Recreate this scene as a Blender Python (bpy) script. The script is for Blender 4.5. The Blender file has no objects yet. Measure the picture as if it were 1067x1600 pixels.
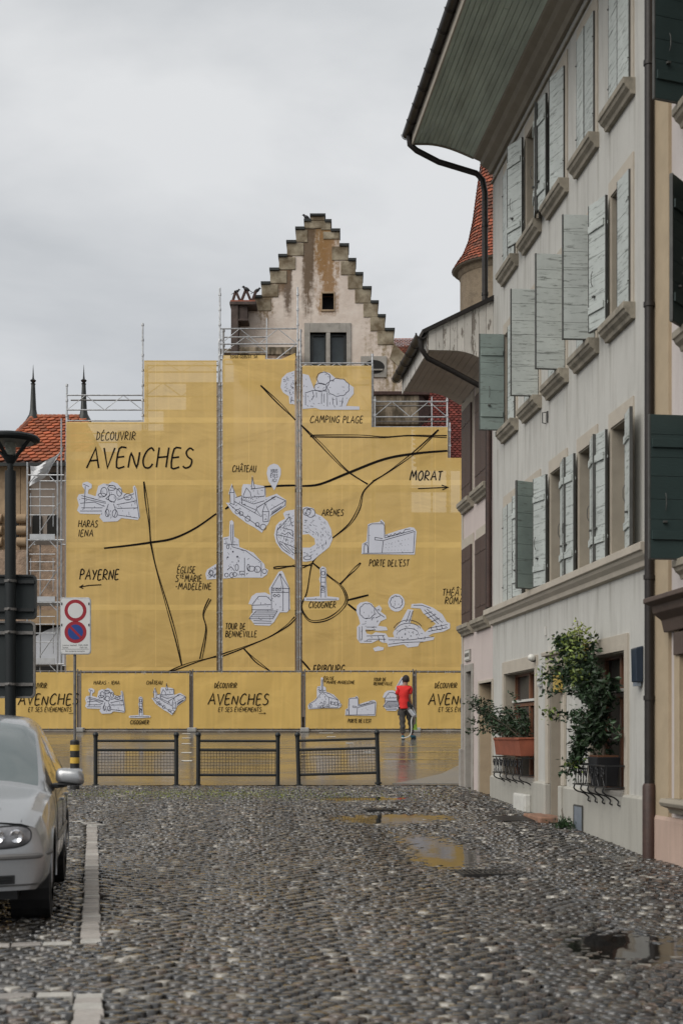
import bpy, bmesh, math, random
import numpy as np
from mathutils import Vector, Matrix, noise
R = math.radians
rnd = random.Random(7)
sc = bpy.context.scene
C = sc.collection

# ------------------------------------------------------------------ camera
cd = bpy.data.cameras.new('camera'); cam = bpy.data.objects.new('camera', cd); C.objects.link(cam)
cam.location = (0, 0, 1.5); cam.rotation_euler = (R(90), 0, 0)
cd.sensor_fit = 'VERTICAL'; cd.sensor_height = 36; cd.lens = 50
cd.shift_y = 350/1600; cd.shift_x = 0
cd.clip_start = .1; cd.clip_end = 3000
cd.dof.use_dof = True; cd.dof.focus_distance = 38; cd.dof.aperture_fstop = 3.2
sc.camera = cam
sc.render.resolution_x = 682; sc.render.resolution_y = 1024
sc.view_settings.view_transform = 'Standard'; sc.view_settings.look = 'None'
sc.view_settings.exposure = 0.62; sc.view_settings.gamma = 1

# ------------------------------------------------------------------ sky
world = bpy.data.worlds.new('World'); sc.world = world; world.use_nodes = True
nt = world.node_tree; nt.nodes.clear()
def N(nt, t, **kw):
    n = nt.nodes.new(t)
    for k, v in kw.items():
        if k.startswith('i_'): n.inputs[int(k[2:])].default_value = v
        else: setattr(n, k, v)
    return n
out = N(nt, 'ShaderNodeOutputWorld')
sky = N(nt, 'ShaderNodeTexSky'); sky.sky_type = 'NISHITA'; sky.sun_disc = False
SUN_EL, SUN_ROT = R(42), R(222)
sky.sun_elevation = SUN_EL; sky.sun_rotation = SUN_ROT; sky.dust_density = 6
bg1 = N(nt, 'ShaderNodeBackground'); nt.links.new(sky.outputs[0], bg1.inputs[0]); bg1.inputs[1].default_value = .05
tc = N(nt, 'ShaderNodeTexCoord')
mp = N(nt, 'ShaderNodeMapping'); mp.inputs[3].default_value = (1.3, 1.3, 3.0); mp.inputs[1].default_value = (3.3, 1.9, .4)
nt.links.new(tc.outputs['Generated'], mp.inputs[0])
n1 = N(nt, 'ShaderNodeTexNoise'); n1.inputs['Scale'].default_value = 2.4; n1.inputs['Detail'].default_value = 8; n1.inputs['Roughness'].default_value = .52; n1.inputs['Distortion'].default_value = .35
nt.links.new(mp.outputs[0], n1.inputs[0])
r1 = N(nt, 'ShaderNodeValToRGB'); r1.color_ramp.elements[0].position = .36; r1.color_ramp.elements[0].color = (.49, .515, .545, 1)
r1.color_ramp.elements[1].position = .66; r1.color_ramp.elements[1].color = (.72, .735, .755, 1)
nt.links.new(n1.outputs[0], r1.inputs[0])
sx = N(nt, 'ShaderNodeSeparateXYZ'); nt.links.new(tc.outputs['Generated'], sx.inputs[0])
r2 = N(nt, 'ShaderNodeValToRGB')
r2.color_ramp.elements[0].position = .0; r2.color_ramp.elements[0].color = (.80, .81, .83, 1)
r2.color_ramp.elements[1].position = .55; r2.color_ramp.elements[1].color = (1.0, .99, .97, 1)
nt.links.new(sx.outputs[2], r2.inputs[0])
mx = N(nt, 'ShaderNodeMixRGB'); mx.blend_type = 'MULTIPLY'; mx.inputs[0].default_value = 1
nt.links.new(r1.outputs[0], mx.inputs[1]); nt.links.new(r2.outputs[0], mx.inputs[2])
bg2 = N(nt, 'ShaderNodeBackground'); nt.links.new(mx.outputs[0], bg2.inputs[0]); bg2.inputs[1].default_value = .745
ms = N(nt, 'ShaderNodeMixShader'); ms.inputs[0].default_value = .94
nt.links.new(bg1.outputs[0], ms.inputs[1]); nt.links.new(bg2.outputs[0], ms.inputs[2]); nt.links.new(ms.outputs[0], out.inputs[0])

ld = bpy.data.lights.new('sun', 'SUN'); ld.energy = 1.5; ld.angle = R(55); ld.color = (1, .97, .92)
sun = bpy.data.objects.new('sun', ld); C.objects.link(sun)
sun.rotation_euler = Vector((.55, .50, -.67)).to_track_quat('-Z', 'Y').to_euler()   # high light from behind the camera's left, soft through the cloud

# ------------------------------------------------------------------ helpers
def tag(o, label=None, cat=None, group=None, kind=None):
    if label: o['label'] = label
    if cat: o['category'] = cat
    if group: o['group'] = group
    if kind: o['kind'] = kind
    return o
def thing(name, label, cat, loc=(0, 0, 0), rz=0, group=None):
    o = bpy.data.objects.new(name, None); C.objects.link(o); o.empty_display_size = .3
    o.location = loc; o.rotation_euler = (0, 0, rz)
    return tag(o, label, cat, group)
def W(px, py, Y): return ((px-533)*Y/2222, Y, 1.5+(1150-py)*Y/2222)
def WX(px, Y): return (px-533)*Y/2222
def WZ(py, Y): return 1.5+(1150-py)*Y/2222
def merge(a, b):
    """b joined into a's mesh as a second material (hinges and handles of a leaf)"""
    bm = bmesh.new(); bm.from_mesh(a.data); n = len(bm.faces); bm.from_mesh(b.data); bm.faces.ensure_lookup_table()
    for f in bm.faces[n:]: f.material_index = 1
    a.data.materials.append(b.data.materials[0]); bm.to_mesh(a.data); bm.free(); bpy.data.objects.remove(b); return a
def copy_tree(o, parent=None):
    c = o.copy(); C.objects.link(c); c.parent = parent
    for ch in list(o.children): copy_tree(ch, c)
    return c

class MB:
    def __init__(s): s.v = []; s.f = []; s.col = None
    def add(s, vs, fs):
        b = len(s.v); s.v += [tuple(p) for p in vs]; s.f += [tuple(b+i for i in f) for f in fs]; return s
    def box(s, x0, x1, y0, y1, z0, z1):
        if x0 > x1: x0, x1 = x1, x0
        if y0 > y1: y0, y1 = y1, y0
        if z0 > z1: z0, z1 = z1, z0
        return s.add([(x0,y0,z0),(x1,y0,z0),(x1,y1,z0),(x0,y1,z0),(x0,y0,z1),(x1,y0,z1),(x1,y1,z1),(x0,y1,z1)],
              [(0,3,2,1),(4,5,6,7),(0,1,5,4),(1,2,6,5),(2,3,7,6),(3,0,4,7)])
    def quad(s, a, b, c, d): return s.add([a,b,c,d], [(0,1,2,3)])
    def prism(s, pts, vec):
        n = len(pts); v = Vector(vec)
        vs = [Vector(p) for p in pts]; vs2 = [p+v for p in vs]
        return s.add(vs+vs2, [tuple(range(n)), tuple(range(2*n-1, n-1, -1))]+[(i, i+n, (i+1) % n+n, (i+1) % n) for i in range(n)])
    def path(s, pts, r, n=8, cap=True):
        P = [Vector(p) for p in pts]; m = len(P)
        rr = r if isinstance(r, (list, tuple)) else [r]*m
        vs = []; up = None
        for i in range(m):
            t = (P[min(i+1, m-1)]-P[max(i-1, 0)]).normalized()
            if up is None:
                up = t.orthogonal().normalized()
            else:
                up = (up-t*up.dot(t))
                up = up.normalized() if up.length > 1e-5 else t.orthogonal().normalized()
            w = t.cross(up)
            for k in range(n):
                a = 2*math.pi*(k+.5)/n
                vs.append(P[i]+(up*math.cos(a)+w*math.sin(a))*rr[i])
        fs = [(i*n+k, i*n+(k+1) % n, (i+1)*n+(k+1) % n, (i+1)*n+k) for i in range(m-1) for k in range(n)]
        if cap: fs += [tuple(range(n-1, -1, -1)), tuple(range((m-1)*n, m*n))]
        return s.add(vs, fs)
    def tube(s, p, q, r, n=8): return s.path([p, q], r, n)
    def bar(s, p, q, w, h, up=(0, 0, 1)):
        p = Vector(p); q = Vector(q); t = (q-p).normalized(); u = Vector(up); x = t.cross(u).normalized(); u = x.cross(t)
        vs = [a+x*sx*w/2+u*sz*h/2 for a in (p, q) for sx, sz in ((-1,-1),(1,-1),(1,1),(-1,1))]
        return s.add(vs, [(3,2,1,0),(4,5,6,7),(0,1,5,4),(1,2,6,5),(2,3,7,6),(3,0,4,7)])
    def lathe(s, prof, c=(0,0,0), n=24, cap=True):
        vs = []; m = len(prof)
        for r, z in prof:
            for k in range(n):
                a = 2*math.pi*k/n; vs.append((c[0]+r*math.cos(a), c[1]+r*math.sin(a), c[2]+z))
        fs = [(i*n+k, i*n+(k+1) % n, (i+1)*n+(k+1) % n, (i+1)*n+k) for i in range(m-1) for k in range(n)]
        if cap: fs += [tuple(range(n-1, -1, -1)), tuple(range((m-1)*n, m*n))]
        return s.add(vs, fs)
    def ball(s, c, r, sq=(1,1,1), n=14, m=8):
        prof = [(max(1e-4, r*math.sin(math.pi*i/m)), -r*math.cos(math.pi*i/m)) for i in range(m+1)]
        b = len(s.v); s.lathe(prof, (0,0,0), n)
        for i in range(b, len(s.v)):
            x, y, z = s.v[i]; s.v[i] = (c[0]+x*sq[0], c[1]+y*sq[1], c[2]+z*sq[2])
        return s
    def grid(s, fn, nu, nv):
        vs = [fn(i/nu, j/nv) for j in range(nv+1) for i in range(nu+1)]
        return s.add(vs, [(j*(nu+1)+i, j*(nu+1)+i+1, (j+1)*(nu+1)+i+1, (j+1)*(nu+1)+i) for j in range(nv) for i in range(nu)])
    def ribbon(s, pts, w, tf):
        """flat stroke through 2-D points; tf maps (x, z) to 3-D"""
        P = [Vector((p[0], p[1])) for p in pts]; m = len(P)
        if m < 2: return s
        L = []; 
        for i in range(m):
            a = P[i]-P[i-1] if i > 0 else P[1]-P[0]
            b = P[i+1]-P[i] if i < m-1 else a
            a = a.normalized() if a.length > 1e-9 else Vector((1, 0)); b = b.normalized() if b.length > 1e-9 else a
            t = a+b
            t = t.normalized() if t.length > .2 else a
            nn = Vector((-t.y, t.x)); k = 1/max(.45, abs(t.dot(a)))
            ww = w[i] if isinstance(w, (list, tuple)) else w
            L.append((P[i]+nn*ww*k/2, P[i]-nn*ww*k/2))
        vs = [];
        for a, b in L: vs += [tf(a.x, a.y), tf(b.x, b.y)]
        return s.add(vs, [(2*i, 2*i+1, 2*i+3, 2*i+2) for i in range(m-1)])
    def xf(s, M, b=0):
        for i in range(b, len(s.v)): s.v[i] = tuple(M @ Vector(s.v[i]))
        return s
    def build(s, name, m, parent=None, smooth=False, bevel=0, loc=None, rot=None, label=None, recalc=True):
        me = bpy.data.meshes.new(name); me.from_pydata(s.v, [], s.f)
        if recalc:
            bm = bmesh.new(); bm.from_mesh(me); bmesh.ops.recalc_face_normals(bm, faces=bm.faces); bm.to_mesh(me); bm.free()
        if s.col is not None:
            at = me.attributes.new('col', 'FLOAT_COLOR', 'POINT')
            at.data.foreach_set('color', np.array(s.col, dtype=np.float32).ravel())
        if m: me.materials.append(m)
        if smooth:
            me.shade_smooth()
            if smooth != 'full': me.set_sharp_from_angle(angle=R(smooth if smooth is not True else 40))
        o = bpy.data.objects.new(name, me); C.objects.link(o)
        if parent: o.parent = parent
        if loc: o.location = loc
        if rot: o.rotation_euler = rot
        if bevel:
            bv = o.modifiers.new('bevel', 'BEVEL'); bv.width = bevel; bv.segments = 2; bv.limit_method = 'ANGLE'
        if label: o['label'] = label
        return o

def smooth2(p, n=4):
    out = []
    for i in range(len(p)-1):
        p0, p1, p2, p3 = p[max(i-1, 0)], p[i], p[i+1], p[min(i+2, len(p)-1)]
        for k in range(n):
            t = k/n; out.append(tuple(.5*((2*b)+(-a+c)*t+(2*a-5*b+4*c-d)*t*t+(-a+3*b-3*c+d)*t**3) for a, b, c, d in zip(p0, p1, p2, p3)))
    out.append(p[-1]); return out

# ------------------------------------------------------------------ materials
def ramp(nt, inp, stops):
    r = nt.nodes.new('ShaderNodeValToRGB'); e = r.color_ramp.elements
    while len(e) < len(stops): e.new(.5)
    for i, (p, c) in enumerate(stops):
        e[i].position = p; e[i].color = (*c, 1) if len(c) == 3 else c
    nt.links.new(inp, r.inputs[0]); return r
def noise_n(nt, co, scale, detail=4, rough=.55, sc3=None, dist=0):
    if sc3:
        m = nt.nodes.new('ShaderNodeMapping'); m.inputs[3].default_value = sc3; nt.links.new(co, m.inputs[0]); co = m.outputs[0]
    n = nt.nodes.new('ShaderNodeTexNoise'); n.inputs['Scale'].default_value = scale; n.inputs['Detail'].default_value = detail
    n.inputs['Roughness'].default_value = rough; n.inputs['Distortion'].default_value = dist
    nt.links.new(co, n.inputs[0]); return n
def mixc(nt, f, a, b, mode='MIX'):
    m = nt.nodes.new('ShaderNodeMixRGB'); m.blend_type = mode
    for i, v in ((0, f), (1, a), (2, b)):
        if isinstance(v, (int, float)): m.inputs[i].default_value = v
        elif isinstance(v, (tuple, list)): m.inputs[i].default_value = (*v, 1) if len(v) == 3 else v
        else: nt.links.new(v, m.inputs[i])
    return m.outputs[0]
def math_n(nt, op, a, b=None, c=None, clamp=False):
    m = nt.nodes.new('ShaderNodeMath'); m.operation = op; m.use_clamp = clamp
    for i, v in ((0, a), (1, b), (2, c)):
        if v is None: continue
        if isinstance(v, (int, float)): m.inputs[i].default_value = v
        else: nt.links.new(v, m.inputs[i])
    return m.outputs[0]
def mat(name, col, rough=.7, var=.12, scale=3, bump=0, bscale=None, metal=0, spec=None, dark=None, dscale=1.2, dpos=(.55, .75), stretch=None, coat=0, attr=False, bdist=.02):
    m = bpy.data.materials.new(name); m.use_nodes = True; nt = m.node_tree
    b = nt.nodes['Principled BSDF']; tcn = nt.nodes.new('ShaderNodeTexCoord'); co = tcn.outputs['Object']
    lo = tuple(c*(1-var) for c in col); hi = tuple(min(1, c*(1+var)) for c in col)
    n = noise_n(nt, co, scale, 6, .6, stretch)
    c = ramp(nt, n.outputs[0], [(.3, lo), (.7, hi)]).outputs[0]
    if attr:
        a = nt.nodes.new('ShaderNodeAttribute'); a.attribute_name = 'col'
        c = mixc(nt, 1.0, c, a.outputs[0], 'MULTIPLY')
    if dark:
        n2 = noise_n(nt, co, dscale, 8, .65, stretch)
        f = ramp(nt, n2.outputs[0], [(dpos[0], (0,0,0)), (dpos[1], (1,1,1))]).outputs[0]
        c = mixc(nt, f, c, dark)
    nt.links.new(c, b.inputs['Base Color'])
    b.inputs['Roughness'].default_value = rough; b.inputs['Metallic'].default_value = metal
    if spec is not None: b.inputs['Specular IOR Level'].default_value = spec
    if coat: b.inputs['Coat Weight'].default_value = coat; b.inputs['Coat Roughness'].default_value = .06
    if bump:
        n3 = noise_n(nt, co, bscale or scale*6, 6, .6)
        bp = nt.nodes.new('ShaderNodeBump'); bp.inputs['Strength'].default_value = bump; bp.inputs['Distance'].default_value = bdist
        nt.links.new(n3.outputs[0], bp.inputs['Height']); nt.links.new(bp.outputs[0], b.inputs['Normal'])
    return m
def wall_mat(name, col, stain, plinth=None, amt=.75, drips=False):
    """render / plaster: fine grain, faint vertical run marks and blotches"""
    m = bpy.data.materials.new(name); m.use_nodes = True; nt = m.node_tree
    b = nt.nodes['Principled BSDF']; tcn = nt.nodes.new('ShaderNodeTexCoord'); co = tcn.outputs['Object']
    n = noise_n(nt, co, .9, 7, .62); n2 = noise_n(nt, co, 2.2, 5, .6, (3, 3, .35)); n3 = noise_n(nt, co, 22, 4, .7)
    c = ramp(nt, n.outputs[0], [(.3, tuple(x*.9 for x in col)), (.7, tuple(min(1, x*1.06) for x in col))]).outputs[0]
    n5 = noise_n(nt, co, 2.6, 7, .7, (1.3, 1.3, .2), .6); mk = mixc(nt, .5, n2.outputs[0], n5.outputs[0])
    f = ramp(nt, mk, [(.48, (0,0,0)), (.68, (amt,)*3)]).outputs[0]
    c = mixc(nt, f, c, stain)
    if drips:   # run marks below the ends of the sills
        s = nt.nodes.new('ShaderNodeSeparateXYZ'); nt.links.new(co, s.inputs[0])
        fr = math_n(nt, 'FRACT', math_n(nt, 'DIVIDE', math_n(nt, 'SUBTRACT', math_n(nt, 'ADD', s.outputs[0], math_n(nt, 'MULTIPLY', math_n(nt, 'SUBTRACT', n.outputs[0], .5), .10)), .46), 1.545))
        e1 = math_n(nt, 'SUBTRACT', 1.0, math_n(nt, 'DIVIDE', math_n(nt, 'ABSOLUTE', math_n(nt, 'SUBTRACT', fr, .035)), .045), clamp=True)
        e2 = math_n(nt, 'SUBTRACT', 1.0, math_n(nt, 'DIVIDE', math_n(nt, 'ABSOLUTE', math_n(nt, 'SUBTRACT', fr, .69)), .05), clamp=True)
        zs_ = None
        for zt_, ln in ((9.06, 1.0), (6.42, .95), (3.43, .5)):
            d_ = math_n(nt, 'DIVIDE', math_n(nt, 'SUBTRACT', zt_, s.outputs[2]), ln)
            w_ = math_n(nt, 'MULTIPLY', math_n(nt, 'GREATER_THAN', d_, 0.0), math_n(nt, 'SUBTRACT', 1.0, d_, clamp=True)); zs_ = w_ if zs_ is None else math_n(nt, 'MAXIMUM', zs_, w_)
        # rising damp and splash near the street
        f2 = math_n(nt, 'MULTIPLY', math_n(nt, 'MAXIMUM', e1, e2), math_n(nt, 'MULTIPLY', zs_, math_n(nt, 'MULTIPLY', n5.outputs[0], 1.5)), clamp=True)
        c = mixc(nt, f2, c, (.24, .225, .19))
    c = mixc(nt, .25, c, mixc(nt, n3.outputs[0], tuple(x*.72 for x in col), tuple(min(1, x*1.2) for x in col)))
    nt.links.new(c, b.inputs['Base Color']); b.inputs['Roughness'].default_value = .88
    n4 = noise_n(nt, co, 55, 5, .7)
    bp = nt.nodes.new('ShaderNodeBump'); bp.inputs['Strength'].default_value = .45; bp.inputs['Distance'].default_value = .012
    nt.links.new(n4.outputs[0], bp.inputs['Height']); nt.links.new(bp.outputs[0], b.inputs['Normal'])
    return m
def paint_mat(name, col, under, amt=.62, st=(1, 1, 9)):
    """old brush paint on boards, chipped along the grain"""
    m = bpy.data.materials.new(name); m.use_nodes = True; nt = m.node_tree
    b = nt.nodes['Principled BSDF']; tcn = nt.nodes.new('ShaderNodeTexCoord'); co = tcn.outputs['Object']
    oi = nt.nodes.new('ShaderNodeObjectInfo')
    add = nt.nodes.new('ShaderNodeVectorMath'); add.operation = 'ADD'
    cv = nt.nodes.new('ShaderNodeCombineXYZ'); r7 = math_n(nt, 'MULTIPLY', oi.outputs['Random'], 37.0)
    nt.links.new(r7, cv.inputs[0]); nt.links.new(r7, cv.inputs[2]); nt.links.new(co, add.inputs[0]); nt.links.new(cv.outputs[0], add.inputs[1]); co = add.outputs[0]
    n = noise_n(nt, co, 3, 5, .6); n2 = noise_n(nt, co, 3.2, 7, .7, st); n3 = noise_n(nt, co, 30, 3, .6, (.4, .4, 3))
    c = ramp(nt, n.outputs[0], [(.3, tuple(x*.84 for x in col)), (.7, tuple(min(1, x*1.08) for x in col))]).outputs[0]
    c = mixc(nt, math_n(nt, 'MULTIPLY', oi.outputs['Random'], .28), c, tuple(x*.62 for x in col))
    f = ramp(nt, n2.outputs[0], [(amt, (0,0,0)), (amt+.05, (1,1,1))]).outputs[0]
    c = mixc(nt, math_n(nt, 'MULTIPLY', f, .75), c, under)
    nt.links.new(c, b.inputs['Base Color']); b.inputs['Roughness'].default_value = .6
    bp = nt.nodes.new('ShaderNodeBump'); bp.inputs['Strength'].default_value = .35; bp.inputs['Distance'].default_value = .006
    nt.links.new(n3.outputs[0], bp.inputs['Height']); nt.links.new(bp.outputs[0], b.inputs['Normal'])
    return m

M = {}
M['grey_wall'] = wall_mat('grey_render', (.485, .475, .44), (.31, .295, .265), amt=.9, drips=True)
M['pink_wall'] = wall_mat('pink_render', (.53, .455, .425), (.40, .34, .31))
M['right_wall'] = wall_mat('pale_pink_render', (.55, .50, .475), (.42, .36, .33))
M['base_grey'] = wall_mat('plinth_render', (.40, .385, .34), (.26, .245, .21), amt=.8)
M['base_pink'] = wall_mat('pink_plinth_render', (.50, .36, .29), (.33, .25, .20), amt=.8)
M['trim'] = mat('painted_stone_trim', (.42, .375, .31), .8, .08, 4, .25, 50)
M['trim_dark'] = mat('brown_taupe_trim', (.30, .265, .21), .8, .1, 4, .25, 50)  # darker brown-taupe variant of the trim
M['tan'] = mat('ochre_pilaster_paint', (.40, .315, .21), .8, .08, 4, .25, 50)
M['sill'] = mat('weathered_sill_stone', (.27, .24, .19), .85, .25, 5, .4, 40, dark=(.11, .10, .08), dscale=4)
M['stone'] = mat('grey_dressed_stone', (.30, .28, .25), .85, .2, 3, .4, 30, dark=(.15, .14, .12), dscale=2.5)
M['shutter'] = paint_mat('pale_green_grey_paint', (.46, .49, .465), (.12, .13, .115), .55)
M['shutter_old'] = paint_mat('faded_teal_paint', (.25, .305, .28), (.10, .105, .095), .57)
M['shutter_dark'] = paint_mat('dark_green_paint', (.022, .042, .040), (.035, .05, .048), .7)
M['shutter_brown'] = paint_mat('dark_brown_paint', (.060, .034, .028), (.045, .03, .026), .7)
M['wood'] = mat('red_brown_window_wood', (.17, .07, .035), .5, .25, 3, .2, 30, stretch=(6, 6, .8))
M['glass'] = mat('dark_window_glass', (.018, .02, .022), .05, .1, 1, spec=.8)
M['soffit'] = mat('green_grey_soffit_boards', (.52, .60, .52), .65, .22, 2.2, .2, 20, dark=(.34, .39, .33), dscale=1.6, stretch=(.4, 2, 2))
M['soffit2'] = mat('taupe_soffit_boards', (.46, .39, .33), .7, .12, 2.2, .2, 20)
M['peel'] = paint_mat('peeling_white_boards', (.60, .57, .52), (.09, .065, .045), .55, (3, 3, .7))
M['gutter'] = mat('dark_brown_sheet_metal', (.020, .016, .014), .5, .3, 6, .15, 25, metal=.2)
M['pipe_base'] = mat('rusted_pipe_base', (.045, .022, .016), .55, .3, 8, .2, 40)
M['iron'] = mat('black_wrought_iron', (.018, .018, .019), .45, .2, 6, metal=.3)
M['hinge'] = mat('dull_iron_fittings', (.06, .06, .055), .6, .3, 9)
M['terracotta'] = mat('terracotta', (.27, .078, .04), .75, .18, 6, .2, 30)
M['black_pot'] = mat('black_plastic_pot', (.012, .012, .014), .5, .1, 4)
M['soil'] = mat('potting_soil', (.13, .055, .025), .9, .3, 14, .5, 60)
M['leaf'] = mat('dark_green_leaves', (.020, .042, .016), .5, .5, 7, attr=True)
M['leaf_y'] = mat('yellow_green_leaves', (.20, .22, .045), .5, .5, 5, attr=True)
M['bark'] = mat('thin_bark', (.12, .095, .07), .85, .3, 12, .4, 50)
M['galv'] = mat('galvanised_steel_tube', (.40, .405, .41), .42, .3, 9, .1, 40, metal=.55)
M['galv_dark'] = mat('weathered_steel_tube', (.17, .16, .15), .5, .35, 9, metal=.4)
M['deck'] = mat('aluminium_toe_board', (.42, .43, .44), .5, .12, 6, metal=.3)
M['ink'] = mat('black_printed_ink', (.012, .010, .008), .9, .15, 3, spec=.1)
M['ink_soft'] = mat('grey_printed_line', (.045, .045, .065), .9, .2, 3, spec=.1)
M['ink_blue'] = mat('blue_grey_printed_line', (.20, .24, .33), .75, .2, 3)
M['paper'] = mat('pale_printed_field', (.56, .57, .63), .75, .05, 1.2)
M['black'] = mat('black_lacquer', (.010, .012, .012), .5, .2, 5)
M['anthracite'] = mat('anthracite_lamp_paint', (.010, .013, .014), .6, .15, 5, spec=.35)
M['sign_back'] = mat('dark_sign_back', (.008, .014, .015), .6, .2, 3)
M['sign_white'] = mat('white_sign_foil', (.62, .62, .61), .35, .04, 4)
M['sign_red'] = mat('red_sign_foil', (.30, .010, .022), .35, .06, 4)
M['sign_blue'] = mat('blue_sign_foil', (.010, .045, .22), .35, .06, 4)
M['sign_text'] = mat('black_sign_text', (.02, .02, .02), .5, .05, 4)
M['yellow_band'] = mat('yellow_bollard_band', (.60, .38, .055), .5, .15, 9, dark=(.10, .08, .04), dscale=6, dpos=(.6, .66))
M['black_band'] = mat('black_bollard_band', (.02, .019, .018), .5, .2, 9, dark=(.30, .28, .24), dscale=9, dpos=(.66, .70))
M['lamp_glass'] = mat('ribbed_lamp_glass', (.30, .31, .27), .25, .1, 3)
M['lamp_dish'] = mat('lamp_reflector_dish', (.22, .23, .22), .5, .1, 3)
M['sheet'] = mat('grey_tarpaulin', (.16, .15, .14), .6, .35, 3, .8, 6, bdist=.08)
M['concrete'] = mat('concrete_foot', (.30, .29, .27), .9, .15, 8, .3, 50)
M['vent'] = mat('zinc_vent_plate', (.22, .25, .29), .5, .15, 6, metal=.3)
M['white_box'] = mat('white_painted_box', (.55, .54, .50), .7, .1, 7, dark=(.36, .33, .27), dscale=5)
M['box_blue'] = mat('dark_blue_cabinet', (.012, .022, .040), .4, .15, 4)
M['yellow_box'] = mat('yellow_lacquer_box', (.42, .30, .07), .5, .1, 4)
M['globe'] = mat('white_glass_globe', (.62, .61, .56), .3, .04, 3)
M['brick_step'] = mat('worn_red_stone_step', (.26, .14, .09), .8, .3, 8, .5, 30, dark=(.10, .08, .07), dscale=5)
M['brown_wood'] = mat('dark_brown_shopfront', (.085, .058, .045), .6, .15, 6, .2, 30)
M['sandstone'] = mat('yellow_sandstone', (.33, .235, .145), .85, .2, 2, .5, 20, dark=(.20, .13, .075), dscale=1.5)
M['rubble'] = mat('rubble_masonry', (.30, .215, .155), .9, .35, 3.5, .9, 9, dark=(.14, .11, .08), dscale=2, bdist=.06)
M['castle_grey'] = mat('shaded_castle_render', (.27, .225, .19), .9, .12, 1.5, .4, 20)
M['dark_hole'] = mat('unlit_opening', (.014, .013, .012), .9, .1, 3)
M['lead'] = mat('dark_lead', (.028, .03, .028), .4, .3, 5, metal=.4)
M['tile'] = mat('orange_clay_tile', (.95, .95, .95), .75, .2, 5, .3, 30, attr=True)
M['tile_old'] = mat('old_red_clay_tile', (.90, .90, .90), .8, .3, 5, .4, 30, attr=True)
M['white_line'] = mat('worn_white_road_paint', (.50, .49, .46), .45, .15, 6, dark=(.12, .115, .11), dscale=7, dpos=(.58, .68))
M['yellow_line'] = mat('worn_yellow_road_paint', (.50, .33, .08), .45, .2, 6, dark=(.12, .10, .07), dscale=7, dpos=(.52, .66))
M['skin'] = mat('tanned_skin', (.27, .125, .080), .55, .1, 8)
M['hair'] = mat('short_dark_hair', (.018, .013, .012), .8, .3, 30, .4, 90)
M['shirt'] = mat('red_cotton', (.62, .022, .018), .85, .12, 6, .25, 18)
M['trousers'] = mat('dark_grey_work_cloth', (.060, .055, .050), .9, .25, 7, .3, 20)
M['shoe'] = mat('teal_shoe_fabric', (.012, .10, .14), .6, .3, 12)
M['sole'] = mat('dark_shoe_sole', (.02, .02, .022), .7, .2, 12)
M['silver'] = mat('brushed_metal_canister', (.55, .56, .58), .3, .06, 5, metal=.6)
M['hose'] = mat('pale_plastic_hose', (.50, .50, .47), .45, .06, 5)
M['green_rubber'] = mat('lime_green_plastic', (.25, .42, .05), .5, .1, 6)
M['crow'] = mat('dark_feathers', (.015, .014, .016), .6, .3, 12)
M['rust'] = mat('rusted_brown_iron', (.055, .028, .022), .8, .35, 7, .4, 30)

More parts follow.
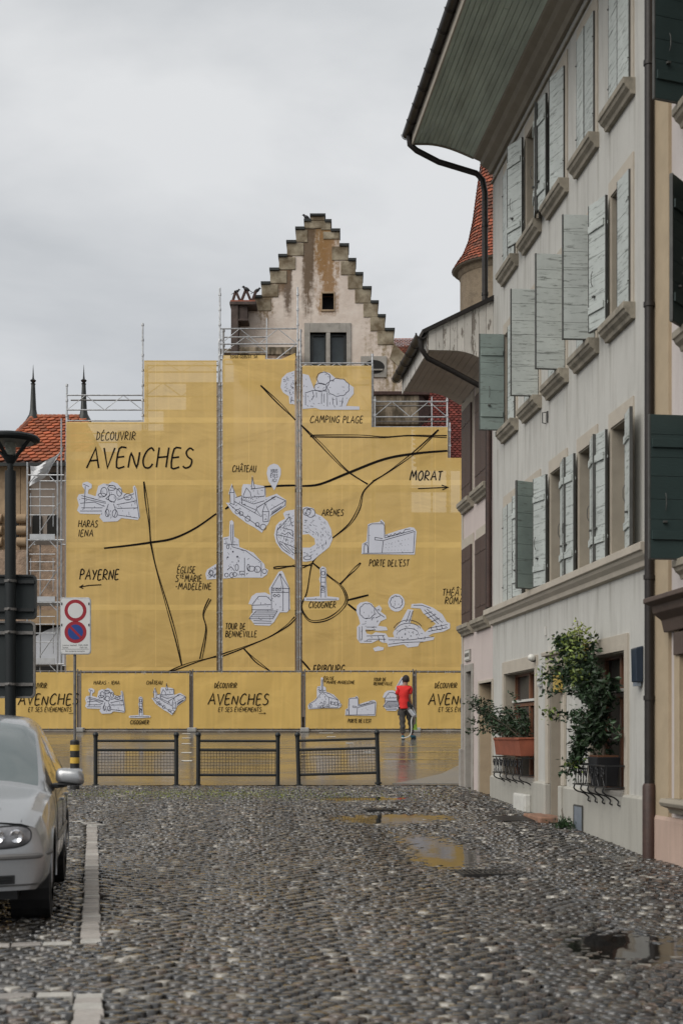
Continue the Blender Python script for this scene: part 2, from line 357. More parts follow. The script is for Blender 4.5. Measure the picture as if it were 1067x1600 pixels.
def gable_mat():
    """pale pink castle render with its brown and ochre run marks below the steps"""
    m = bpy.data.materials.new('stained_castle_render'); m.use_nodes = True; nt = m.node_tree
    b = nt.nodes['Principled BSDF']; tcn = nt.nodes.new('ShaderNodeTexCoord'); co = tcn.outputs['Object']
    s = nt.nodes.new('ShaderNodeSeparateXYZ'); nt.links.new(co, s.inputs[0]); X, Z = s.outputs[0], s.outputs[2]
    wv = noise_n(nt, co, .7, 4, .6, (1, 1, .5)); Xw = math_n(nt, 'ADD', X, math_n(nt, 'MULTIPLY', math_n(nt, 'SUBTRACT', wv.outputs[0], .5), .35))
    base = ramp(nt, noise_n(nt, co, 1.3, 7, .62).outputs[0], [(.3, (.50, .41, .345)), (.55, (.62, .535, .465)), (.75, (.68, .61, .54))]).outputs[0]
    streak = noise_n(nt, co, 2.6, 7, .62, (2.6, 1, .22)).outputs[0]; fine = noise_n(nt, co, 6, 6, .7).outputs[0]
    def run(c, x0, w, ztop, zbot, colr, k):
        d = math_n(nt, 'DIVIDE', math_n(nt, 'ABSOLUTE', math_n(nt, 'SUBTRACT', Xw, x0)), w)
        a = math_n(nt, 'SUBTRACT', 1.0, d, clamp=True)
        zz = math_n(nt, 'DIVIDE', math_n(nt, 'SUBTRACT', Z, zbot), ztop-zbot, clamp=True)
        pz_ = math_n(nt, 'MULTIPLY', math_n(nt, 'POWER', a, .7), math_n(nt, 'POWER', zz, .6))
        nn_ = math_n(nt, 'ADD', math_n(nt, 'MULTIPLY', streak, .9), math_n(nt, 'MULTIPLY', fine, 1.0))
        f = math_n(nt, 'MULTIPLY', math_n(nt, 'ADD', math_n(nt, 'SUBTRACT', nn_, 1.08), math_n(nt, 'MULTIPLY', pz_,   .32*k)), 3.6, clamp=True)
        f = math_n(nt, 'MULTIPLY', f, math_n(nt, 'MULTIPLY', pz_, 2.6, clamp=True))
        f = math_n(nt, 'MULTIPLY', f, .92)
        return mixc(nt, f, c, colr)
    xs = lambda px: (px-533)*49.5/2222
    zs = lambda py: 1.5+(1150-py)*49.5/2222
    c = base
    c = run(c, xs(502), .42, zs(340), zs(450), (.23, .135, .05), 2.1)
    c = run(c, xs(490), .9, zs(336), zs(372), (.17, .12, .07), 2.1)
    c = run(c, xs(481), .30, zs(345), zs(520), (.10, .06, .028), 3.0)
    c = run(c, xs(449), .22, zs(408), zs(505), (.10, .065, .04), 3.2)
    c = run(c, xs(436), .5, zs(418), zs(466), (.16, .10, .055), 2.6)
    c = run(c, xs(412), .6, zs(462), zs(520), (.21, .14, .07), 1.5)
    c = run(c, xs(512), .5, zs(482), zs(496), (.26, .14, .05), 1.6)
    c = run(c, xs(545), .6, zs(400), zs(440), (.26, .18, .11), 1.2)
    c = run(c, xs(620), 1.4, zs(600), zs(640), (.22, .16, .08), 1.0)
    spot = ramp(nt, noise_n(nt, co, 2.4, 8, .7).outputs[0], [(.62, (0,0,0)), (.74, (.6,.6,.6))]).outputs[0]
    c = mixc(nt, spot, c, (.25, .19, .13))
    nt.links.new(c, b.inputs['Base Color']); b.inputs['Roughness'].default_value = .9
    bp = nt.nodes.new('ShaderNodeBump'); bp.inputs['Strength'].default_value = .5; bp.inputs['Distance'].default_value = .04
    nt.links.new(noise_n(nt, co, 9, 6, .65).outputs[0], bp.inputs['Height']); nt.links.new(bp.outputs[0], b.inputs['Normal'])
    return m
M['gable'] = gable_mat()
M['step_stone'] = mat('mossy_step_stone', (.31, .265, .19), .9, .3, 2.2, .5, 18, dark=(.13, .095, .055), dscale=1.7, dpos=(.38, .60), bdist=.03)
M['parapet'] = mat('lichen_parapet', (.27, .22, .16), .9, .45, 3, .5, 18, dark=(.07, .055, .035), dscale=2.2, dpos=(.42, .6), stretch=(1.6, 1, .5))

def banner_mat(name, col, trans, bump=.38, bands=True, z0=0, dz=2.06):
    m = bpy.data.materials.new(name); m.use_nodes = True; nt = m.node_tree
    b = nt.nodes['Principled BSDF']; tcn = nt.nodes.new('ShaderNodeTexCoord'); co = tcn.outputs['Object']
    n = noise_n(nt, co, .35, 4, .5)
    c = ramp(nt, n.outputs[0], [(.3, tuple(x*.93 for x in col)), (.7, tuple(min(1, x*1.05) for x in col))]).outputs[0]
    s = nt.nodes.new('ShaderNodeSeparateXYZ'); nt.links.new(co, s.inputs[0])
    tfac = trans
    if bands:  # overlapped hems of the net, one per lift
        fr = math_n(nt, 'FRACT', math_n(nt, 'DIVIDE', math_n(nt, 'SUBTRACT', s.outputs[2], z0), dz))
        hem = math_n(nt, 'LESS_THAN', fr, .085)
        hx = math_n(nt, 'LESS_THAN', math_n(nt, 'FRACT', math_n(nt, 'DIVIDE', s.outputs[0], 3.07)), .012)
        hem = math_n(nt, 'MAXIMUM', hem, math_n(nt, 'MULTIPLY', hx, .7))
        c = mixc(nt, math_n(nt, 'MULTIPLY', hem, .45), c, tuple(min(1, x*1.35) for x in col))
    wv = noise_n(nt, co, .7, 3, .45, (.8, 1, 1.3), .5); 
    mr = nt.nodes.new('ShaderNodeMapping'); mr.inputs[2].default_value = (0, R(52), 0); mr.inputs[3].default_value = (2.2, 1, .16); nt.links.new(co, mr.inputs[0])
    cr_ = noise_n(nt, mr.outputs[0], .8, 3, .5); fold_sheen = ramp(nt, cr_.outputs[0], [(.50, (0,0,0)), (.56, (.5,.5,.5)), (.64, (0,0,0))]).outputs[0]
    c = mixc(nt, math_n(nt, 'MULTIPLY', fold_sheen, .55), c, tuple(min(1, x*1.25) for x in col))  # light sheen of slanting creases painted into the cloth colour
    bp = nt.nodes.new('ShaderNodeBump'); bp.inputs['Strength'].default_value = bump; bp.inputs['Distance'].default_value = .25
    nt.links.new(wv.outputs[0], bp.inputs['Height'])
    nt.links.new(bp.outputs[0], b.inputs['Normal'])
    nt.links.new(c, b.inputs['Base Color']); b.inputs['Roughness'].default_value = .62; b.inputs['Specular IOR Level'].default_value = .25
    tl = nt.nodes.new('ShaderNodeBsdfTranslucent'); nt.links.new(c, tl.inputs[0])
    m1 = nt.nodes.new('ShaderNodeMixShader'); m1.inputs[0].default_value = .22; nt.links.new(b.outputs[0], m1.inputs[1]); nt.links.new(tl.outputs[0], m1.inputs[2])
    tr = nt.nodes.new('ShaderNodeBsdfTransparent')
    m2 = nt.nodes.new('ShaderNodeMixShader'); m2.inputs[0].default_value = trans
    nt.links.new(m1.outputs[0], m2.inputs[1]); nt.links.new(tr.outputs[0], m2.inputs[2])
    nt.links.new(m2.outputs[0], nt.nodes['Material Output'].inputs[0])
    return m
YEL = (.75, .515, .175)
M['banner'] = banner_mat('printed_yellow_scaffold_net', YEL, .16, z0=3.6)
M['fence_banner'] = banner_mat('printed_yellow_fence_banner', (.71, .48, .15), .03, .35, bands=False)

def car_mat():
    m = bpy.data.materials.new('silver_car_paint'); m.use_nodes = True; b = m.node_tree.nodes['Principled BSDF']; nt = m.node_tree
    co = nt.nodes.new('ShaderNodeTexCoord').outputs['Object']
    c = ramp(nt, noise_n(nt, co, 250, 2, .5).outputs[0], [(.3, (.33, .335, .34)), (.7, (.43, .435, .44))]).outputs[0]
    nt.links.new(c, b.inputs['Base Color'])
    b.inputs['Metallic'].default_value = .75; b.inputs['Roughness'].default_value = .36
    b.inputs['Coat Weight'].default_value = 1; b.inputs['Coat Roughness'].default_value = .05
    drops = noise_n(nt, co, 160, 2, .5)
    bp = nt.nodes.new('ShaderNodeBump'); bp.inputs['Strength'].default_value = .12; bp.inputs['Distance'].default_value = .003
    nt.links.new(ramp(nt, drops.outputs[0], [(.58, (0,0,0)), (.66, (1,1,1))]).outputs[0], bp.inputs['Height']); nt.links.new(bp.outputs[0], b.inputs['Coat Normal'])
    return m
M['car'] = car_mat()
M['car_glass'] = mat('tinted_car_glass', (.09, .115, .115), .04, .06, 3, spec=.9, coat=1)
M['car_trim'] = mat('black_car_trim', (.02, .02, .021), .45, .15, 6)
M['rubber'] = mat('tyre_rubber', (.014, .014, .014), .75, .2, 12)
M['rim'] = mat('alloy_rim', (.30, .30, .31), .35, .1, 6, metal=.8)
M['chrome'] = mat('lamp_reflector_chrome', (.75, .75, .78), .12, .2, 9, metal=1)
M['lens'] = mat('headlamp_lens', (.19, .19, .20), .06, .5, 9, coat=1)

# wet ground materials
def cobble_mat():
    m = bpy.data.materials.new('wet_cobble_stone'); m.use_nodes = True; nt = m.node_tree; b = nt.nodes['Principled BSDF']
    co = nt.nodes.new('ShaderNodeTexCoord').outputs['Object']
    a = nt.nodes.new('ShaderNodeAttribute'); a.attribute_name = 'col'
    g = ramp(nt, noise_n(nt, co, 28, 5, .65).outputs[0], [(.3, (.65,.65,.65)), (.7, (1.25,1.25,1.25))]).outputs[0]
    nt.links.new(mixc(nt, 1, a.outputs[0], g, 'MULTIPLY'), b.inputs['Base Color'])
    b.inputs['Coat Weight'].default_value = .8; b.inputs['Coat Roughness'].default_value = .10; b.inputs['Coat IOR'].default_value = 1.4
    wet = ramp(nt, noise_n(nt, co, .45, 5, .6).outputs[0], [(.38, (.13,)*3), (.62, (.32,)*3)]).outputs[0]
    nt.links.new(wet, b.inputs['Roughness']); b.inputs['Specular IOR Level'].default_value = .5
    bp = nt.nodes.new('ShaderNodeBump'); bp.inputs['Strength'].default_value = .55; bp.inputs['Distance'].default_value = .006
    nt.links.new(noise_n(nt, co, 45, 4, .6).outputs[0], bp.inputs['Height']); nt.links.new(bp.outputs[0], b.inputs['Normal'])
    return m
M['cobble'] = cobble_mat()
M['joint'] = mat('wet_joint_grit', (.030, .026, .020), .6, .4, 9, .6, 70, dark=(.035, .042, .014), dscale=1.1, dpos=(.56, .7))
def asphalt_mat(name, col, lo, hi, bstr=.12):
    m = bpy.data.materials.new(name); m.use_nodes = True; nt = m.node_tree; b = nt.nodes['Principled BSDF']
    co = nt.nodes.new('ShaderNodeTexCoord').outputs['Object']
    g = ramp(nt, noise_n(nt, co, 60, 4, .7).outputs[0], [(.3, tuple(x*.7 for x in col)), (.7, tuple(x*1.3 for x in col))]).outputs[0]
    nt.links.new(g, b.inputs['Base Color'])
    w = ramp(nt, noise_n(nt, co, .35, 5, .62, (1, 1.6, 1)).outputs[0], [(.38, (lo,)*3), (.64, (hi,)*3)]).outputs[0]
    nt.links.new(w, b.inputs['Roughness']); b.inputs['Specular IOR Level'].default_value = .5
    b.inputs['Coat Weight'].default_value = .4; b.inputs['Coat Roughness'].default_value = lo*.8; b.inputs['Coat IOR'].default_value = 1.33
    bp = nt.nodes.new('ShaderNodeBump'); bp.inputs['Strength'].default_value = bstr; bp.inputs['Distance'].default_value = .01
    nt.links.new(noise_n(nt, co, 9, 6, .7).outputs[0], bp.inputs['Height']); nt.links.new(bp.outputs[0], b.inputs['Normal'])
    return m
M['asphalt'] = asphalt_mat('wet_asphalt', (.092, .085, .078), .13, .42)
M['pavement'] = asphalt_mat('damp_pavement', (.17, .165, .155), .4, .55)
M['earth'] = mat('far_ground', (.09, .085, .07), .9, .2, .3)
def water_mat():
    m = bpy.data.materials.new('puddle_water'); m.use_nodes = True; nt = m.node_tree; b = nt.nodes['Principled BSDF']
    b.inputs['Base Color'].default_value = (.012, .011, .010, 1); b.inputs['Roughness'].default_value = .06; b.inputs['IOR'].default_value = 1.33
    co = nt.nodes.new('ShaderNodeTexCoord').outputs['Object']
    bp = nt.nodes.new('ShaderNodeBump'); bp.inputs['Strength'].default_value = .10; bp.inputs['Distance'].default_value = .01
    nt.links.new(noise_n(nt, co, 5, 3, .5).outputs[0], bp.inputs['Height']); nt.links.new(bp.outputs[0], b.inputs['Normal'])
    return m
M['water'] = water_mat()
M['grate'] = mat('cast_iron_grate', (.03, .028, .026), .45, .3, 9, metal=.4)
M['kerb_stone'] = mat('pale_marker_stone', (1, 1, 1), .5, .2, 9, .4, 40, attr=True)
# ------------------------------------------------------------------ ground
PY = [-30, 0, 7, 11, 16.3, 24.6, 27.8, 45.3, 60, 90]
PZ = [-.5, -.12, 0, .07, .145, .45, .54, 1.64, 1.9, 2.0]
DIPS = [(2.02, 10.25, .50, .78, .027), (1.12, 17.1, .50, 2.5, .021), (.73, 21.2, 1.2, .9, .022), (.3, 24.6, 1.2, .6, .02), (2.4, 8.2, .25, .5, .02)]
def g0(x, y):
    z = float(np.interp(y, PY, PZ))
    if y < 27:
        d = abs(x-(2.05-.145*(y-9.8))); z -= .06*max(0, 1-d/1.6)*min(1, (27-y)/6)
    return z
def gz(x, y):
    z = g0(x, y)
    if 4 < y < 27.7:
        z += .012*noise.noise(Vector((x*.9, y*.7, 3)))
        for cx, cy, rx, ry, dp in DIPS:
            q = ((x-cx)/rx)**2+((y-cy)/ry)**2
            if q < 6: z -= dp*math.exp(-q*1.1)
    return z
wallx = lambda y: 5.132-.1004*y

mb = MB()
xs = [-400, -80, -30, -15]+[-9+i*.5 for i in range(40)]+[15, 30, 80, 400]
ys = [-200, -60, -30, -10, -2]+[i*.5 for i in range(0, 56)]+[28.5, 32, 38, 45.3, 52, 60, 90, 200, 900]
mb.add([(x, y, gz(x, min(max(y, -30), 90))-.045) for y in ys for x in xs],
       [(j*len(xs)+i, j*len(xs)+i+1, (j+1)*len(xs)+i+1, (j+1)*len(xs)+i) for j in range(len(ys)-1) for i in range(len(xs)-1)])
tag(mb.build('ground', M['joint'], smooth=True), kind='structure')

# asphalt square
mb = MB(); nx, ny = 60, 40
EDGE = lambda x: 27.75+.25*math.sin(x*.22+1)*.3
def afn(u, v):
    x = -30+60*u; y0 = EDGE(x); y = y0+(58-y0)*v
    return (x, y, gz(x, y)+.0)
mb.grid(afn, nx, ny)
tag(mb.build('asphalt_road', M['asphalt'], smooth=True), kind='structure')
mb = MB()
mb.prism([(WX(612, 28), 28.02, gz(0, 28.02)-.02), (WX(722, 28.0), 28.02, gz(0, 28.02)-.02), (4.6, 28.02, gz(0, 28.02)-.02), (4.6, 33.2, gz(0, 33.2)-.02), (WX(722, 31.5), 32.4, gz(0, 32.4)-.02), (WX(690, 30), 30.2, gz(0, 30.2)-.02), (WX(650, 29), 28.9, gz(0, 28.9)-.02)], (0, 0, .032))
tag(mb.build('pavement', M['pavement']), kind='structure')

# cobbles laid in shallow arcs: one small bevelled stone each, in numpy
def cobbles():
    rg = np.random.RandomState(3)
    col_w, d, n = 1.12, .102, 11
    px, py, pa, key = [], [], [], []
    for c in range(-9, 9):
        for r in range(-8, 250):
            t = (np.arange(n)+.5)/n
            if r % 2: t = t+.5/n
            x = (c+t)*col_w; y = 3.2+r*d+.26*np.sin(np.pi*np.clip(t, 0, 1))
            a = .26*np.pi*np.cos(np.pi*t)/col_w
            px.append(x); py.append(y); pa.append(a)
    px = np.concatenate(px); py = np.concatenate(py); pa = np.concatenate(pa)*.8
    px = px-.06*(py-10)          # the rows run with the street
    px += rg.normal(0, .009, px.size); py += rg.normal(0, .008, px.size)+.012*np.sin(px*9)
    keep = (py > 4.2) & (py < 27.7) & (px > -7.2) & (px < 5.132-.1004*py-.03)
    # room for the pale parking line
    lx = np.where(py < 9.3, np.interp(py, [5.2, 8.15], [-.98, -1.44]), np.interp(py, [9.9, 19.6], [-1.753, -3.43]))
    keep &= ~((np.abs(px-lx) < .095) & (((py < 20.2) & (py > 9.93)) | (py < 8.17)))
    keep &= ~((px < -1.86) & (np.abs(py-(9.96+(px+1.87)*.154)) < .075)); keep &= ~((px < -1.5) & (np.abs(py-(8.13+(px+1.5)*.1)) < .075))
    px, py, pa = px[keep], py[keep], pa[keep]; m = px.size
    pa = pa+rg.normal(0, .07, m)
    hx = .0478+rg.uniform(-.008, .003, m); hy = .0455+rg.uniform(-.008, .003, m)
    gzv = np.array([gz(a, b) for a, b in zip(px, py)])+rg.normal(0, .0035, m)
    tx = rg.normal(0, .04, m); ty = rg.normal(0, .035, m)
    sg = np.array([(-1,-1),(1,-1),(1,1),(-1,1)], float)
    V = np.zeros((m, 13, 3)); ca, sa = np.cos(pa), np.sin(pa)
    for ring, (k, dz) in enumerate(((.85, 0), (.975, -.007), (1.0, -.06))):
        for q in range(4):
            lx_ = sg[q,0]*hx*k*(1+rg.uniform(-.09, .05, m)); ly_ = sg[q,1]*hy*k*(1+rg.uniform(-.09, .05, m))
            V[:, ring*4+q, 0] = px+lx_*ca-ly_*sa; V[:, ring*4+q, 1] = py+lx_*sa+ly_*ca
            V[:, ring*4+q, 2] = gzv+dz+(lx_*tx+ly_*ty if ring < 2 else 0)
    V[:, 12, 0] = px; V[:, 12, 1] = py; V[:, 12, 2] = gzv+.001
    F = [[0,1,12],[1,2,12],[2,3,12],[3,0,12]]; Q = []
    for ring in (0, 1):
        for q in range(4):
            a, b = ring*4+q, ring*4+(q+1) % 4; Q.append([a+4, b+4, b, a])
    F = np.array(F); Q = np.array(Q); base = (np.arange(m)*13)
    tri = (F[None]+base[:, None, None]).reshape(-1, 3); qd = (Q[None]+base[:, None, None]).reshape(-1, 4)
    loops = np.concatenate([tri.ravel(), qd.ravel()])
    starts = np.concatenate([np.arange(len(tri))*3, len(tri)*3+np.arange(len(qd))*4]).astype(np.int32)
    me = bpy.data.meshes.new('cobbled_street')
    me.vertices.add(m*13); me.vertices.foreach_set('co', V.astype(np.float32).ravel())
    me.loops.add(len(loops)); me.loops.foreach_set('vertex_index', loops.astype(np.int32))
    me.polygons.add(len(starts)); me.polygons.foreach_set('loop_start', starts)
    me.update(calc_edges=True); me.validate()
    base_g = np.clip(rg.normal(.040, .022, m), .010, .13)
    hue = rg.uniform(-1, 1, m)
    colr = np.stack([base_g*(1+.10*hue+.07), base_g*(1+.01*hue-.03), base_g*(1-.10*hue-.13)], 1)
    brown = rg.rand(m) < .12; colr[brown] *= np.array([1.35, 1.05, .85])
    side = np.clip((px-(2.05-.145*(py-9.8)))/.3, 0, 1)
    lightp = .045+.035*side
    li = rg.rand(m) < lightp; colr[li] = (np.array([.27, .25, .215])[None]*rg.uniform(.65, 1.25, li.sum())[:, None])
    vc = np.ones((m, 13, 4), np.float32); vc[:, :, :3] = colr[:, None, :]
    at = me.attributes.new('col', 'FLOAT_COLOR', 'POINT'); at.data.foreach_set('color', vc.ravel())
    me.materials.append(M['cobble'])
    o = bpy.data.objects.new('cobbled_street', me); C.objects.link(o); tag(o, kind='structure')
cobbles()

# pale parking line of set stones
def stone(mb, x, y, hx, hy, h, a, col):
    ca, sa = math.cos(a), math.sin(a); z = gz(x, y)
    b = len(mb.v)
    for k, dz in ((.90, h), (1, h-.010), (1, -.05)):
        for sx_, sy_ in ((-1,-1),(1,-1),(1,1),(-1,1)):
            lx_, ly_ = sx_*(hx-(1-k)*.06), sy_*(hy-(1-k)*.06)
            mb.v.append((x+lx_*ca-ly_*sa, y+lx_*sa+ly_*ca, gz(x+lx_*ca, y+ly_*ca)+dz))
    mb.f.append((b, b+1, b+2, b+3))
    for r in (0, 4):
        for q in range(4): mb.f.append((b+r+4+q, b+r+4+(q+1) % 4, b+r+(q+1) % 4, b+r+q))
    mb.col += [(*col, 1)]*12
rs = random.Random(5)
def line_stones(p, q, w, step, name):
    mb = MB(); mb.col = []
    P, Q = Vector(p), Vector(q); L = (Q-P).length; t = (Q-P).normalized(); a = math.atan2(t.y, t.x); n = int(L/step)
    for i in range(n):
        c = P+t*(i+.5)*L/n; k = rs.uniform(.8, 1.15)
        cl = (.36*k, .33*k, .30*k)
        if i % 9 == 0 or i == n-1: cl = (.46, .44, .40)
        stone(mb, c.x+rs.uniform(-.006, .006), c.y, L/n/2-.006, w/2+rs.uniform(-.008, .004), .003+rs.uniform(-.002, .003), a, cl)
    return tag(mb.build(name, M['kerb_stone'], smooth=30), kind='structure')
line_stones((-1.753, 9.95), (-3.43, 19.6), .145, .14, 'parking_line')
line_stones((-.98, 5.2), (-1.44, 8.15), .16, .14, 'parking_line')
line_stones((-1.87, 9.96), (-4.2, 9.6), .10, .2, 'parking_line')
line_stones((-1.53, 8.13), (-3.9, 7.893), .10, .2, 'parking_line')
line_stones((-2.55, 14.0), (-5.0, 13.7), .07, .2, 'parking_line')
line_stones((-3.30, 18.2), (-5.6, 18.0), .07, .2, 'parking_line')
line_stones((-3.36, 19.7), (-3.62, 20.15), .2, .14, 'parking_line')
line_stones((-3.66, 20.22), (-5.0, 20.4), .14, .14, 'parking_line')

# puddles: thin water sheets in the dips; their edge is drawn by the stones that stand out of them
def gp(px, py):
    """ground point under a photo pixel"""
    y = 6
    while y < 60:
        x = WX(px, y)
        if WZ(py, y) <= gz(x, y): break
        y += .02
    return (x, y)
for cx, cy, rx, ry, dp in DIPS:
    mb = MB(); ring, rad = 28, 7; lvl = .011
    mb.v.append((cx, cy, g0(cx, cy)-lvl))
    for r_ in range(1, rad+1):
        for q in range(ring):
            a = 2*math.pi*q/ring; k_ = 1.45*r_/rad*(1+.25*noise.noise(Vector((math.cos(a)*1.5, math.sin(a)*1.5, cx))))
            x_, y_ = cx+rx*k_*math.cos(a), cy+ry*k_*math.sin(a); mb.v.append((x_, y_, g0(x_, y_)-lvl-.010*(r_/rad)**2))
    mb.f += [(0, 1+q, 1+(q+1) % ring) for q in range(ring)]
    mb.f += [(1+r_*ring+q, 1+(r_+1)*ring+q, 1+(r_+1)*ring+(q+1) % ring, 1+r_*ring+(q+1) % ring) for r_ in range(rad-1) for q in range(ring)]
    tag(mb.build('puddle', M['water'], smooth='full'), kind='structure')

# drain grates
def grate(px, py, w, l, label):
    x, y = gp(px, py); e = thing('drain_grate', label, 'drain', (x, y, gz(x, y)+.004), R(6))
    f = MB(); f.box(-w/2, w/2, -l/2, -l/2+.03, -.02, .012).box(-w/2, w/2, l/2-.03, l/2, -.02, .012).box(-w/2, -w/2+.03, -l/2+.03, l/2-.03, -.02, .012).box(w/2-.03, w/2, -l/2+.03, l/2-.03, -.02, .012)
    f.build('frame', M['grate'], e, bevel=.003)
    s = MB(); n = int(w/.055)
    for i in range(1, n): s.bar((-w/2+w*i/n, -l/2+.03, 0), (-w/2+w*i/n, l/2-.03, 0), .025, .02)
    s.build('slats', M['grate'], e)
grate(762, 1364, .62, .5, 'iron slatted drain grate beside the long wet gutter in the cobbles')
grate(600, 1265, .6, .45, 'far iron drain grate just past the yellow reflections on the cobbles')
mb = MB(); x, y = gp(822, 1279); mb.box(-.45, .45, -.4, .4, -.03, .010)
o = mb.build('cellar_cover', M['grate'], loc=(x, y, gz(x, y)), rot=(R(2), 0, R(6)), bevel=.01); tag(o, 'dark flat iron cover set in the cobbles before the grey house door', 'cover')

# road paint on the wet asphalt
def road_quad(name, pts, m, h=.006):
    mb = MB(); mb.add([(x, y, gz(x, y)+h) for x, y in pts], [tuple(range(len(pts)))]); tag(mb.build(name, m), kind='structure')
for py_ in (1147, 1154, 1163, 1177, 1190):
    a = gp(290, py_); w_ = .13
    road_quad('road_marking', [(a[0]-w_, a[1]), (a[0]+w_, a[1]), (a[0]+w_, a[1]+.35), (a[0]-w_, a[1]+.35)], M['white_line'])
for x0, x1, py_ in ((296, 470, 1169), (296, 440, 1184), (596, 721, 1167), (596, 721, 1176), (596, 721, 1187), (470, 590, 1180)):
    a = gp(x0, py_); b = gp(x1, py_)
    road_quad('road_marking', [(a[0], a[1]), (b[0], b[1]), (b[0], b[1]+.14), (a[0], a[1]+.14)], M['yellow_line'])
for x0, x1, py_ in ((498, 520, 1146), (510, 524, 1152), (540, 552, 1162), (568, 580, 1176)):
    a = gp(x0, py_); b = gp(x1, py_)
    road_quad('road_marking', [(a[0], a[1]), (b[0], b[1]), (b[0], b[1]+.3), (a[0], a[1]+.3)], M['white_line'])

# ------------------------------------------------------------------ house facades on the right
HX, HY = 3.50, 16.24; HR = math.atan2(.995, -.1)     # local x runs away along the wall, local y out to the street
U = lambda px, d=0: ((11403-2233*d)/(px-310)-HY)*1.005
def ZW(px, py): return 1.5+(1150-py)*5.132/(px-310)

def wall_holes(mb, U0, U1, Z0, Z1, holes, depth, v=0):
    us = sorted({U0, U1, *[h[0] for h in holes], *[h[1] for h in holes]}); zs = sorted({Z0, Z1, *[h[2] for h in holes], *[h[3] for h in holes]})
    us = [u for u in us if U0 <= u <= U1]; zs = [z for z in zs if Z0 <= z <= Z1]
    for i in range(len(us)-1):
        for j in range(len(zs)-1):
            um, zm = (us[i]+us[i+1])/2, (zs[j]+zs[j+1])/2
            if any(h[0] < um < h[1] and h[2] < zm < h[3] for h in holes): continue
            mb.quad((us[i], v, zs[j]), (us[i+1], v, zs[j]), (us[i+1], v, zs[j+1]), (us[i], v, zs[j+1]))
    for h in holes:
        a, b, c, d = h[:4]; dp = -(h[4] if len(h) > 4 else depth)+v
        mb.quad((a, v, c), (a, dp, c), (a, dp, d), (a, v, d)); mb.quad((b, v, c), (b, dp, c), (b, dp, d), (b, v, d))
        mb.quad((a, v, d), (b, v, d), (b, dp, d), (a, dp, d)); mb.quad((a, v, c), (b, v, c), (b, dp, c), (a, dp, c))
    return mb
def shutter_mesh(w, h, side, m, name='shutter'):
    """leaf hinged on its left edge (local x 0..w); outer face at +y when side=1 else at -y"""
    mb = MB(); t = .032; n = 7; s = side; zc = [0, .13, .27, .41, .57, .70, .86, 1]
    for i in range(n):
        mb.box(0, w-.0165, -t/2, t/2, zc[i]*h+.0015, zc[i+1]*h-.0015)
    for z in (.16*h, .80*h): mb.box(.02, w-.03, -s*t/2-s*.022, -s*t/2, z-.045, z+.045)
    for z in (.17*h, .79*h): mb.box(-.015, .10, s*t/2, s*t/2+.006, z-.02, z+.02)
    o = mb.build(name, m, bevel=.003); hd = MB(); hd.box(w-.016, w, -t/2-.003, t/2+.003, .0, h).box(-.008, -.0005, -t/2-.002, t/2+.002, 0, h).box(0, w, -t/2, t/2, -.012, -.0005); hd.path([(w*.6, -s*.05, h*.33), (w*.6, -s*.07, h*.36), (w*.6, -s*.07, h*.42), (w*.6, -s*.05, h*.45)], .006, 5)
    hd.box(w*.55, w*.65, -s*.05, -s*.016, h*.245, h*.26)
    for z in (.17*h, .79*h): hd.ball((-.006, s*.02, z), .013, n=8, m=5)
    return merge(o, hd.build('shutter_latch', M['hinge']))
def place_shutters(win, u0, u1, z0, near, far, protos, v=.03):
    if near is not None:
        th, key = near; o = copy_tree(protos[key+'_n'], win); o.location = (u0, v+(.045 if th > 120 else 0), z0); o.rotation_euler = (0, 0, R(th))
    if far is not None:
        th, key = far; o = copy_tree(protos[key+'_f'], win); o.location = (u1, v+(.045 if th > 120 else 0), z0); o.rotation_euler = (0, 0, R(180-th))
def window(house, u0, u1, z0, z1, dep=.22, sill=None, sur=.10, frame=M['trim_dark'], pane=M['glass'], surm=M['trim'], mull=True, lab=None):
    f = MB(); y0, y1 = -dep, -dep+.06
    for a, b, c, d in ((u0, u0+.05, z0, z1), (u1-.05, u1, z0, z1), (u0+.05, u1-.05, z0, z0+.06), (u0+.05, u1-.05, z1-.05, z1)): f.box(a, b, y0, y1, c, d)
    if mull: um = (u0+u1)/2; f.box(um-.03, um+.03, y0+.003, y1+.004, z0+.06, z1-.05); f.box(u0+.05, u1-.05, y0+.006, y1-.006, z0+(z1-z0)*.62, z0+(z1-z0)*.62+.03)
    win = f.build('window', frame, house, bevel=.004)
    MB().box(u0+.02, u1-.02, y0-.02, y0+.02, z0+.02, z1-.02).build('pane', pane, win)
    rv = MB(); q_ = .016
    rv.box(u0, u0+q_, -dep+.02, .004, z0, z1).box(u1-q_, u1, -dep+.02, .004, z0, z1).box(u0+q_, u1-q_, -dep+.02, .004, z1-q_, z1)
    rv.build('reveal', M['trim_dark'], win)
    if sur:
        s = MB(); p = .022
        s.box(u0-sur, u0, -.02, p, z0, z1+.19).box(u1, u1+sur, -.02, p, z0, z1+.19).box(u0, u1, -.02, p, z1, z1+.19)
        s.build('surround', surm, win, bevel=.003)
    if sill:
        s = MB(); a, b = sill; e = .15
        s.prism([(a, -.02, z0), (a, e, z0), (a, e, z0-.075), (a, e-.02, z0-.085), (a, e-.035, z0-.12), (a, .07, z0-.155), (a, .055, z0-.20), (a, -.02, z0-.20)], (b-a, 0, 0))
        s.build('sill', M['sill'], win, bevel=.006)
    return win

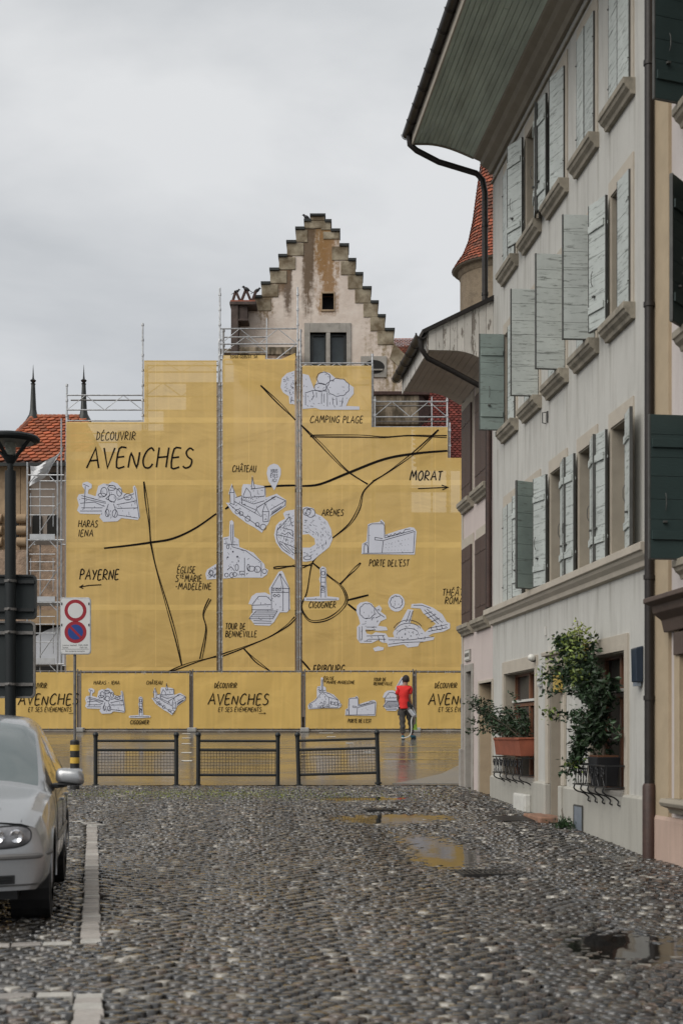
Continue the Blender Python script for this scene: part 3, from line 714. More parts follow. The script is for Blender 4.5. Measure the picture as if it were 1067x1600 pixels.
H = thing('grey_house', 'tall pale grey rendered house with green-grey shutters and wide curved eaves', 'house', (HX, HY, 0), HR)
cols = [(16.79, 17.73), (18.30, 19.23), (19.80, 20.77), (21.35, 22.30), (22.90, 23.86)]
wins = []
for y0, y1 in cols: wins.append(((y0-HY)*1.005+.06, (y1-HY)*1.005-.06))
ULEN = 8.62
rows = [(3.70, 5.32), (6.61, 8.20), (9.25, 10.86)]
holes = [(a, b, z0, z1) for z0, z1 in rows for a, b in wins]
g1 = (U(978), U(925), .78, 2.53); dr = (U(880), U(859.5), .30, 2.50, .5); g2 = (U(837.4), U(789), .80, 2.53)
holes += [g1, dr, g2]
# main wall
mb = MB(); wall_holes(mb, -.22, ULEN, -.3, 11.5, holes, .22)
mb.quad((ULEN, 0, -.3), (ULEN, -9, -.3), (ULEN, -9, 11.5), (ULEN, 0, 11.5)); mb.quad((-.22, 0, -.3), (-.22, -9, -.3), (-.22, -9, 11.5), (-.22, 0, 11.5))
mb.quad((0, -9, -.3), (ULEN, -9, -.3), (ULEN, -9, 11.5), (0, -9, 11.5)); mb.quad((0, -9, 11.5), (ULEN, -9, 11.5), (ULEN, 0, 11.5), (0, 0, 11.5))
mb.build('wall', M['grey_wall'], H)
# plinth, in three runs between the openings
for a, b, z0 in ((-.22, dr[0]-.16, .80), (dr[1]+.16, ULEN, .82)):
    pm = MB(); pm.prism([(a, .0, -.3), (a, .055, -.3), (a, .055, z0-.03), (a, .03, z0), (a, 0, z0)], (b-a, 0, 0)); pm.build('plinth', M['base_grey'], H)
# first floor string course
s = MB(); s.prism([(-.22, 0, 3.70), (-.22, .17, 3.69), (-.22, .17, 3.60), (-.22, .14, 3.59), (-.22, .12, 3.55), (-.22, .07, 3.50), (-.22, .06, 3.44), (-.22, 0, 3.42)], (ULEN+.24, 0, 0))
s.build('string_course', M['trim'], H, bevel=.006)
# thin moulding and cornice under the eaves
s = MB(); s.box(-.22, ULEN, -.01, .035, 11.13, 11.16); s.build('moulding', M['sill'], H)
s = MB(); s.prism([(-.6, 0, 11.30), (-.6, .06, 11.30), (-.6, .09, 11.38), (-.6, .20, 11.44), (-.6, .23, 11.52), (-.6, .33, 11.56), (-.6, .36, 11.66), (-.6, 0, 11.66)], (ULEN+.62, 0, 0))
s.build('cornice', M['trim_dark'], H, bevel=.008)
# coved soffit of narrow boards
def cove(t): return (.34+1.06*t, 11.60+.24*math.sin(min(1, t*1.25)*math.pi/2)-.04*t)
nb = 13
for i in range(nb):
    t0, t1 = i/nb, (i+1)/nb; a, b = cove(t0), cove(t1)
    s = MB(); u = -.6
    while u < ULEN+.04:
        ln = min(rs.uniform(1.8, 3.6), ULEN+.04-u); dy = rs.uniform(0, .003)
        s.prism([(u+.002, a[0]+.004, a[1]+dy), (u+.002, b[0]-.004, b[1]+dy), (u+.002, b[0]-.004, b[1]+.022), (u+.002, a[0]+.004, a[1]+.022)], (ln-.004, 0, 0)); u += ln
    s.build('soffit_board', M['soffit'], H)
s = MB(); pts = [cove(i/12) for i in range(13)]
s.prism([(ULEN+.04, p[0], p[1]-.012) for p in pts]+[(ULEN+.04, 1.42, 11.93), (ULEN+.04, .3, 12.25), (ULEN+.04, .3, 11.6)], (.05, 0, 0)); s.build('barge_board', M['trim_dark'], H)
s = MB(); s.box(-.6, ULEN+.06, 1.402, 1.43, 11.74, 11.94); s.build('fascia', M['trim'], H)
def gutter(house, p, q, r, m=M['gutter']):
    """open half-round gutter with raised joints"""
    P, Q = Vector(p), Vector(q); g = MB(); n = 10
    vs = []
    for e in (P, Q):
        for k in range(n+1):
            a = math.pi*k/n; vs.append(e+Vector((0, r*math.cos(a), -r*math.sin(a))))
        for k in range(n, -1, -1):
            a = math.pi*k/n; vs.append(e+Vector((0, (r-.012)*math.cos(a), -(r-.012)*math.sin(a))))
    k2 = 2*(n+1)
    g.add(vs, [(i, (i+1) % k2, (i+1) % k2+k2, i+k2) for i in range(k2)]+[tuple(range(k2)), tuple(range(2*k2-1, k2-1, -1))])
    L = (Q-P).length; nj = int(L/.62)
    for j in range(nj+1):
        c = P.lerp(Q, j/nj); ring = [c+Vector((0, (r+.012)*math.cos(math.pi*k/n), -(r+.012)*math.sin(math.pi*k/n))) for k in range(n+1)]
        g.path([tuple(x) for x in ring], .007, 5)
    return g.build('gutter', m, house, smooth=True)
gutter(H, (-.6, 1.50, 11.98), (ULEN+.12, 1.50, 11.98), .08)
s = MB(); dpv = [(ULEN+.0, 1.48, 11.95), (ULEN+.0, 1.46, 11.76), (ULEN+.02, 1.34, 11.67), (ULEN+.05, .95, 11.50), (ULEN+.06, .28, 11.33), (ULEN+.06, .17, 11.22), (ULEN+.06, .13, 11.0), (ULEN+.06, .13, 8.93)]
s.path(dpv, .052, 10)
for z in (10.4, 9.2): s.path([(ULEN+.06, .13, z), (ULEN+.06, .13, z+.05)], .062, 10)
s.build('downpipe', M['gutter'], H, smooth=True)
s = MB(); s.path([(-.33, .10, 12.0), (-.33, .10, .95)], .052, 12)
for z in (9.0, 6.3, 3.25, 1.9): s.path([(-.33, .10, z), (-.33, .10, z+.05)], .064, 12)
s.build('downpipe', M['gutter'], H, smooth=True)
s = MB(); s.path([(-.33, .10, .97), (-.33, .10, .94), (-.33, .10, -.1)], [.058, .075, .075], 12); s.build('downpipe_base', M['pipe_base'], H, smooth=True)
# roof above the eaves
s = MB(); s.prism([(-.65, 1.56, 12.0), (-.65, -4.5, 15.6), (-.65, -10.8, 12.0), (-.65, -10.8, 11.9), (-.65, -4.5, 15.45), (-.65, 1.46, 11.94)], (ULEN+.75, 0, 0)); s.build('roof', mat('brown_roof_tile', (.16, .08, .05), .8, .3, 6, .5, 12), H)
s = MB(); s.prism([(.0, 0, 11.5), (0, -4.5, 15.4), (0, -9, 11.5)], (ULEN, 0, 0)); s.build('gable', M['grey_wall'], H)

SW = .42
SP = {'a_n': shutter_mesh(SW, 1.60, 1, M['shutter']), 'a_f': shutter_mesh(SW, 1.60, -1, M['shutter']),
      't_n': shutter_mesh(SW, 1.60, 1, M['shutter_old']), 't_f': shutter_mesh(SW, 1.60, -1, M['shutter_old'])}
conf = {
 0: [((171, 'a'), (173, 'a')), ((170, 'a'), (174, 'a')), ((172, 'a'), (168, 'a')), ((116, 't'), (172, 'a')), ((2, 'a'), (2, 'a'))],
 1: [((2, 'a'), (166, 'a')), ((88, 'a'), (3, 'a')), ((92, 'a'), (2, 'a')), ((90, 'a'), (3, 'a')), ((2, 'a'), (91, 't'))],
 2: [((2, 'a'), (1, 'a')), ((1, 'a'), (2, 'a')), ((14, 'a'), (173, 'a')), ((168, 'a'), (160, 'a')), ((1, 'a'), (2, 'a'))]}
for ri, (z0, z1) in enumerate(rows):
    for ci, (a, b) in enumerate(wins):
        w_ = window(H, a, b, z0, z1, sill=None if ri == 0 else (a-.13, b+.13), sur=.09)
        nr, fr = conf[ri][ci]; place_shutters(w_, a+.002, b-.002, z0+.01, nr, fr, SP)
# ground floor windows: wide beige surrounds, red-brown wood frames
for hh, lab in ((g1, None), (g2, None)):
    u0, u1, z0, z1 = hh
    w_ = window(H, u0, u1, z0+.0, z1, dep=.22, sur=0, frame=M['wood'], mull=False)
    s = MB(); p = .035; s.box(u0-.11, u0, -.02, p, .79, z1+.20).box(u1, u1+.11, -.02, p, .79, z1+.20).box(u0, u1, -.02, p, z1, z1+.20); s.build('surround', M['trim'], w_, bevel=.004)
    um = u0+(u1-u0)*.5; s = MB(); s.box(u0+.05, u1-.05, -.21, -.14, 1.98, 2.04).box(um-.04, um+.04, -.213, -.15, z0, z1).box(u0+.05, u0+.13, -.212, -.152, z0, 1.98); s.build('casement_bars', M['wood'], w_, bevel=.004)
    s = MB(); s.box(u0+.05, u1-.05, -.20, -.10, 2.05, 2.09); s.build('transom', M['white_box'], w_, bevel=.004)
    s = MB(); s.box(u0, u1, -.22, .06, z0-.01, z0+.05); s.build('sill', M['stone'], w_, bevel=.006)
# door
u0, u1 = dr[0], dr[1]
MB().box(u1-.014, u1, -.46, -.002, .3, 2.5).box(u0, u0+.014, -.46, -.002, .3, 2.5).box(u0+.014, u1-.014, -.46, -.002, 2.486, 2.5).build('door_reveal', M['trim_dark'], H)
s = MB(); s.box(u0, u1, -.52, -.46, .3, 2.5); d_ = s.build('door', M['brown_wood'], H)
s = MB()
for i in range(4): s.box(u0+.12+.0, u1-.12, -.458, -.445, .5+i*.48, .86+i*.48)
s.build('door_panels', M['wood'], d_, bevel=.006)
s = MB(); s.ball((u0+.1, -.42, 1.4), .03); s.build('handle', M['hinge'], d_)
s = MB(); s.box(u0-.15, u0, 0, .05, .80, 2.66).box(u1, u1+.15, 0, .05, .80, 2.66).box(u0, u1, 0, .05, 2.5, 2.66); s.prism([(u0-.17, 0, 2.66), (u0-.17, .10, 2.66), (u0-.17, .11, 2.72), (u0-.17, 0, 2.75)], (u1-u0+.34, 0, 0)); s.build('door_surround', M['trim'], H, bevel=.012)
for a_, b_ in ((u0-.16, u0), (u1, u1+.16)): MB().box(a_, b_, 0, .09, -.1, .80).build('door_pedestal', M['base_grey'], H, bevel=.015)
s = MB(); s.box(u0-.02, u1+.3, .0, .34, -.1, .36); o = s.build('doorstep', M['brick_step'], H, bevel=.02)

# scrolled iron window guards
def guard(u0, u1, z0, z1, e):
    s = MB(); s.bar((u0, e, z1), (u1, e, z1), .03, .018).bar((u0, e, z0+.10), (u1, e, z0+.10), .02, .014).bar((u0, 0, z1), (u0, e, z1), .03, .018).bar((u1, 0, z1), (u1, e, z1), .03, .018)
    s.bar((u0, 0, z0+.10), (u0, e, z0+.10), .02, .014).bar((u1, 0, z0+.10), (u1, e, z0+.10), .02, .014)
    g = s.build('window_guard', M['iron'], H)
    s = MB(); n = max(5, int((u1-u0)/.24))
    for i in range(n):
        a, b = u0+(u1-u0)*i/n, u0+(u1-u0)*(i+1)/n; m_ = (a+b)/2; zz0, zz1 = z0+.10, z1; hh = zz1-zz0
        s.path([(a, e, zz0), (a, e, zz1)], .007, 5)
        for sgn in (-1, 1):
            pts = []
            for k in range(15):
                an = k/14*math.pi*2.3; rr = .045*(1-k/20)
                pts.append((m_+sgn*(.028+rr*math.cos(an)), e+.01, zz0+hh*.62+rr*1.5*math.sin(an)))
            s.path(pts, .006, 5)
            s.path([(m_+sgn*.07, e, zz1-.02), (m_+sgn*.02, e, zz0+hh*.45), (m_-sgn*.05, e, zz0+.01)], .006, 5)
    for j in range(2):
        uu = (u0, u1)[j]
        s.path([(uu, .02, z0+.1), (uu, .02, z1)], .007, 5)
    s.build('scrolls', M['iron'], g)
    for i in range(5):
        s = MB(); a = u0+(u1-u0)*(i+.3)/4.6
        pts = smooth2([(a, e, z0+.10), (a, e+.015, z0+.05), (a, e-.03, z0+.01), (a, e-.12, z0-.02), (a, e-.18, z0-.07), (a, e-.17, z0-.11), (a, e-.22, z0-.13)], 3)
        s.path(pts, .010, 6); s.build('bracket', M['iron'], g)
    return g
guard(g1[0]-.03, g1[1]-.0, .78, 1.14, .26)
guard(g2[0]-.0, g2[1]-.05, .80, 1.16, .22)

def hung(name, u, v, z, label, cat, house_rz=HR):
    c, s_ = math.cos(HR), math.sin(HR)
    return thing(name, label, cat, (HX+u*c-v*s_, HY+u*s_+v*c, z), HR)
def hw(u, v, z):
    c, s_ = math.cos(HR), math.sin(HR); return (HX+u*c-v*s_, HY+u*s_+v*c, z)
e = hung('wall_cabinet', U(1001), .0, ZW(1001, 1070), 'narrow dark blue cabinet fixed on the grey wall beside the near downpipe', 'cabinet')
s = MB(); s.prism([(-.09, .003, .03), (-.09, .09, .03), (-.09, .10, .42), (-.09, .003, .45)], (.18, 0, 0)); s.build('housing', M['box_blue'], e, bevel=.012)
s = MB(); s.box(-.06, .06, .02, .08, -.015, .028); s.build('tray', M['vent'], e)
e = hung('wall_lamp', U(837), .0, ZW(837, 1028), 'small white globe lamp on the corner of the far ground floor window frame', 'lamp')
s = MB(); s.ball((-.10, .10, 0), .055); s.build('globe', M['globe'], e, smooth='full')
s = MB(); s.path([(-.10, .003, -.02), (-.10, .06, -.06), (-.10, .10, -.05)], .014, 6); s.build('bracket', M['iron'], e)
e = hung('bell_panel', U(844), .0, ZW(844, 1073), 'slim white bell panel with little name plates left of the door', 'panel')
s = MB(); s.box(-.12, .06, .003, .04, 0, .32); s.build('panel', M['deck'], e, bevel=.006)
s = MB()
for i in range(6): s.box(-.10, .04, .041, .046, .03+i*.048, .062+i*.048)
s.build('name_plates', M['white_box'], e)
e = hung('letter_box', dr[0]-.075, .052, ZW(884, 1082), 'yellow letter box on the door surround half hidden by the tall plant', 'letter box')
s = MB(); s.box(-.09, .09, 0, .10, 0, .28); s.build('box', M['yellow_box'], e, bevel=.01); s = MB(); s.box(-.07, .07, .101, .106, .20, .225); s.build('slot', M['black'], e)
e = hung('vent_plate', U(910), .055, ZW(910, 1302), 'square zinc vent plate set low in the plinth of the grey house', 'vent')
s = MB(); s.box(-.20, .20, .0, .015, 0, .36); s.build('plate', M['vent'], e, bevel=.004); s = MB(); s.box(-.22, -.2, 0, .02, -.01, .37).box(.2, .22, 0, .02, -.01, .37).box(-.2, .2, 0, .02, .36, .38); s.build('frame', M['hinge'], e)
e = hung('meter_box', U(825), .055, ZW(825, 1268), 'small whitewashed box standing against the plinth below the far window', 'box')
s = MB(); s.box(-.40, .40, 0, .10, -.12, .28); s.build('box', M['white_box'], e, bevel=.02); s = MB(); s.box(-.36, .36, .101, .108, .0, .25); s.build('lid', M['white_box'], e, bevel=.004)
e = hung('wall_thermometer', U(852.5), .0, ZW(852, 993), 'tiny white strip fixed high on the grey wall above the door', 'plate')
s = MB(); s.box(-.03, .03, .003, .02, 0, .13); s.build('plate', M['white_box'], e)
e = hung('shutter_stay', U(853), .0, ZW(853, 662), 'small rusty iron stay on the grey wall below the middle shutters', 'stay')
s = MB(); s.path([(0, .003, 0), (0, .06, .01), (0, .06, .16), (0, .003, .17)], .009, 6); s.box(-.12, -.06, .003, .02, .0, .16); s.build('stay', M['hinge'], e)

# ---- pink house
PU0, PU1 = ULEN+.004, U(722)
P = thing('pink_house', 'narrow pale pink house with dark brown shutters and a low boarded eave', 'house', (HX, HY, 0), HR)
cs = [(U(765), U(746)), (U(739), U(725))]
prow = [(3.62, 5.10), (5.98, 7.75)]
ph = [(a, b, z0, z1, .2) for z0, z1 in prow for a, b in cs]
pd1 = (U(737.5), U(729), .40, 2.72, .35); pd2 = (U(769.5), U(749), .30, 2.45, .55)
ph += [pd1, pd2]
mb = MB(); wall_holes(mb, PU0, PU1, -.3, 8.3, ph, .2)
mb.quad((PU1, 0, -.3), (PU1, -9, -.3), (PU1, -9, 8.3), (PU1, 0, 8.3)); mb.quad((PU0, -9, -.3), (PU1, -9, -.3), (PU1, -9, 8.3), (PU0, -9, 8.3))
mb.build('wall', M['pink_wall'], P)
s = MB(); s.box(PU1-.14, PU1+.03, -.3, .03, .3, 2.9); s.box(PU1-.16, PU1+.05, -.3, .07, -.1, 1.25); s.build('corner_stones', M['stone'], P, bevel=.01)
s = MB(); s.box(PU1-.14, PU1+.02, -.3, .018, 2.9, 8.1); s.build('corner_band', M['trim'], P)
for z0, z1 in prow:
    for (a, b) in cs:
        w_ = window(P, a, b, z0, z1, dep=.2, sur=.08, sill=(a-.07, b+.07), frame=M['shutter_brown'])
        for k, (x0, x1) in enumerate(((a, (a+b)/2), ((a+b)/2, b))):
            s = MB(); s.box(x0+.004, x1-.004, .025, .06, z0+.01, z1-.01)
            for zz in (.16, .82): s.box(x0+.03, x1-.03, .06, .068, z0+(z1-z0)*zz-.02, z0+(z1-z0)*zz+.02)
            s.build('shutter', M['shutter_brown'], w_, bevel=.004)
for (a, b, z0, z1, dp), mm, t in ((pd1, M['stone'], .14), (pd2, M['trim'], .05)):
    s = MB(); s.box(a, b, -dp-.03, -dp+.02, z0-.3, z1); d_ = s.build('door', M['brown_wood'], P)
    s = MB(); s.box(a+.1, b-.1, -dp+.021, -dp+.035, z0+.3, z1-.3); s.build('door_panels', M['wood'], d_, bevel=.004)
    s = MB(); s.box(a-t, a, -dp, .03, -.1, z1+t).box(b, b+t, -dp, .03, -.1, z1+t).box(a, b, -dp, .03, z1, z1+t); s.build('door_surround', mm, P, bevel=.006)
    MB().box(b-.014, b-.001, -dp+.02, .0, .0, z1).build('door_reveal', M['tan'] if t < .1 else M['stone'], P)
s = MB(); s.box(pd2[1]+.001, pd2[1]+.004, -.54, -.002, 0, 2.4)
# brown downpipe at the joint of the houses
s = MB(); s.path([(ULEN+.08, .06, 8.2), (ULEN+.08, .06, 3.75)], .045, 10); s.build('downpipe', M['pipe_base'], P, smooth=True)
# eave: flat soffit boards, fascia, peeling gable boarding
E0, E1 = PU0+.0, 11.62
def sof(t): return (.02+1.12*t, 7.70+.50*math.sin(min(1, .35+t*1.1)*math.pi/2))
nb = 10
for i in range(nb):
    a, b = sof(i/nb), sof((i+1)/nb); s = MB(); s.prism([(E0, a[0]+.003, a[1]), (E0, b[0]-.003, b[1]), (E0, b[0]-.003, b[1]+.02), (E0, a[0]+.003, a[1]+.02)], (E1-E0, 0, 0)); s.build('soffit_board', M['soffit2'], P)
s = MB(); s.box(E0-.02, E1, 1.142, 1.17, 8.15, 8.50); s.build('fascia', M['peel'], P, bevel=.004)
pts = [sof(i/8) for i in range(9)]
n_ = 9
for i in range(n_):
    y0, y1 = 1.14*i/n_+.003, 1.14*(i+1)/n_-.003; zf = lambda y: 9.12-(y/1.14)*.60; zb = lambda y: sof(max(0, (y-.02)/1.12))[1]
    s = MB(); s.prism([(E0-.035, y0, zb(y0)), (E0-.035, y1, zb(y1)), (E0-.035, y1, zf(y1)), (E0-.035, y0, zf(y0))], (.03, 0, 0)); s.build('gable_board', M['peel'], P)
s = MB(); s.prism([(E0-.1, 1.26, 8.53), (E0-.1, 0, 9.17), (E0-.1, -4.5, 11.0), (E0-.1, -9, 9.2), (E0-.1, -9, 9.1), (E0-.1, -4.5, 10.9), (E0-.1, 0, 9.09), (E0-.1, 1.24, 8.47)], (E1-E0+.15, 0, 0))
s.build('roof', M['gutter'], P)
gutter(P, (E0-.06, 1.27, 8.48), (E1+.05, 1.27, 8.48), .09)
s = MB(); s.path([(E0+.02, 1.27, 8.40), (E0+.02, 1.25, 8.22), (E0+.06, 1.14, 8.08), (E0+.10, .7, 7.88), (E0+.12, .14, 7.60), (E0+.12, .06, 7.50), (E0+.12, .06, 3.7)], .048, 10); s.build('downpipe', M['gutter'], P, smooth=True)
e = hung('street_plate', U(731), .0, ZW(731, 1033), 'small framed street plate above the narrow stone doorway of the pink house', 'sign')
s = MB(); s.box(-.28, .22, .003, .03, 0, .22); s.build('plate', M['stone'], e, bevel=.004); s = MB(); s.box(-.25, .19, .031, .035, .03, .19); s.build('face', M['white_box'], e)
s = MB()
for i in range(6): s.box(-.22+.07*i, -.18+.07*i, .036, .038, .08, .15)
s.build('lettering', M['sign_text'], e)

# ---- house at the right edge
Q = thing('beige_house', 'pink and beige house at the right edge with dark green shutters', 'house', (HX, HY, 0), HR)
q_h = [(-2.75, -1.18, .85, 2.55, .25)]
qrow = [(3.35, 4.85), (5.75, 7.32), (8.10, 9.7)]
qc = [(-2.35, -1.38), (-4.6, -3.7), (-6.6, -5.7)]
q_h += [(a, b, z0, z1, .2) for z0, z1 in qrow for a, b in qc]
mb = MB(); wall_holes(mb, -9, -.224, -.3, 12, q_h, .2)
mb.quad((-9, 0, -.3), (-9, -9, -.3), (-9, -9, 12), (-9, 0, 12)); mb.quad((-9, -9, -.3), (-.224, -9, -.3), (-.224, -9, 12), (-9, -9, 12)); mb.quad((-.224, 0, 11.2), (-.224, -9, 11.2), (-.224, -9, 12), (-.224, 0, 12))
mb.build('wall', M['right_wall'], Q)
s = MB(); s.box(-.80, -.226, -.02, .04, .60, 12); s.build('pilaster', M['tan'], Q, bevel=.004)
s = MB(); s.prism([(-9, 0, -.3), (-9, .06, -.3), (-9, .06, .58), (-9, .045, .62), (-9, 0, .62)], (8.775, 0, 0)); s.build('plinth', M['base_pink'], Q)
s = MB(); s.prism([(-9.1, .5, 11.6), (-9.1, -4.5, 14.8), (-9.1, -9.6, 11.8), (-9.1, -4.5, 14.5)], (8.6, 0, 0)); s.build('roof', mat('beige_house_roof', (.16, .08, .05), .8, .3, 6, .5, 12), Q)
s = MB(); s.prism([(-9, .0, 11.9), (-9, -4.5, 14.6), (-9, -9, 11.9)], (8.9, 0, 0)); s.build('gable', M['right_wall'], Q)
SP2 = {'g_n': shutter_mesh(.42, 1.50, 1, M['shutter_dark']), 'g_f': shutter_mesh(.42, 1.50, -1, M['shutter_dark'])}
for zi, (z0, z1) in enumerate(qrow):
    for ci, (a, b) in enumerate(qc):
        w_ = window(Q, a, b, z0, z1, dep=.2, sur=.13, sill=(a-.14, b+.14), surm=M['tan'])
        cf = ((172, 'g'), ((88, 'g'), (42, 'g'), (74, 'g'))[zi]) if ci == 0 else ((150, 'g'), (165, 'g'))
        place_shutters(w_, a, b, z0, cf[0], cf[1], SP2)
a, b, z0, z1, dp = q_h[0]
w_ = window(Q, a, b, z0, z1, dep=.25, sur=0, frame=M['wood'])
for a_, b_ in ((a-.16, a), (b, b+.16)): MB().box(a_, b_, -.02, .05, z0-.02, z1+.1).build('surround', M['tan'], w_, bevel=.006)
s = MB(); s.prism([(a-.25, -.02, z0-.02), (a-.25, .17, z0-.02), (a-.25, .19, z0-.06), (a-.25, .17, z0-.10), (a-.25, .09, z0-.13), (a-.25, .07, z0-.18), (a-.25, -.02, z0-.18)], (b-a+.5, 0, 0)); s.build('sill', M['trim_dark'], w_, bevel=.008)
s = MB(); s.prism([(a-.4, 0, 2.62), (a-.4, .10, 2.62), (a-.4, .13, 2.75), (a-.4, .22, 2.82), (a-.4, .24, 2.90), (a-.4, .33, 2.93), (a-.4, .33, 2.98), (a-.4, 0, 3.05)], (b-a+.75, 0, 0)); s.box(a-.1, b+.1, -.01, .08, 2.36, 2.60)
s.build('shop_cornice', M['brown_wood'], Q, bevel=.008)
for o in list(SP.values())+list(SP2.values()):
    for ch in list(o.children): bpy.data.objects.remove(ch)
    bpy.data.objects.remove(o)
# ------------------------------------------------------------------ castle behind the scaffold
YC = 49.5
K = thing('castle', 'old castle with a stained stepped gable behind the yellow scaffold nets', 'castle', (0, YC, 0))
def kx(px, Y=YC): return WX(px, Y)
def kz(py, Y=YC): return WZ(py, Y)
stepsL = [(397.5, 463.8), (408.5, 442.5), (421.8, 421), (435.5, 399.7), (448, 378), (462, 357), (475.5, 344.5), (485, 336.5)]
stepsR = [(507, 336.5), (516.4, 345.5), (530, 360), (543.8, 383), (555, 406), (566, 428), (579, 450), (590, 472), (601, 493.6), (615, 515)]
out_ = []
x, y = 365, 1120; out_.append((365, 1120)); out_.append((365, 484)); out_.append((397.5, 484))
for i, (sx_, sy_) in enumerate(stepsL):
    out_.append((sx_, sy_)); nx_ = stepsL[i+1][0] if i+1 < len(stepsL) else None
    if nx_: out_.append((nx_, sy_))
out_.append((507, 336.5))
for i, (sx_, sy_) in enumerate(stepsR[1:]):
    out_.append((stepsR[i][0], sy_)); out_.append((sx_, sy_))
out_ += [(615, 537), (642, 537+28), (642, 1120)]
# de-duplicate
o2 = []
for p in out_:
    if not o2 or (abs(p[0]-o2[-1][0])+abs(p[1]-o2[-1][1]) > .2): o2.append(p)
s = MB(); s.prism([(kx(a), 0, kz(b)) for a, b in o2], (0, .8, 0))
gw = s.build('gable_wall', M['gable'], K)
# openings are let in with boolean cutters
def cut(o, boxes):
    bm_ = MB()
    for b in boxes: bm_.box(*b)
    c = bm_.build('cutter', None); md = o.modifiers.new('cut', 'BOOLEAN'); md.object = c; md.operation = 'DIFFERENCE'; md.solver = 'EXACT'
    dg = bpy.context.evaluated_depsgraph_get(); c.parent = o.parent; bpy.context.view_layer.update()
    me = bpy.data.meshes.new_from_object(o.evaluated_get(bpy.context.evaluated_depsgraph_get())); o.modifiers.clear(); o.data = me
    bpy.data.objects.remove(c)
cut(gw, [(kx(484), kx(541), -.2, .45, kz(590), kz(520)), (kx(503), kx(521), -.2, .5, kz(484), kz(459))])
# step stones and dark copings
stp = [(a, b) for a, b in stepsL]
for i, (a, b) in enumerate(stepsL[:-1]):
    nb_ = stepsL[i+1]; lo = b+22 if i < 6 else b+13
    r_ = a+ (26 if i < 5 else 18)
    s = MB(); s.box(kx(a+.2), kx(r_), -.03, .83, kz(lo), kz(b)-.05); s.build('step_stone', M['step_stone'], K, bevel=.02)
    s = MB(); s.box(kx(a-1.2), kx(nb_[0]+.2), -.09, .88, kz(b)-.048, kz(b)+.04); s.build('coping', M['lead'], K)
for i in range(1, len(stepsR)):
    a, b = stepsR[i-1][0], stepsR[i][1]; r_ = stepsR[i][0]
    lo = b+(24 if i > 2 else 14)
    s = MB(); s.box(kx(a-(12 if i > 1 else 6)), kx(r_-.2), -.03, .83, kz(lo), kz(b)-.05); s.build('step_stone', M['step_stone'], K, bevel=.02)
    s = MB(); s.box(kx(a-.2), kx(r_+1.2), -.09, .88, kz(b)-.048, kz(b)+.04); s.build('coping', M['lead'], K)
s = MB(); s.box(kx(485), kx(507), -.04, .84, kz(345), kz(336.5)-.04).box(kx(475.5), kx(516), -.035, .835, kz(357), kz(345.2)); s.build('top_stone', M['step_stone'], K, bevel=.02)
s = MB(); s.box(kx(483.8), kx(508.2), -.1, .9, kz(336.5)-.038, kz(335)); s.build('coping', M['lead'], K)
s = MB(); s.prism([(kx(615), -.04, kz(537)), (kx(642), -.04, kz(565)), (kx(642), -.04, kz(590)), (kx(608), -.04, kz(560))], (0, .86, 0)); s.build('coping', M['step_stone'], K)
# big mullioned window
s = MB()
for a, b, c, d in ((475, 484, 505, 600), (541, 548, 505, 600), (484, 541, 505, 520), (509, 515.5, 520, 600)): s.box(kx(a), kx(b), -.05, .25, kz(d), kz(c))
w_ = s.build('window', M['stone'], K, bevel=.015)
s = MB(); s.box(kx(484), kx(541), .20, .24, kz(590), kz(520)); s.build('pane', mat('castle_pane', (.035, .045, .048), .15, .3, 2), w_)
s = MB()
for a, b in ((485, 488.5), (506, 509), (516, 518), (536, 541)): s.box(kx(a), kx(b), .12, .19, kz(590), kz(521))
s.box(kx(485), kx(541), .125, .185, kz(524), kz(521)); s.build('casement', M['lead'], w_)
s = MB()
for a, b, c, d in ((501, 503, 456, 487), (521, 523, 456, 487), (503, 521, 456, 459), (503, 521, 484, 487)): s.box(kx(a), kx(b), -.04, .3, kz(d), kz(c))
w_ = s.build('window', M['sandstone'], K, bevel=.01)
s = MB(); s.box(kx(503), kx(521), .40, .46, kz(484), kz(459)); s.build('pane', M['dark_hole'], w_)
# oval louvre stone
s = MB(); s.box(kx(563), kx(603), -.06, .0, kz(590), kz(557)); w_ = s.build('louvre_stone', M['stone'], K, bevel=.01)
s = MB(); pts = [(kx(584)+.36*math.cos(t_*math.pi/10), -.068, kz(574)+.24*math.sin(t_*math.pi/10)) for t_ in range(20)]; s.prism(pts, (0, .006, 0)); s.build('opening', M['dark_hole'], w_)
s = MB()
for j in range(1): s.box(kx(584)-.30, kx(584)+.30, -.12, -.069, kz(580)+.12*j, kz(580)+.12*j+.05)
s.build('louvres', M['stone'], w_)
# chimney with its zigzag crown
s = MB(); s.box(kx(363), kx(374), -.7, .2, kz(566), kz(484)); s.box(kx(374), kx(388), -.62, -.002, kz(507), kz(486)); s.box(kx(361), kx(402), -.75, .1, kz(486), kz(481)); s.box(kx(374), kx(390), -.68, -.004, kz(510), kz(507))
ch = s.build('chimney', mat('sooty_chimney_stone', (.075, .055, .048), .9, .4, 4, .6, 15), K, bevel=.015)
s = MB(); s.box(kx(362), kx(400), -.7, .05, kz(481), kz(478.5)); s.build('tile_course', M['terracotta'], ch)
s = MB(); zz = [(363, 480), (369, 459), (377, 477), (385, 456.5), (393.5, 477), (401, 458)]
for dy in (-.3,):
    for i in range(5): s.bar((kx(zz[i][0]), dy, kz(zz[i][1])), (kx(zz[i+1][0]), dy, kz(zz[i+1][1])), .085, .085, up=(0, 1, 0))
s.build('zigzag_crown', M['rust'], ch)
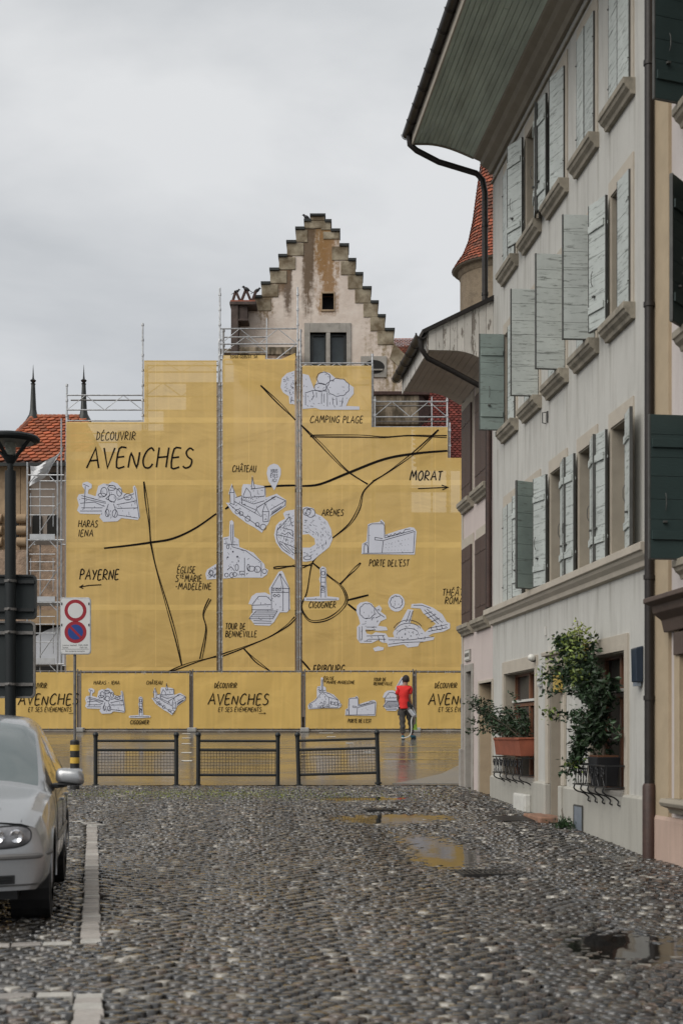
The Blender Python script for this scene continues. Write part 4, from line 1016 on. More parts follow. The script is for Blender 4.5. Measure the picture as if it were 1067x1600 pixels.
# parapets and ledges
s = MB(); s.box(kx(583), kx(652), -.9, -.01, kz(672), kz(627)); s.build('parapet', M['parapet'], K, bevel=.03)
s = MB(); s.box(kx(581), kx(668), -.98, .0, kz(627), kz(622)); s.prism([(kx(652), -.9, kz(672)), (kx(652), -.9, kz(622)), (kx(674), -.5, kz(646))], (0, .9, 0)); s.build('parapet_end', M['rust'], K)
s = MB(); s.box(kx(374), kx(466), -.5, .0, kz(560), kz(548)); s.box(kx(345), kx(372), -.4, 0, kz(556), kz(549.5)); s.build('ledge', M['parapet'], K, bevel=.02)
s = MB(); s.box(kx(374), kx(466), -.45, .0, kz(600), kz(560.5)); s.build('wall_band', M['rubble'], K)
# castle body (behind the nets) with lower left wings stepping down
s = MB(); s.box(kx(640), kx(735), .1, 6, -1, kz(800)); s.box(kx(290), kx(365), .1, 6, -1, kz(596)); s.box(kx(255), kx(290), .1, 6, -1, kz(640)); s.box(kx(183), kx(255), .1, 6, -1, kz(672)); s.box(kx(100), kx(183), .1, 6, -1, kz(705))
s.box(kx(365)+.01, kx(640), .8, 9, -1, kz(560)); s.build('body', M['castle_grey'], K)

def tile_col(base, rg=rs):
    k = rg.uniform(.55, 1.2); w = rg.uniform(-.1, .1)
    return (base[0]*k, base[1]*k*(1+w), base[2]*k*(1+w), 1)
def tiles(name, m, O, Uv, Vv, tw, th, base, parent, inside=None, point=.5, t=.018):
    """lapped pointed clay tiles on the slope O + a*Uv + b*Vv (Vv runs up the slope)"""
    O, Uv, Vv = Vector(O), Vector(Uv), Vector(Vv); u, v = Uv.normalized(), Vv.normalized(); nrm = u.cross(v)
    if nrm.y > 0: nrm = -nrm
    mb = MB(); mb.col = []; nu, nv = int(Uv.length/tw), int(Vv.length/th)
    for j in range(nv+1):
        for i in range(-1, nu+1):
            a = (i+(.5 if j % 2 else 0))*tw; b = j*th
            if inside and not inside((a+tw/2)/Uv.length, (b+th/2)/Vv.length): continue
            c = O+u*a+v*b; jit = nrm*rs.uniform(0, .006)
            shp = [(.04, th*point), (.3, .12*th), (.5, 0), (.7, .12*th), (.96, th*point), (.96, th*1.5), (.04, th*1.5)]
            vs = []
            for (sx_, sy_) in shp:
                lift = t*2.2*(1-sy_/(th*1.5))+.004
                vs.append(c+u*sx_*tw+v*sy_+nrm*(lift+.012*math.sin(sx_*math.pi))+jit)
            n = len(shp); bb = len(mb.v); mb.v += [tuple(p) for p in vs]+[tuple(p-nrm*t) for p in vs]
            mb.f.append(tuple(bb+k for k in range(n))); mb.f += [(bb+k, bb+(k+1) % n, bb+(k+1) % n+n, bb+k+n) for k in range(n)]
            mb.col += [tile_col(base)]*(2*n)
    return mb.build(name, m, parent)
ORG = (.44, .115, .042); RED = (.28, .085, .045); DRED = (.24, .050, .036)
# small red roof peeping out right of the gable and the steep brick-red roof behind the pink house
o = tiles('roof', M['tile_old'], (kx(598, 54)-0, 54-YC, kz(566, 54)), (2.2, 0, 0), (0, 1.0, 1.15), .13, .085, RED, K)
s = MB(); s.quad((kx(590, 54.2), 54.2-YC, kz(570, 54)), (kx(660, 54.2), 54.2-YC, kz(570, 54)), (kx(660, 54.2), 55.3-YC, kz(526, 54)), (kx(590, 54.2), 55.3-YC, kz(526, 54))); s.build('roof_base', M['rust'], K)
o = tiles('roof', M['tile_old'], (kx(652, 51.5), 51.5-YC, kz(730, 51.5)), (3.2, 0, 0), (0, 1.1, 3.4), .17, .095, DRED, K, point=.42)
s = MB(); s.quad((kx(650, 51.6), 51.62-YC, kz(735, 51.5)), (kx(760, 51.6), 51.62-YC, kz(735, 51.5)), (kx(760, 51.6), 52.75-YC, kz(588, 51.6)), (kx(650, 51.6), 52.75-YC, kz(588, 51.6))); s.build('roof_base', M['white_box'], K)

# ---- round tower behind the pink house
YT = 60; TS = 2222/YT
T = thing('round_tower', 'round stone turret with a flared red tiled cone roof behind the houses', 'tower', (WX(786, YT), YT, 0))
s = MB(); zt = lambda py: WZ(py, YT); r0 = 68/TS
s.lathe([(r0, -1), (r0, zt(436)), (r0+.06, zt(434)), (r0+.12, zt(424)), (r0+.2, zt(420)), (r0+.2, zt(417))], n=40); s.build('wall', mat('turret_masonry', (.20, .155, .105), .9, .3, 3, .8, 14, dark=(.10, .08, .055), dscale=3, bdist=.04), T, smooth=True)
prof = [(78/TS, zt(424)), (72/TS, zt(414)), (62/TS, zt(400)), (53/TS, zt(378)), (46/TS, zt(345)), (40/TS, zt(300)), (33/TS, zt(250)), (.02, zt(30))]
s = MB(); s.lathe([(r_-.03, z_-.02) for r_, z_ in prof], n=32); s.build('roof_base', M['rust'], T)
s = MB(); s.col = []
zz_ = zt(424); rowh = .15; pz = [p[1] for p in prof]; pr = [p[0] for p in prof]; j = 0
while zz_ < zt(40):
    ra = float(np.interp(zz_, pz, pr)); rb = float(np.interp(min(zz_+rowh*1.5, pz[-1]), pz, pr)); n = max(6, int(2*math.pi*ra/.21))
    for i in range(n):
        a0 = 2*math.pi*(i+(.5 if j % 2 else 0))/n; a1 = a0+2*math.pi/n*.94; am = (a0+a1)/2
        if math.sin(am) > .35: continue
        bb = len(s.v); c_ = tile_col((.36, .10, .05)) if rs.random() < .75 else tile_col((.20, .075, .045))
        def pt(a, r_, z_): return (r_*math.cos(a), r_*math.sin(a), z_)
        lo_ = ra+.075; s.v += [pt(a0, lo_, zz_+.03), pt(am, lo_+.01, zz_), pt(a1, lo_, zz_+.03), pt(a1, rb+.005, zz_+rowh*1.5), pt(a0, rb+.005, zz_+rowh*1.5), pt(a0, lo_-.035, zz_+.03), pt(am, lo_-.025, zz_), pt(a1, lo_-.035, zz_+.03)]
        s.f += [(bb, bb+1, bb+2, bb+3, bb+4), (bb, bb+5, bb+6, bb+1), (bb+1, bb+6, bb+7, bb+2)]; s.col += [c_]*8
    zz_ += rowh; j += 1
s.build('roof', M['tile_old'], T)
s = MB(); s.lathe([(78/TS, zt(424)-.04), (80/TS, zt(424)), (78/TS, zt(424)+.03)], n=40); s.build('eave', M['trim_dark'], T)

# ---- left wing with hipped orange roof and two dark spires
YL = 50; L_ = thing('left_building', 'sandstone castle wing with a bright orange hipped roof and two dark spires', 'building', (0, YL, 0))
lx = lambda px, Y=YL: WX(px, Y); lz = lambda py, Y=YL: WZ(py, Y)
s = MB(); s.box(lx(-60), lx(150), 0, 7, -1, lz(716)); s.build('wall', M['castle_grey'], L_)
s = MB()
for i, (a, b) in enumerate(((-60, -2), (1, 16), (16.5, 33), (33.5, 46))): s.box(lx(a), lx(b), -.12+.01*(i % 2), .0, lz(860), lz(729))
s.box(lx(-60), lx(44), -.02, 0, lz(728), lz(722)); s.build('dressed_stone', M['sandstone'], L_, bevel=.02)
s = MB(); s.box(lx(-60), lx(46), -.3, 0, -1, lz(861)); s.box(lx(46)+.004, lx(105), -.14, 0, lz(975), lz(852)); s.build('rubble_base', M['rubble'], L_)
s = MB()
for z_ in (812, 830, 848): 
    for a, b in ((-60, 6), (29, 44)): s.path([(lx(a), -.22, lz(z_)), (lx(b), -.22, lz(z_))], .16, 10)
s.build('roll_moulding', M['sandstone'], L_, smooth=True)
def arch_win(px0, px1, py0, py1, name='window', m=None, d=-.15):
    s = MB(); a, b = lx(px0), lx(px1); z0, z1 = lz(py1), lz(py0); r_ = (b-a)/2; pts = [(a, d, z0), (b, d, z0)]+[((a+b)/2+r_*math.cos(t_*math.pi/8), d, z1-r_*.6+r_*.6*math.sin(t_*math.pi/8)) for t_ in range(9)]
    s.prism(pts, (0, .05, 0)); return s.build(name, m or M['dark_hole'], L_)
arch_win(17, 31, 806, 846, d=-.13); arch_win(51, 66, 804, 836, d=-.05); arch_win(74, 92, 804, 836, d=-.05)
s = MB(); s.box(lx(79), lx(94), -.04, .0, lz(752), lz(739)); s.build('window', M['dark_hole'], L_)
s = MB(); s.box(lx(46), lx(105), -.16, -.141, lz(1100), lz(975)); s.build('gateway', M['dark_hole'], L_)
s = MB(); pts = [(lx(45)+.0, -.2, lz(1040)), (lx(104), -.2, lz(1040)), (lx(104), -.2, lz(979))]+[(lx(104-59*i/8), -.2, lz(979+26*(i/8)**2)) for i in range(1, 9)]
s.prism(pts, (0, .03, 0)); s.build('gate_panel', mat('pale_gate_panel', (.50, .52, .56), .6, .06, 2), L_)
s = MB(); s.box(lx(46), lx(105), -.5, -.2, lz(978), lz(955)); s.build('arch_band', M['sandstone'], L_)
YR = 54.0
ridgeL, ridgeR = (lx(52, YR), YR-YL, lz(652, YR)), (lx(131, YR), YR-YL, lz(652, YR))
eaveL, eaveR = (lx(-14), -.5, lz(727)), (lx(150), -.5, lz(727))
Ov = Vector(eaveL); Uv = Vector(eaveR)-Ov; upv = Vector((0, ridgeL[1]-eaveL[1], ridgeL[2]-eaveL[2]))
fl = (ridgeL[0]-eaveL[0])/Uv.length; fr_ = (ridgeR[0]-eaveL[0])/Uv.length
tiles('roof', M['tile'], Ov, Uv, upv, .30, .33, ORG, L_, inside=lambda a, b: 0 <= b <= 1.0 and a > fl*b-.01 and a < 1-(1-fr_)*b+.02, point=.62, t=.03)
s = MB(); s.add([eaveL, eaveR, ridgeR, ridgeL], [(0, 1, 2, 3)]); bk = (eaveL[0], 9, eaveL[2]); s.add([eaveL, ridgeL, bk], [(0, 1, 2)]); s.add([eaveR, (eaveR[0], 9, eaveR[2]), ridgeR], [(0, 1, 2)]); s.add([bk, ridgeL, ridgeR, (eaveR[0], 9, eaveR[2])], [(0, 1, 2, 3)])
s.build('roof_base', M['rust'], L_)
s = MB(); s.col = []
def ridge_tiles(p, q, n):
    p, q = Vector(p), Vector(q)
    for i in range(n):
        a = p.lerp(q, i/n); b = p.lerp(q, (i+1.12)/n); bb = len(s.v); s.path([a, b], [.10, .12], 8); s.col += [tile_col((.36, .12, .06))]*(len(s.v)-bb)
ridge_tiles(ridgeR, ridgeL, 12); ridge_tiles(eaveL, ridgeL, 12)
s.build('ridge_tiles', M['tile'], L_, smooth=True)
for pp in (ridgeL, ridgeR):
    s = MB(); x_, y_, z_ = pp; hpx = YR/2222
    s.lathe([(.30, -.15), (.16, .1), (.12, .3), (.075, (652-601)*hpx), (.10, (652-600)*hpx), (.05, (652-598)*hpx), (.09, (652-596.5)*hpx), (.115, (652-594.5)*hpx), (.04, (652-592)*hpx), (.03, (652-588)*hpx), (.004, (652-570)*hpx)], (x_, y_, z_), 12)
    s.build('spire', M['lead'], L_, smooth=30)
s = MB(); s.box(lx(-60), lx(150), -.62, -.5, lz(733), lz(728)); s.build('gutter', M['lead'], L_)

# ------------------------------------------------------------------ scaffold
YS = 47.0
sxx = lambda px: WX(px, YS); szz = lambda py: WZ(py, YS)
GZ = gz(0, YS)
SC = thing('scaffold', 'galvanised tube scaffold standing in front of the castle gable', 'scaffold', (0, YS, 0))
def std(px, top, y=.05, r=.026, m=M['galv']):
    s = MB(); x_ = sxx(px); z0, z1 = GZ-.1, szz(top); s.path([(x_, y, z0), (x_, y, z1)], r, 7)
    z_ = z0+.5
    while z_ < z1: s.path([(x_, y, z_), (x_, y, z_+.07)], r+.018, 7); z_ += .5
    return s.build('standard', m, SC)
def led(a, b, py, y=.05, m=M['galv'], r=.024):
    s = MB(); s.path([(sxx(a), y, szz(py)), (sxx(b), y, szz(py))], r, 7); return s.build('ledger', m, SC)
def lattice(a, b, t_, bt, n, y=.05, m=M['galv']):
    s = MB(); X0, X1 = sxx(a), sxx(b); zt_, zb_ = szz(t_), szz(bt)
    s.path([(X0, y, zt_), (X1, y, zt_)], .024, 7); s.path([(X0, y, zb_), (X1, y, zb_)], .024, 7)
    for i in range(n):
        p0 = X0+(X1-X0)*i/n; p1 = X0+(X1-X0)*(i+1)/n; za, zb = (zb_, zt_) if i % 2 == 0 else (zt_, zb_)
        s.path([(p0, y, za), (p1, y, zb)], .014, 6)
    return s.build('lattice_beam', m, SC)
for px, top in ((104, 600), (222.5, 504), (343, 449), (464.5, 448), (581, 553), (698, 600)):
    std(px, top, .06, .03); std(px+4.2, min(top+66, 660), .05, .024)
for px, top in ((100, 640), (225.5, 560), (346.5, 505), (468.5, 505), (583, 560), (702, 645)): std(px, top, .75, .024, M['galv_dark'])
# dense strapping and couplers on the two open slots
for px in (341.5, 464.5):
    x_ = sxx(px); z_ = GZ
    while z_ < szz(560):
        s = MB(); s.path([(x_-.06, -.05, z_), (x_+.16, .0, z_+rs.uniform(.06, .2))], .008, 5); z_ += rs.uniform(.28, .44); s.build('net_tie', M['galv'], SC)
    s = MB(); s.path([(x_, .05, GZ), (x_, .05, szz(530))], .024, 7); s.build('standard', M['galv'], SC)
lattice(104, 222, 617, 640, 4); led(104, 222, 657); led(104, 222, 617, .75, M['galv_dark']); led(106, 340, 661, .02)
lattice(225, 340, 563, 580, 4, .1); led(225, 340, 562, .75, M['galv_dark']); 
lattice(344, 464, 513, 537, 4); lattice(346, 415, 517, 541, 2, .75); led(344, 464, 561); led(346, 464, 560, .75, M['galv_dark'])
s = MB(); s.path([(sxx(415.5), .4, szz(560)), (sxx(415.5), .4, szz(492))], .024, 7); s.build('standard', M['galv'], SC)
s = MB(); s.path([(sxx(430), .05, szz(562)), (sxx(462), .05, szz(537))], .018, 6); s.build('brace', M['galv'], SC)
lattice(470, 581, 567, 573, 10); led(470, 581, 566, .75, M['galv_dark'])
lattice(583, 698, 627, 651, 4); led(583, 698, 667); led(583, 698, 626, .75, M['galv_dark']); led(583, 700, 651, .75, M['galv_dark'])
std(676, 612, .7, .02)
zl = 3.6
while zl < szz(700):      # inner frames of every lift, seen dimly through the net
    py = 1150-(zl-1.5)*2222/YS
    for a, b in ((104, 222), (222, 343), (346, 464), (470, 581), (583, 698)):
        top = {104: 660, 222: 565, 346: 560, 470: 572, 583: 668}[a]
        if py > top+10:
            led(a, b, py, .10, M['galv_dark'], .02); s = MB(); s.box(sxx(a), sxx(b), .12, .74, zl-.10, zl-.05); s.build('deck', M['deck'], SC)
    zl += 2.06
for a, b in ((225, 340),):
    lattice(a, b, 597, 618, 4, .12)
    led(a, b, 640, .12)
led(106, 222, 690, .12); led(106, 222, 676, .12); lattice(472, 580, 600, 640, 4, .12)
# left access tower
ST = thing('stair_scaffold', 'narrow open scaffold tower with toe boards left of the yellow nets', 'scaffold', (0, YS-.2, 0))
def tpath(pts, r, name, m=M['galv']):
    s = MB(); s.path([(sxx(a), y, szz(b)) for a, b, y in pts], r, 6); return s.build(name, m, ST)
for px, top, y in ((45, 724, 0), (54, 740, 1.1), (87, 740, 1.1), (92, 722, 0), (97, 655, .1), (101, 640, .5)): tpath([(px, 1065, y), (px, top, y)], .028 if y < .5 else .022, 'standard')
for lv in (744, 845, 942, 1038):
    for y in (0, 1.1): tpath([(44, lv, y), (102, lv, y)], .024, 'ledger')
    if lv > 744:
        s = MB(); s.box(sxx(49), sxx(88), -.03, .0, szz(lv-1), szz(lv-9)); s.build('toe_board', M['deck'], ST)
        s = MB(); s.box(sxx(48), sxx(88), .02, 1.08, szz(lv)-.02, szz(lv)+.03); s.build('deck', M['deck'], ST)
    tpath([(47, lv+13, 0), (57, lv+2, 0)], .018, 'brace'); tpath([(91, lv+13, 0), (80, lv+2, 0)], .018, 'brace')
    for k in (22, 34, 48, 62):
        if lv+k < 1050 and lv+k+5 < 1050: tpath([(48, lv+k, .02), (88, lv+k, .02)], .016, 'guard_rail')
    tpath([(54, lv+82, 1.0), (90, lv+30, 1.0)], .016, 'brace')
    tpath([(50, lv+28, .02), (50, lv+80, .02)], .014, 'guard_rail'); tpath([(85, lv+28, .02), (85, lv+80, .02)], .014, 'guard_rail')
s = MB(); nn = 10; s.grid(lambda u, v: (sxx(46)+(sxx(98)-sxx(46))*u, .3+.15*math.sin(u*9+v*4), szz(727-30*u**2.2)-(.1+.6*(1-u))*v), 12, 5)
sh = s.build('net_strip', mat('white_debris_net', (.6, .6, .6), .6, .1, 3), ST)

# ------------------------------------------------------------------ lettering: a hand drawn stroke alphabet
G = {
'A': [.62, [(0, 0), (.34, 1.0), (.58, 0)], [(.13, .36), (.50, .40)]],
'B': [.50, [(.05, 0), (.08, .98)], [(0, 1), (.36, .90), (.32, .62), (.08, .55)], [(.08, .55), (.44, .42), (.38, .08), (0, 0)]],
'C': [.56, [(.50, .84), (.36, 1.0), (.14, .80), (.02, .38), (.12, .04), (.36, .0), (.50, .20)]],
'D': [.54, [(.05, .0), (.08, .98)], [(.0, 1), (.30, .88), (.46, .50), (.32, .10), (.0, .0)]],
'E': [.46, [(.42, .98), (.08, .94), (.04, .0), (.42, .04)], [(.05, .50), (.36, .54)]],
'F': [.44, [(.42, .98), (.08, .94), (.04, .0)], [(.05, .50), (.36, .54)]],
'G': [.58, [(.50, .84), (.36, 1.0), (.12, .80), (.02, .38), (.14, .03), (.42, .04), (.48, .40), (.28, .42)]],
'H': [.58, [(.06, 1), (.02, 0)], [(.52, 1), (.48, 0)], [(.04, .50), (.50, .54)]],
'I': [.20, [(.10, 1), (.06, 0)]],
'L': [.42, [(.08, 1), (.03, .02), (.40, .05)]],
'M': [.72, [(.0, 0), (.14, 1), (.34, .38), (.56, 1), (.66, 0)]],
'N': [.56, [(.02, 0), (.10, .88), (.42, .10), (.50, 1)]],
'O': [.56, [(.26, 1), (.06, .74), (.02, .34), (.18, .0), (.42, .16), (.50, .60), (.38, .96), (.22, 1)]],
'P': [.50, [(.02, 0), (.10, 1), (.42, .86), (.38, .56), (.06, .46)]],
'Q': [.58, [(.26, 1), (.04, .6), (.16, .0), (.42, .16), (.48, .7), (.26, 1)], [(.34, .2), (.52, -.06)]],
'R': [.54, [(.02, 0), (.10, 1), (.42, .86), (.38, .56), (.06, .46), (.48, .0)]],
'S': [.48, [(.44, .88), (.26, 1), (.10, .80), (.20, .56), (.40, .40), (.36, .10), (.14, .0), (.0, .10)]],
'T': [.48, [(.0, .94), (.48, 1)], [(.25, .97), (.20, 0)]],
'U': [.56, [(.04, 1), (.04, .25), (.20, .0), (.42, .12), (.50, 1)]],
'V': [.54, [(.0, 1), (.26, 0), (.52, 1)]],
'X': [.5, [(0, 1), (.48, 0)], [(.46, 1), (0, 0)]],
'Y': [.52, [(.02, 1), (.22, .52)], [(.50, 1), (.14, 0)]],
'Z': [.5, [(0, .95), (.46, 1), (0, 0), (.46, .04)]],
'n': [.56, [(.02, 0), (.10, .72), (.42, .02), (.50, .78)]],
'u': [.50, [(.04, .8), (.04, .25), (.20, .0), (.40, .12), (.46, .8)]],
'-': [.36, [(.03, .44), (.28, .48)]], '.': [.16, [(.04, .0), (.08, .06)]], "'": [.16, [(.10, 1.05), (.05, .80)]], ' ': [.30],
}
ACC = {'É': ('E', [(.16, 1.12), (.34, 1.30)]), 'È': ('E', [(.12, 1.30), (.32, 1.12)]), 'Ê': ('E', [(.08, 1.10), (.24, 1.30), (.40, 1.12)]), 'Â': ('A', [(.18, 1.12), (.36, 1.32), (.54, 1.12)])}
def text_width(t): return sum(G[ACC[c][0] if c in ACC else c][0]+.12 for c in t)-.12
def write(mb, t, x, y, h, tf, w=None, sw=None, slant=.06, kx_=1.0):
    """t written with its baseline starting at (x, y); h cap height, w total width"""
    tw = text_width(t)*h; k = (w/tw if w else kx_); cx = x; sw = sw or h*.09
    for c in t:
        g = G[ACC[c][0] if c in ACC else c]; st = list(g[1:])+([ACC[c][1]] if c in ACC else [])
        dy = rs.uniform(-.03, .03)*h
        for p in st:
            q = [(cx+(a*h+slant*b*h)*k, y+b*h+dy) for a, b in p]
            if len(q) > 3: q = smooth2(q, 3)
            mb.ribbon(q, sw, tf)
        cx += (g[0]+.12)*h*k
    return mb
# ------------------------------------------------------------------ the drawings (coordinates of the printed design, y down)
def circ(cx, cy, rx, ry=None, n=14, a0=0, a1=360): 
    ry = ry or rx; return [(cx+rx*math.cos(R(a0+(a1-a0)*i/n)), cy+ry*math.sin(R(a0+(a1-a0)*i/n))) for i in range(n+1)]
def cloud(cx, cy, rx, ry, k=9):
    n = k*6; return [(cx+rx*(1+.10*abs(math.sin(k*math.pi*i/n)))*math.cos(2*math.pi*i/n), cy+ry*(1+.10*abs(math.sin(k*math.pi*i/n)))*math.sin(2*math.pi*i/n)) for i in range(n+1)]
ART = {}
ART['haras'] = dict(fill=[[(121,779),(124,773),(132,772),(133,766),(129,760),(130,755),(137,753),(144,757),(144,763),(139,766),(138,772),(150,776),(154,760),(162,756),(170,757),(176,753),(184,756),(190,763),(192,770),(201,773),(209,770),(208,761),(211,759),(214,765),(219,808),(216,813),(190,810),(184,815),(162,816),(156,809),(158,804),(126,803),(121,798),(124,790)]],
  line=[[(128,775),(166,785)],[(128,779),(166,787)],[(126,787),(148,785),(164,792)],[(128,794),(160,794)],[(126,799),(160,799)],[(134,760),(132,796)],[(131,757),(140,761)],[(183,789),(214,783)],[(183,795),(216,794)],[(183,805),(216,810)],[(211,762),(218,810)],[(184,782),(210,772)], circ(176,779,6), circ(163,769,5,7), circ(160,774,6,3), [(170,788),(166,800),(170,808)],[(178,788),(182,800),(179,808)], circ(168,802,3,6), circ(180,803,4,6),[(172,762),(185,765),(190,772)], circ(187,770,4,6), circ(200,777,6,5),[(166,758),(180,760)], [(170,764),(172,774),(166,780),(180,786)], circ(175,763,6,4)])
ART['chateau'] = dict(fill=[[(353,786),(359,786),(359,774),(357,772),(362,756),(368,772),(370,777),(377,776),(378,762),(380,757),(388,757),(392,758),(394,743),(397,757),(412,760),(415,764),(415,778),(432,772),(447,782),(446,792),(423,808),(419,819),(413,826),(409,833),(398,825),(385,818),(364,802)]],
  line=[[(358,788),(375,803),(396,817),(410,829)],[(359,770),(366,770),(363,759),(359,770),(360,787),(366,789),(366,771)],[(366,784),(398,802),(401,795)],[(368,778),(378,775)],[(378,776),(378,788),(399,797)],[(380,775),(385,763),(391,770),(392,776)],[(392,765),(414,762),(414,774)],[(394,746),(393,764),(398,764),(394,746)],[(380,778),(413,776)],[(380,782),(396,788),(413,783)],[(400,795),(430,776),(446,783),(422,797)],[(446,784),(445,790),(422,806)],[(430,777),(404,792)],[(410,800),(414,787),(420,800),(410,800),(411,816),(419,815),(420,801)], circ(371,800,3.5), circ(377,803,3), circ(387,811,4), circ(402,820,3), circ(411,824,4.5),[(424,803),(440,793)],[(424,801),(440,791)],[(400,796),(408,808),(398,802)]],
  dots=[(380+3*i, 776.5+.9*i) for i in range(6)]+[(380+3*i, 780.5+.9*i) for i in range(6)]+[(401+3*i, 779-1.0*i) for i in range(5)])
ART['vous'] = dict(fill=[[(428.5,767),(419,752),(416.5,740),(418,731),(422,727),(428,725),(434,727),(438.5,733),(438.5,742),(435,752)]], line=[], words=[('VOUS', 422.5, 739, 5.2, 11), ('ÊTES', 422.5, 746.5, 5.2, 11), ('ICI', 425, 753.5, 4.8, 7)])
ART['arenes'] = dict(fill=[[(431,822),(436,816),(445,811),(442,803),(446,799),(458,797),(468,794),(480,792),(490,795),(493,803),(502,807),(511,815),(517,828),(519,843),(514,855),(507,861),(499,867),(489,876),(478,878),(462,877),(450,868),(440,861),(431,848),(428,836)]],
  hole=[(471,836),(482,835),(491,842),(492,851),(484,856),(472,856)],
  line=[circ(474,836,42,34,24,-95,35), circ(474,840,36,28,24,-95,30), circ(474,843,30,22,20,-95,30), circ(474,845,24,15,18,-95,30), circ(474,836,42,34,20,120,200),[(434,828),(452,808),(456,822)],[(450,803),(470,806)], circ(479,800,6), circ(485,802,7),[(440,825),(456,829),(458,840)],[(434,836),(458,842)],[(436,846),(460,856)],[(436,848),(452,862)],[(440,833),(445,836),(450,832),(457,838)],[(444,850),(460,866)], circ(474,868,5,3), circ(480,872,6,3)])
ART['eglise'] = dict(fill=[[(323,906),(321,897),(324,890),(340,880),(347,873),(347,848),(349,840),(356,839),(358,838),(359,815),(362,813),(365,816),(366,839),(373,843),(374,855),(396,864),(404,873),(413,882),(414,888),(419,891),(417,898),(410,903),(370,903)]],
  line=[[(326,903),(325,891),(342,882),(363,855),(378,870),(410,880)],[(363,855),(384,861),(408,879)],[(361,820),(361,843),(363,855)],[(364,820),(364,850)],[(350,843),(356,842)],[(350,850),(372,852)], circ(356,855,2,3),[(326,903),(408,901)],[(382,872),(382,901)],[(408,880),(408,901)], circ(370,887,2.5,5), circ(388,887,2,5), circ(393,889,6,4), circ(402,890,5,5), circ(413,893,3.5),[(355,891),(361,886),(367,893)], circ(354,899,3), circ(362,899,3,4), circ(367,898,3),[(375,893),(382,893),(382,898),(375,898),(375,893)], circ(330,896,3,4)],
  dots=[(364,862.5),(356,871),(371,870)], dotr=1.4)
ART['tour'] = dict(fill=[[(388,944),(393,932),(400,927),(414,926),(422,930),(420,920),(435,894),(440,892),(443,896),(452,919),(453,952),(448,957),(437,957),(434,962),(428,972),(421,978),(398,977),(393,970),(389,966),(394,957),(393,945)]],
  line=[[(424,919),(437,897),(452,920),(424,919),(424,954)],[(451,920),(451,954)],[(437,897),(442,919),(442,954)],[(424,926),(451,926)],[(394,945),(404,932),(416,932),(424,939)],[(393,946),(423,945)],[(393,953),(423,953)],[(389,967),(400,955),(433,955),(426,967),(389,967)],[(394,946),(394,958)],[(396,970),(424,971)],[(396,974),(424,974)], circ(429,931,2), circ(435,931,2),[(398,958),(430,958)],[(396,961),(429,961)],[(393,964),(428,964)], circ(427,922,1.6), circ(432,922,1.6), circ(437,922,1.6)])
ART['cigognier'] = dict(fill=[[(475,939),(475,934),(499,932),(500,912),(498,905),(500,900),(499,889),(503,885),(508,887),(510,892),(509,905),(511,932),(529,934),(529,938),(500,940)]],
  line=[[(478,936.5),(526,936.5)],[(501,890),(501,934)],[(508,890),(508,934)], circ(504.5,896,3),[(501,902),(508,903)],[(501,910),(508,910)],[(501,917),(508,918)],[(501,926),(508,925)], circ(504.5,921,2),[(502,889),(507,888)]])
ART['porte'] = dict(fill=[[(564,866),(565,850),(572,846),(574,820),(578,818),(592,816),(595,812),(600,817),(601,836),(622,829),(640,824),(646,825),(650,831),(647,867)]],
  line=[[(575,864),(575,822),(580,819),(598,819),(600,822),(600,840)],[(566,865),(645,864),(647,831),(598,845),(596,864)],[(595,818),(594,815),(598,818)],[(585,840),(597,842)],[(585,844),(597,845)],[(585,840),(585,844)],[(567,851),(573,848)], circ(571,857,3,6,8,180,360),[(568,857),(568,864)],[(574,857),(574,864)],[(600,841),(645,829)],[(601,838),(604,836),(606,839),(610,836),(613,838),(616,834),(620,836),(624,832),(628,834),(632,828),(640,827)]],
  dots=[(602+5*i, 851-1.2*i) for i in range(8)]+[(602+5*i, 856-.6*i) for i in range(8)]+[(606+5*i, 860) for i in range(7)], dotr=.45)
ART['theatre'] = dict(fill=[[(556,956),(557,947),(562,942),(572,940),(580,943),(585,950),(592,946),(596,951),(594,956),(602,962),(603,967),(594,971),(590,978),(603,980),(605,985),(590,986),(576,984),(570,984),(572,990),(580,992),(586,988),(602,990),(606,996),(615,996),(613,989),(618,980),(624,974),(636,952),(645,953),(640,974),(655,978),(663,988),(680,975),(660,958),(656,951),(641,950),(642,944),(658,943),(676,950),(690,960),(697,972),(702,974),(702,982),(692,987),(675,990),(668,994),(678,996),(676,1000),(655,1004),(652,1010),(636,1012),(630,1007),(606,1011),(604,1005),(596,1004),(590,1000),(580,1005),(562,1005),(557,998),(557,980),(562,975),(560,966)],[(582,1013),(590,1010),(599,1012),(598,1016),(585,1018)], circ(618.5,942,13,14)],
  line=[cloud(573,955,11,11,8),[(585,950),(590,958),(600,965)],[(586,966),(594,962)],[(561,980),(561,1002)],[(565,979),(565,1000)],[(572,980),(588,980)],[(570,986),(586,984)],[(568,1002),(580,1002)],[(572,994),(600,993)],[(575,999),(602,999)],[(590,994),(592,1002)],[(598,994),(600,1003)],[(606,1000),(640,1000),(676,995)],[(606,1007),(630,1004),(660,1003)], circ(637,990,22,16,14,200,330), circ(637,992,17,10,14,200,330), circ(637,988,24,19,14,200,330),[(640,955),(634,972)],[(644,955),(638,973)],[(662,953),(684,975)],[(666,952),(690,973)],[(662,960),(674,956)],[(666,966),(680,960)],[(672,972),(686,966)],[(668,982),(698,976)],[(668,987),(698,981)],[(672,980),(674,986)],[(680,978),(682,984)],[(688,976),(690,982)],[(645,946),(658,946),(672,951)], cloud(618.5,941,9,9,9)],
  dots=[(632,991),(641,994),(627,996),(650,992),(636,998)], dotr=1)
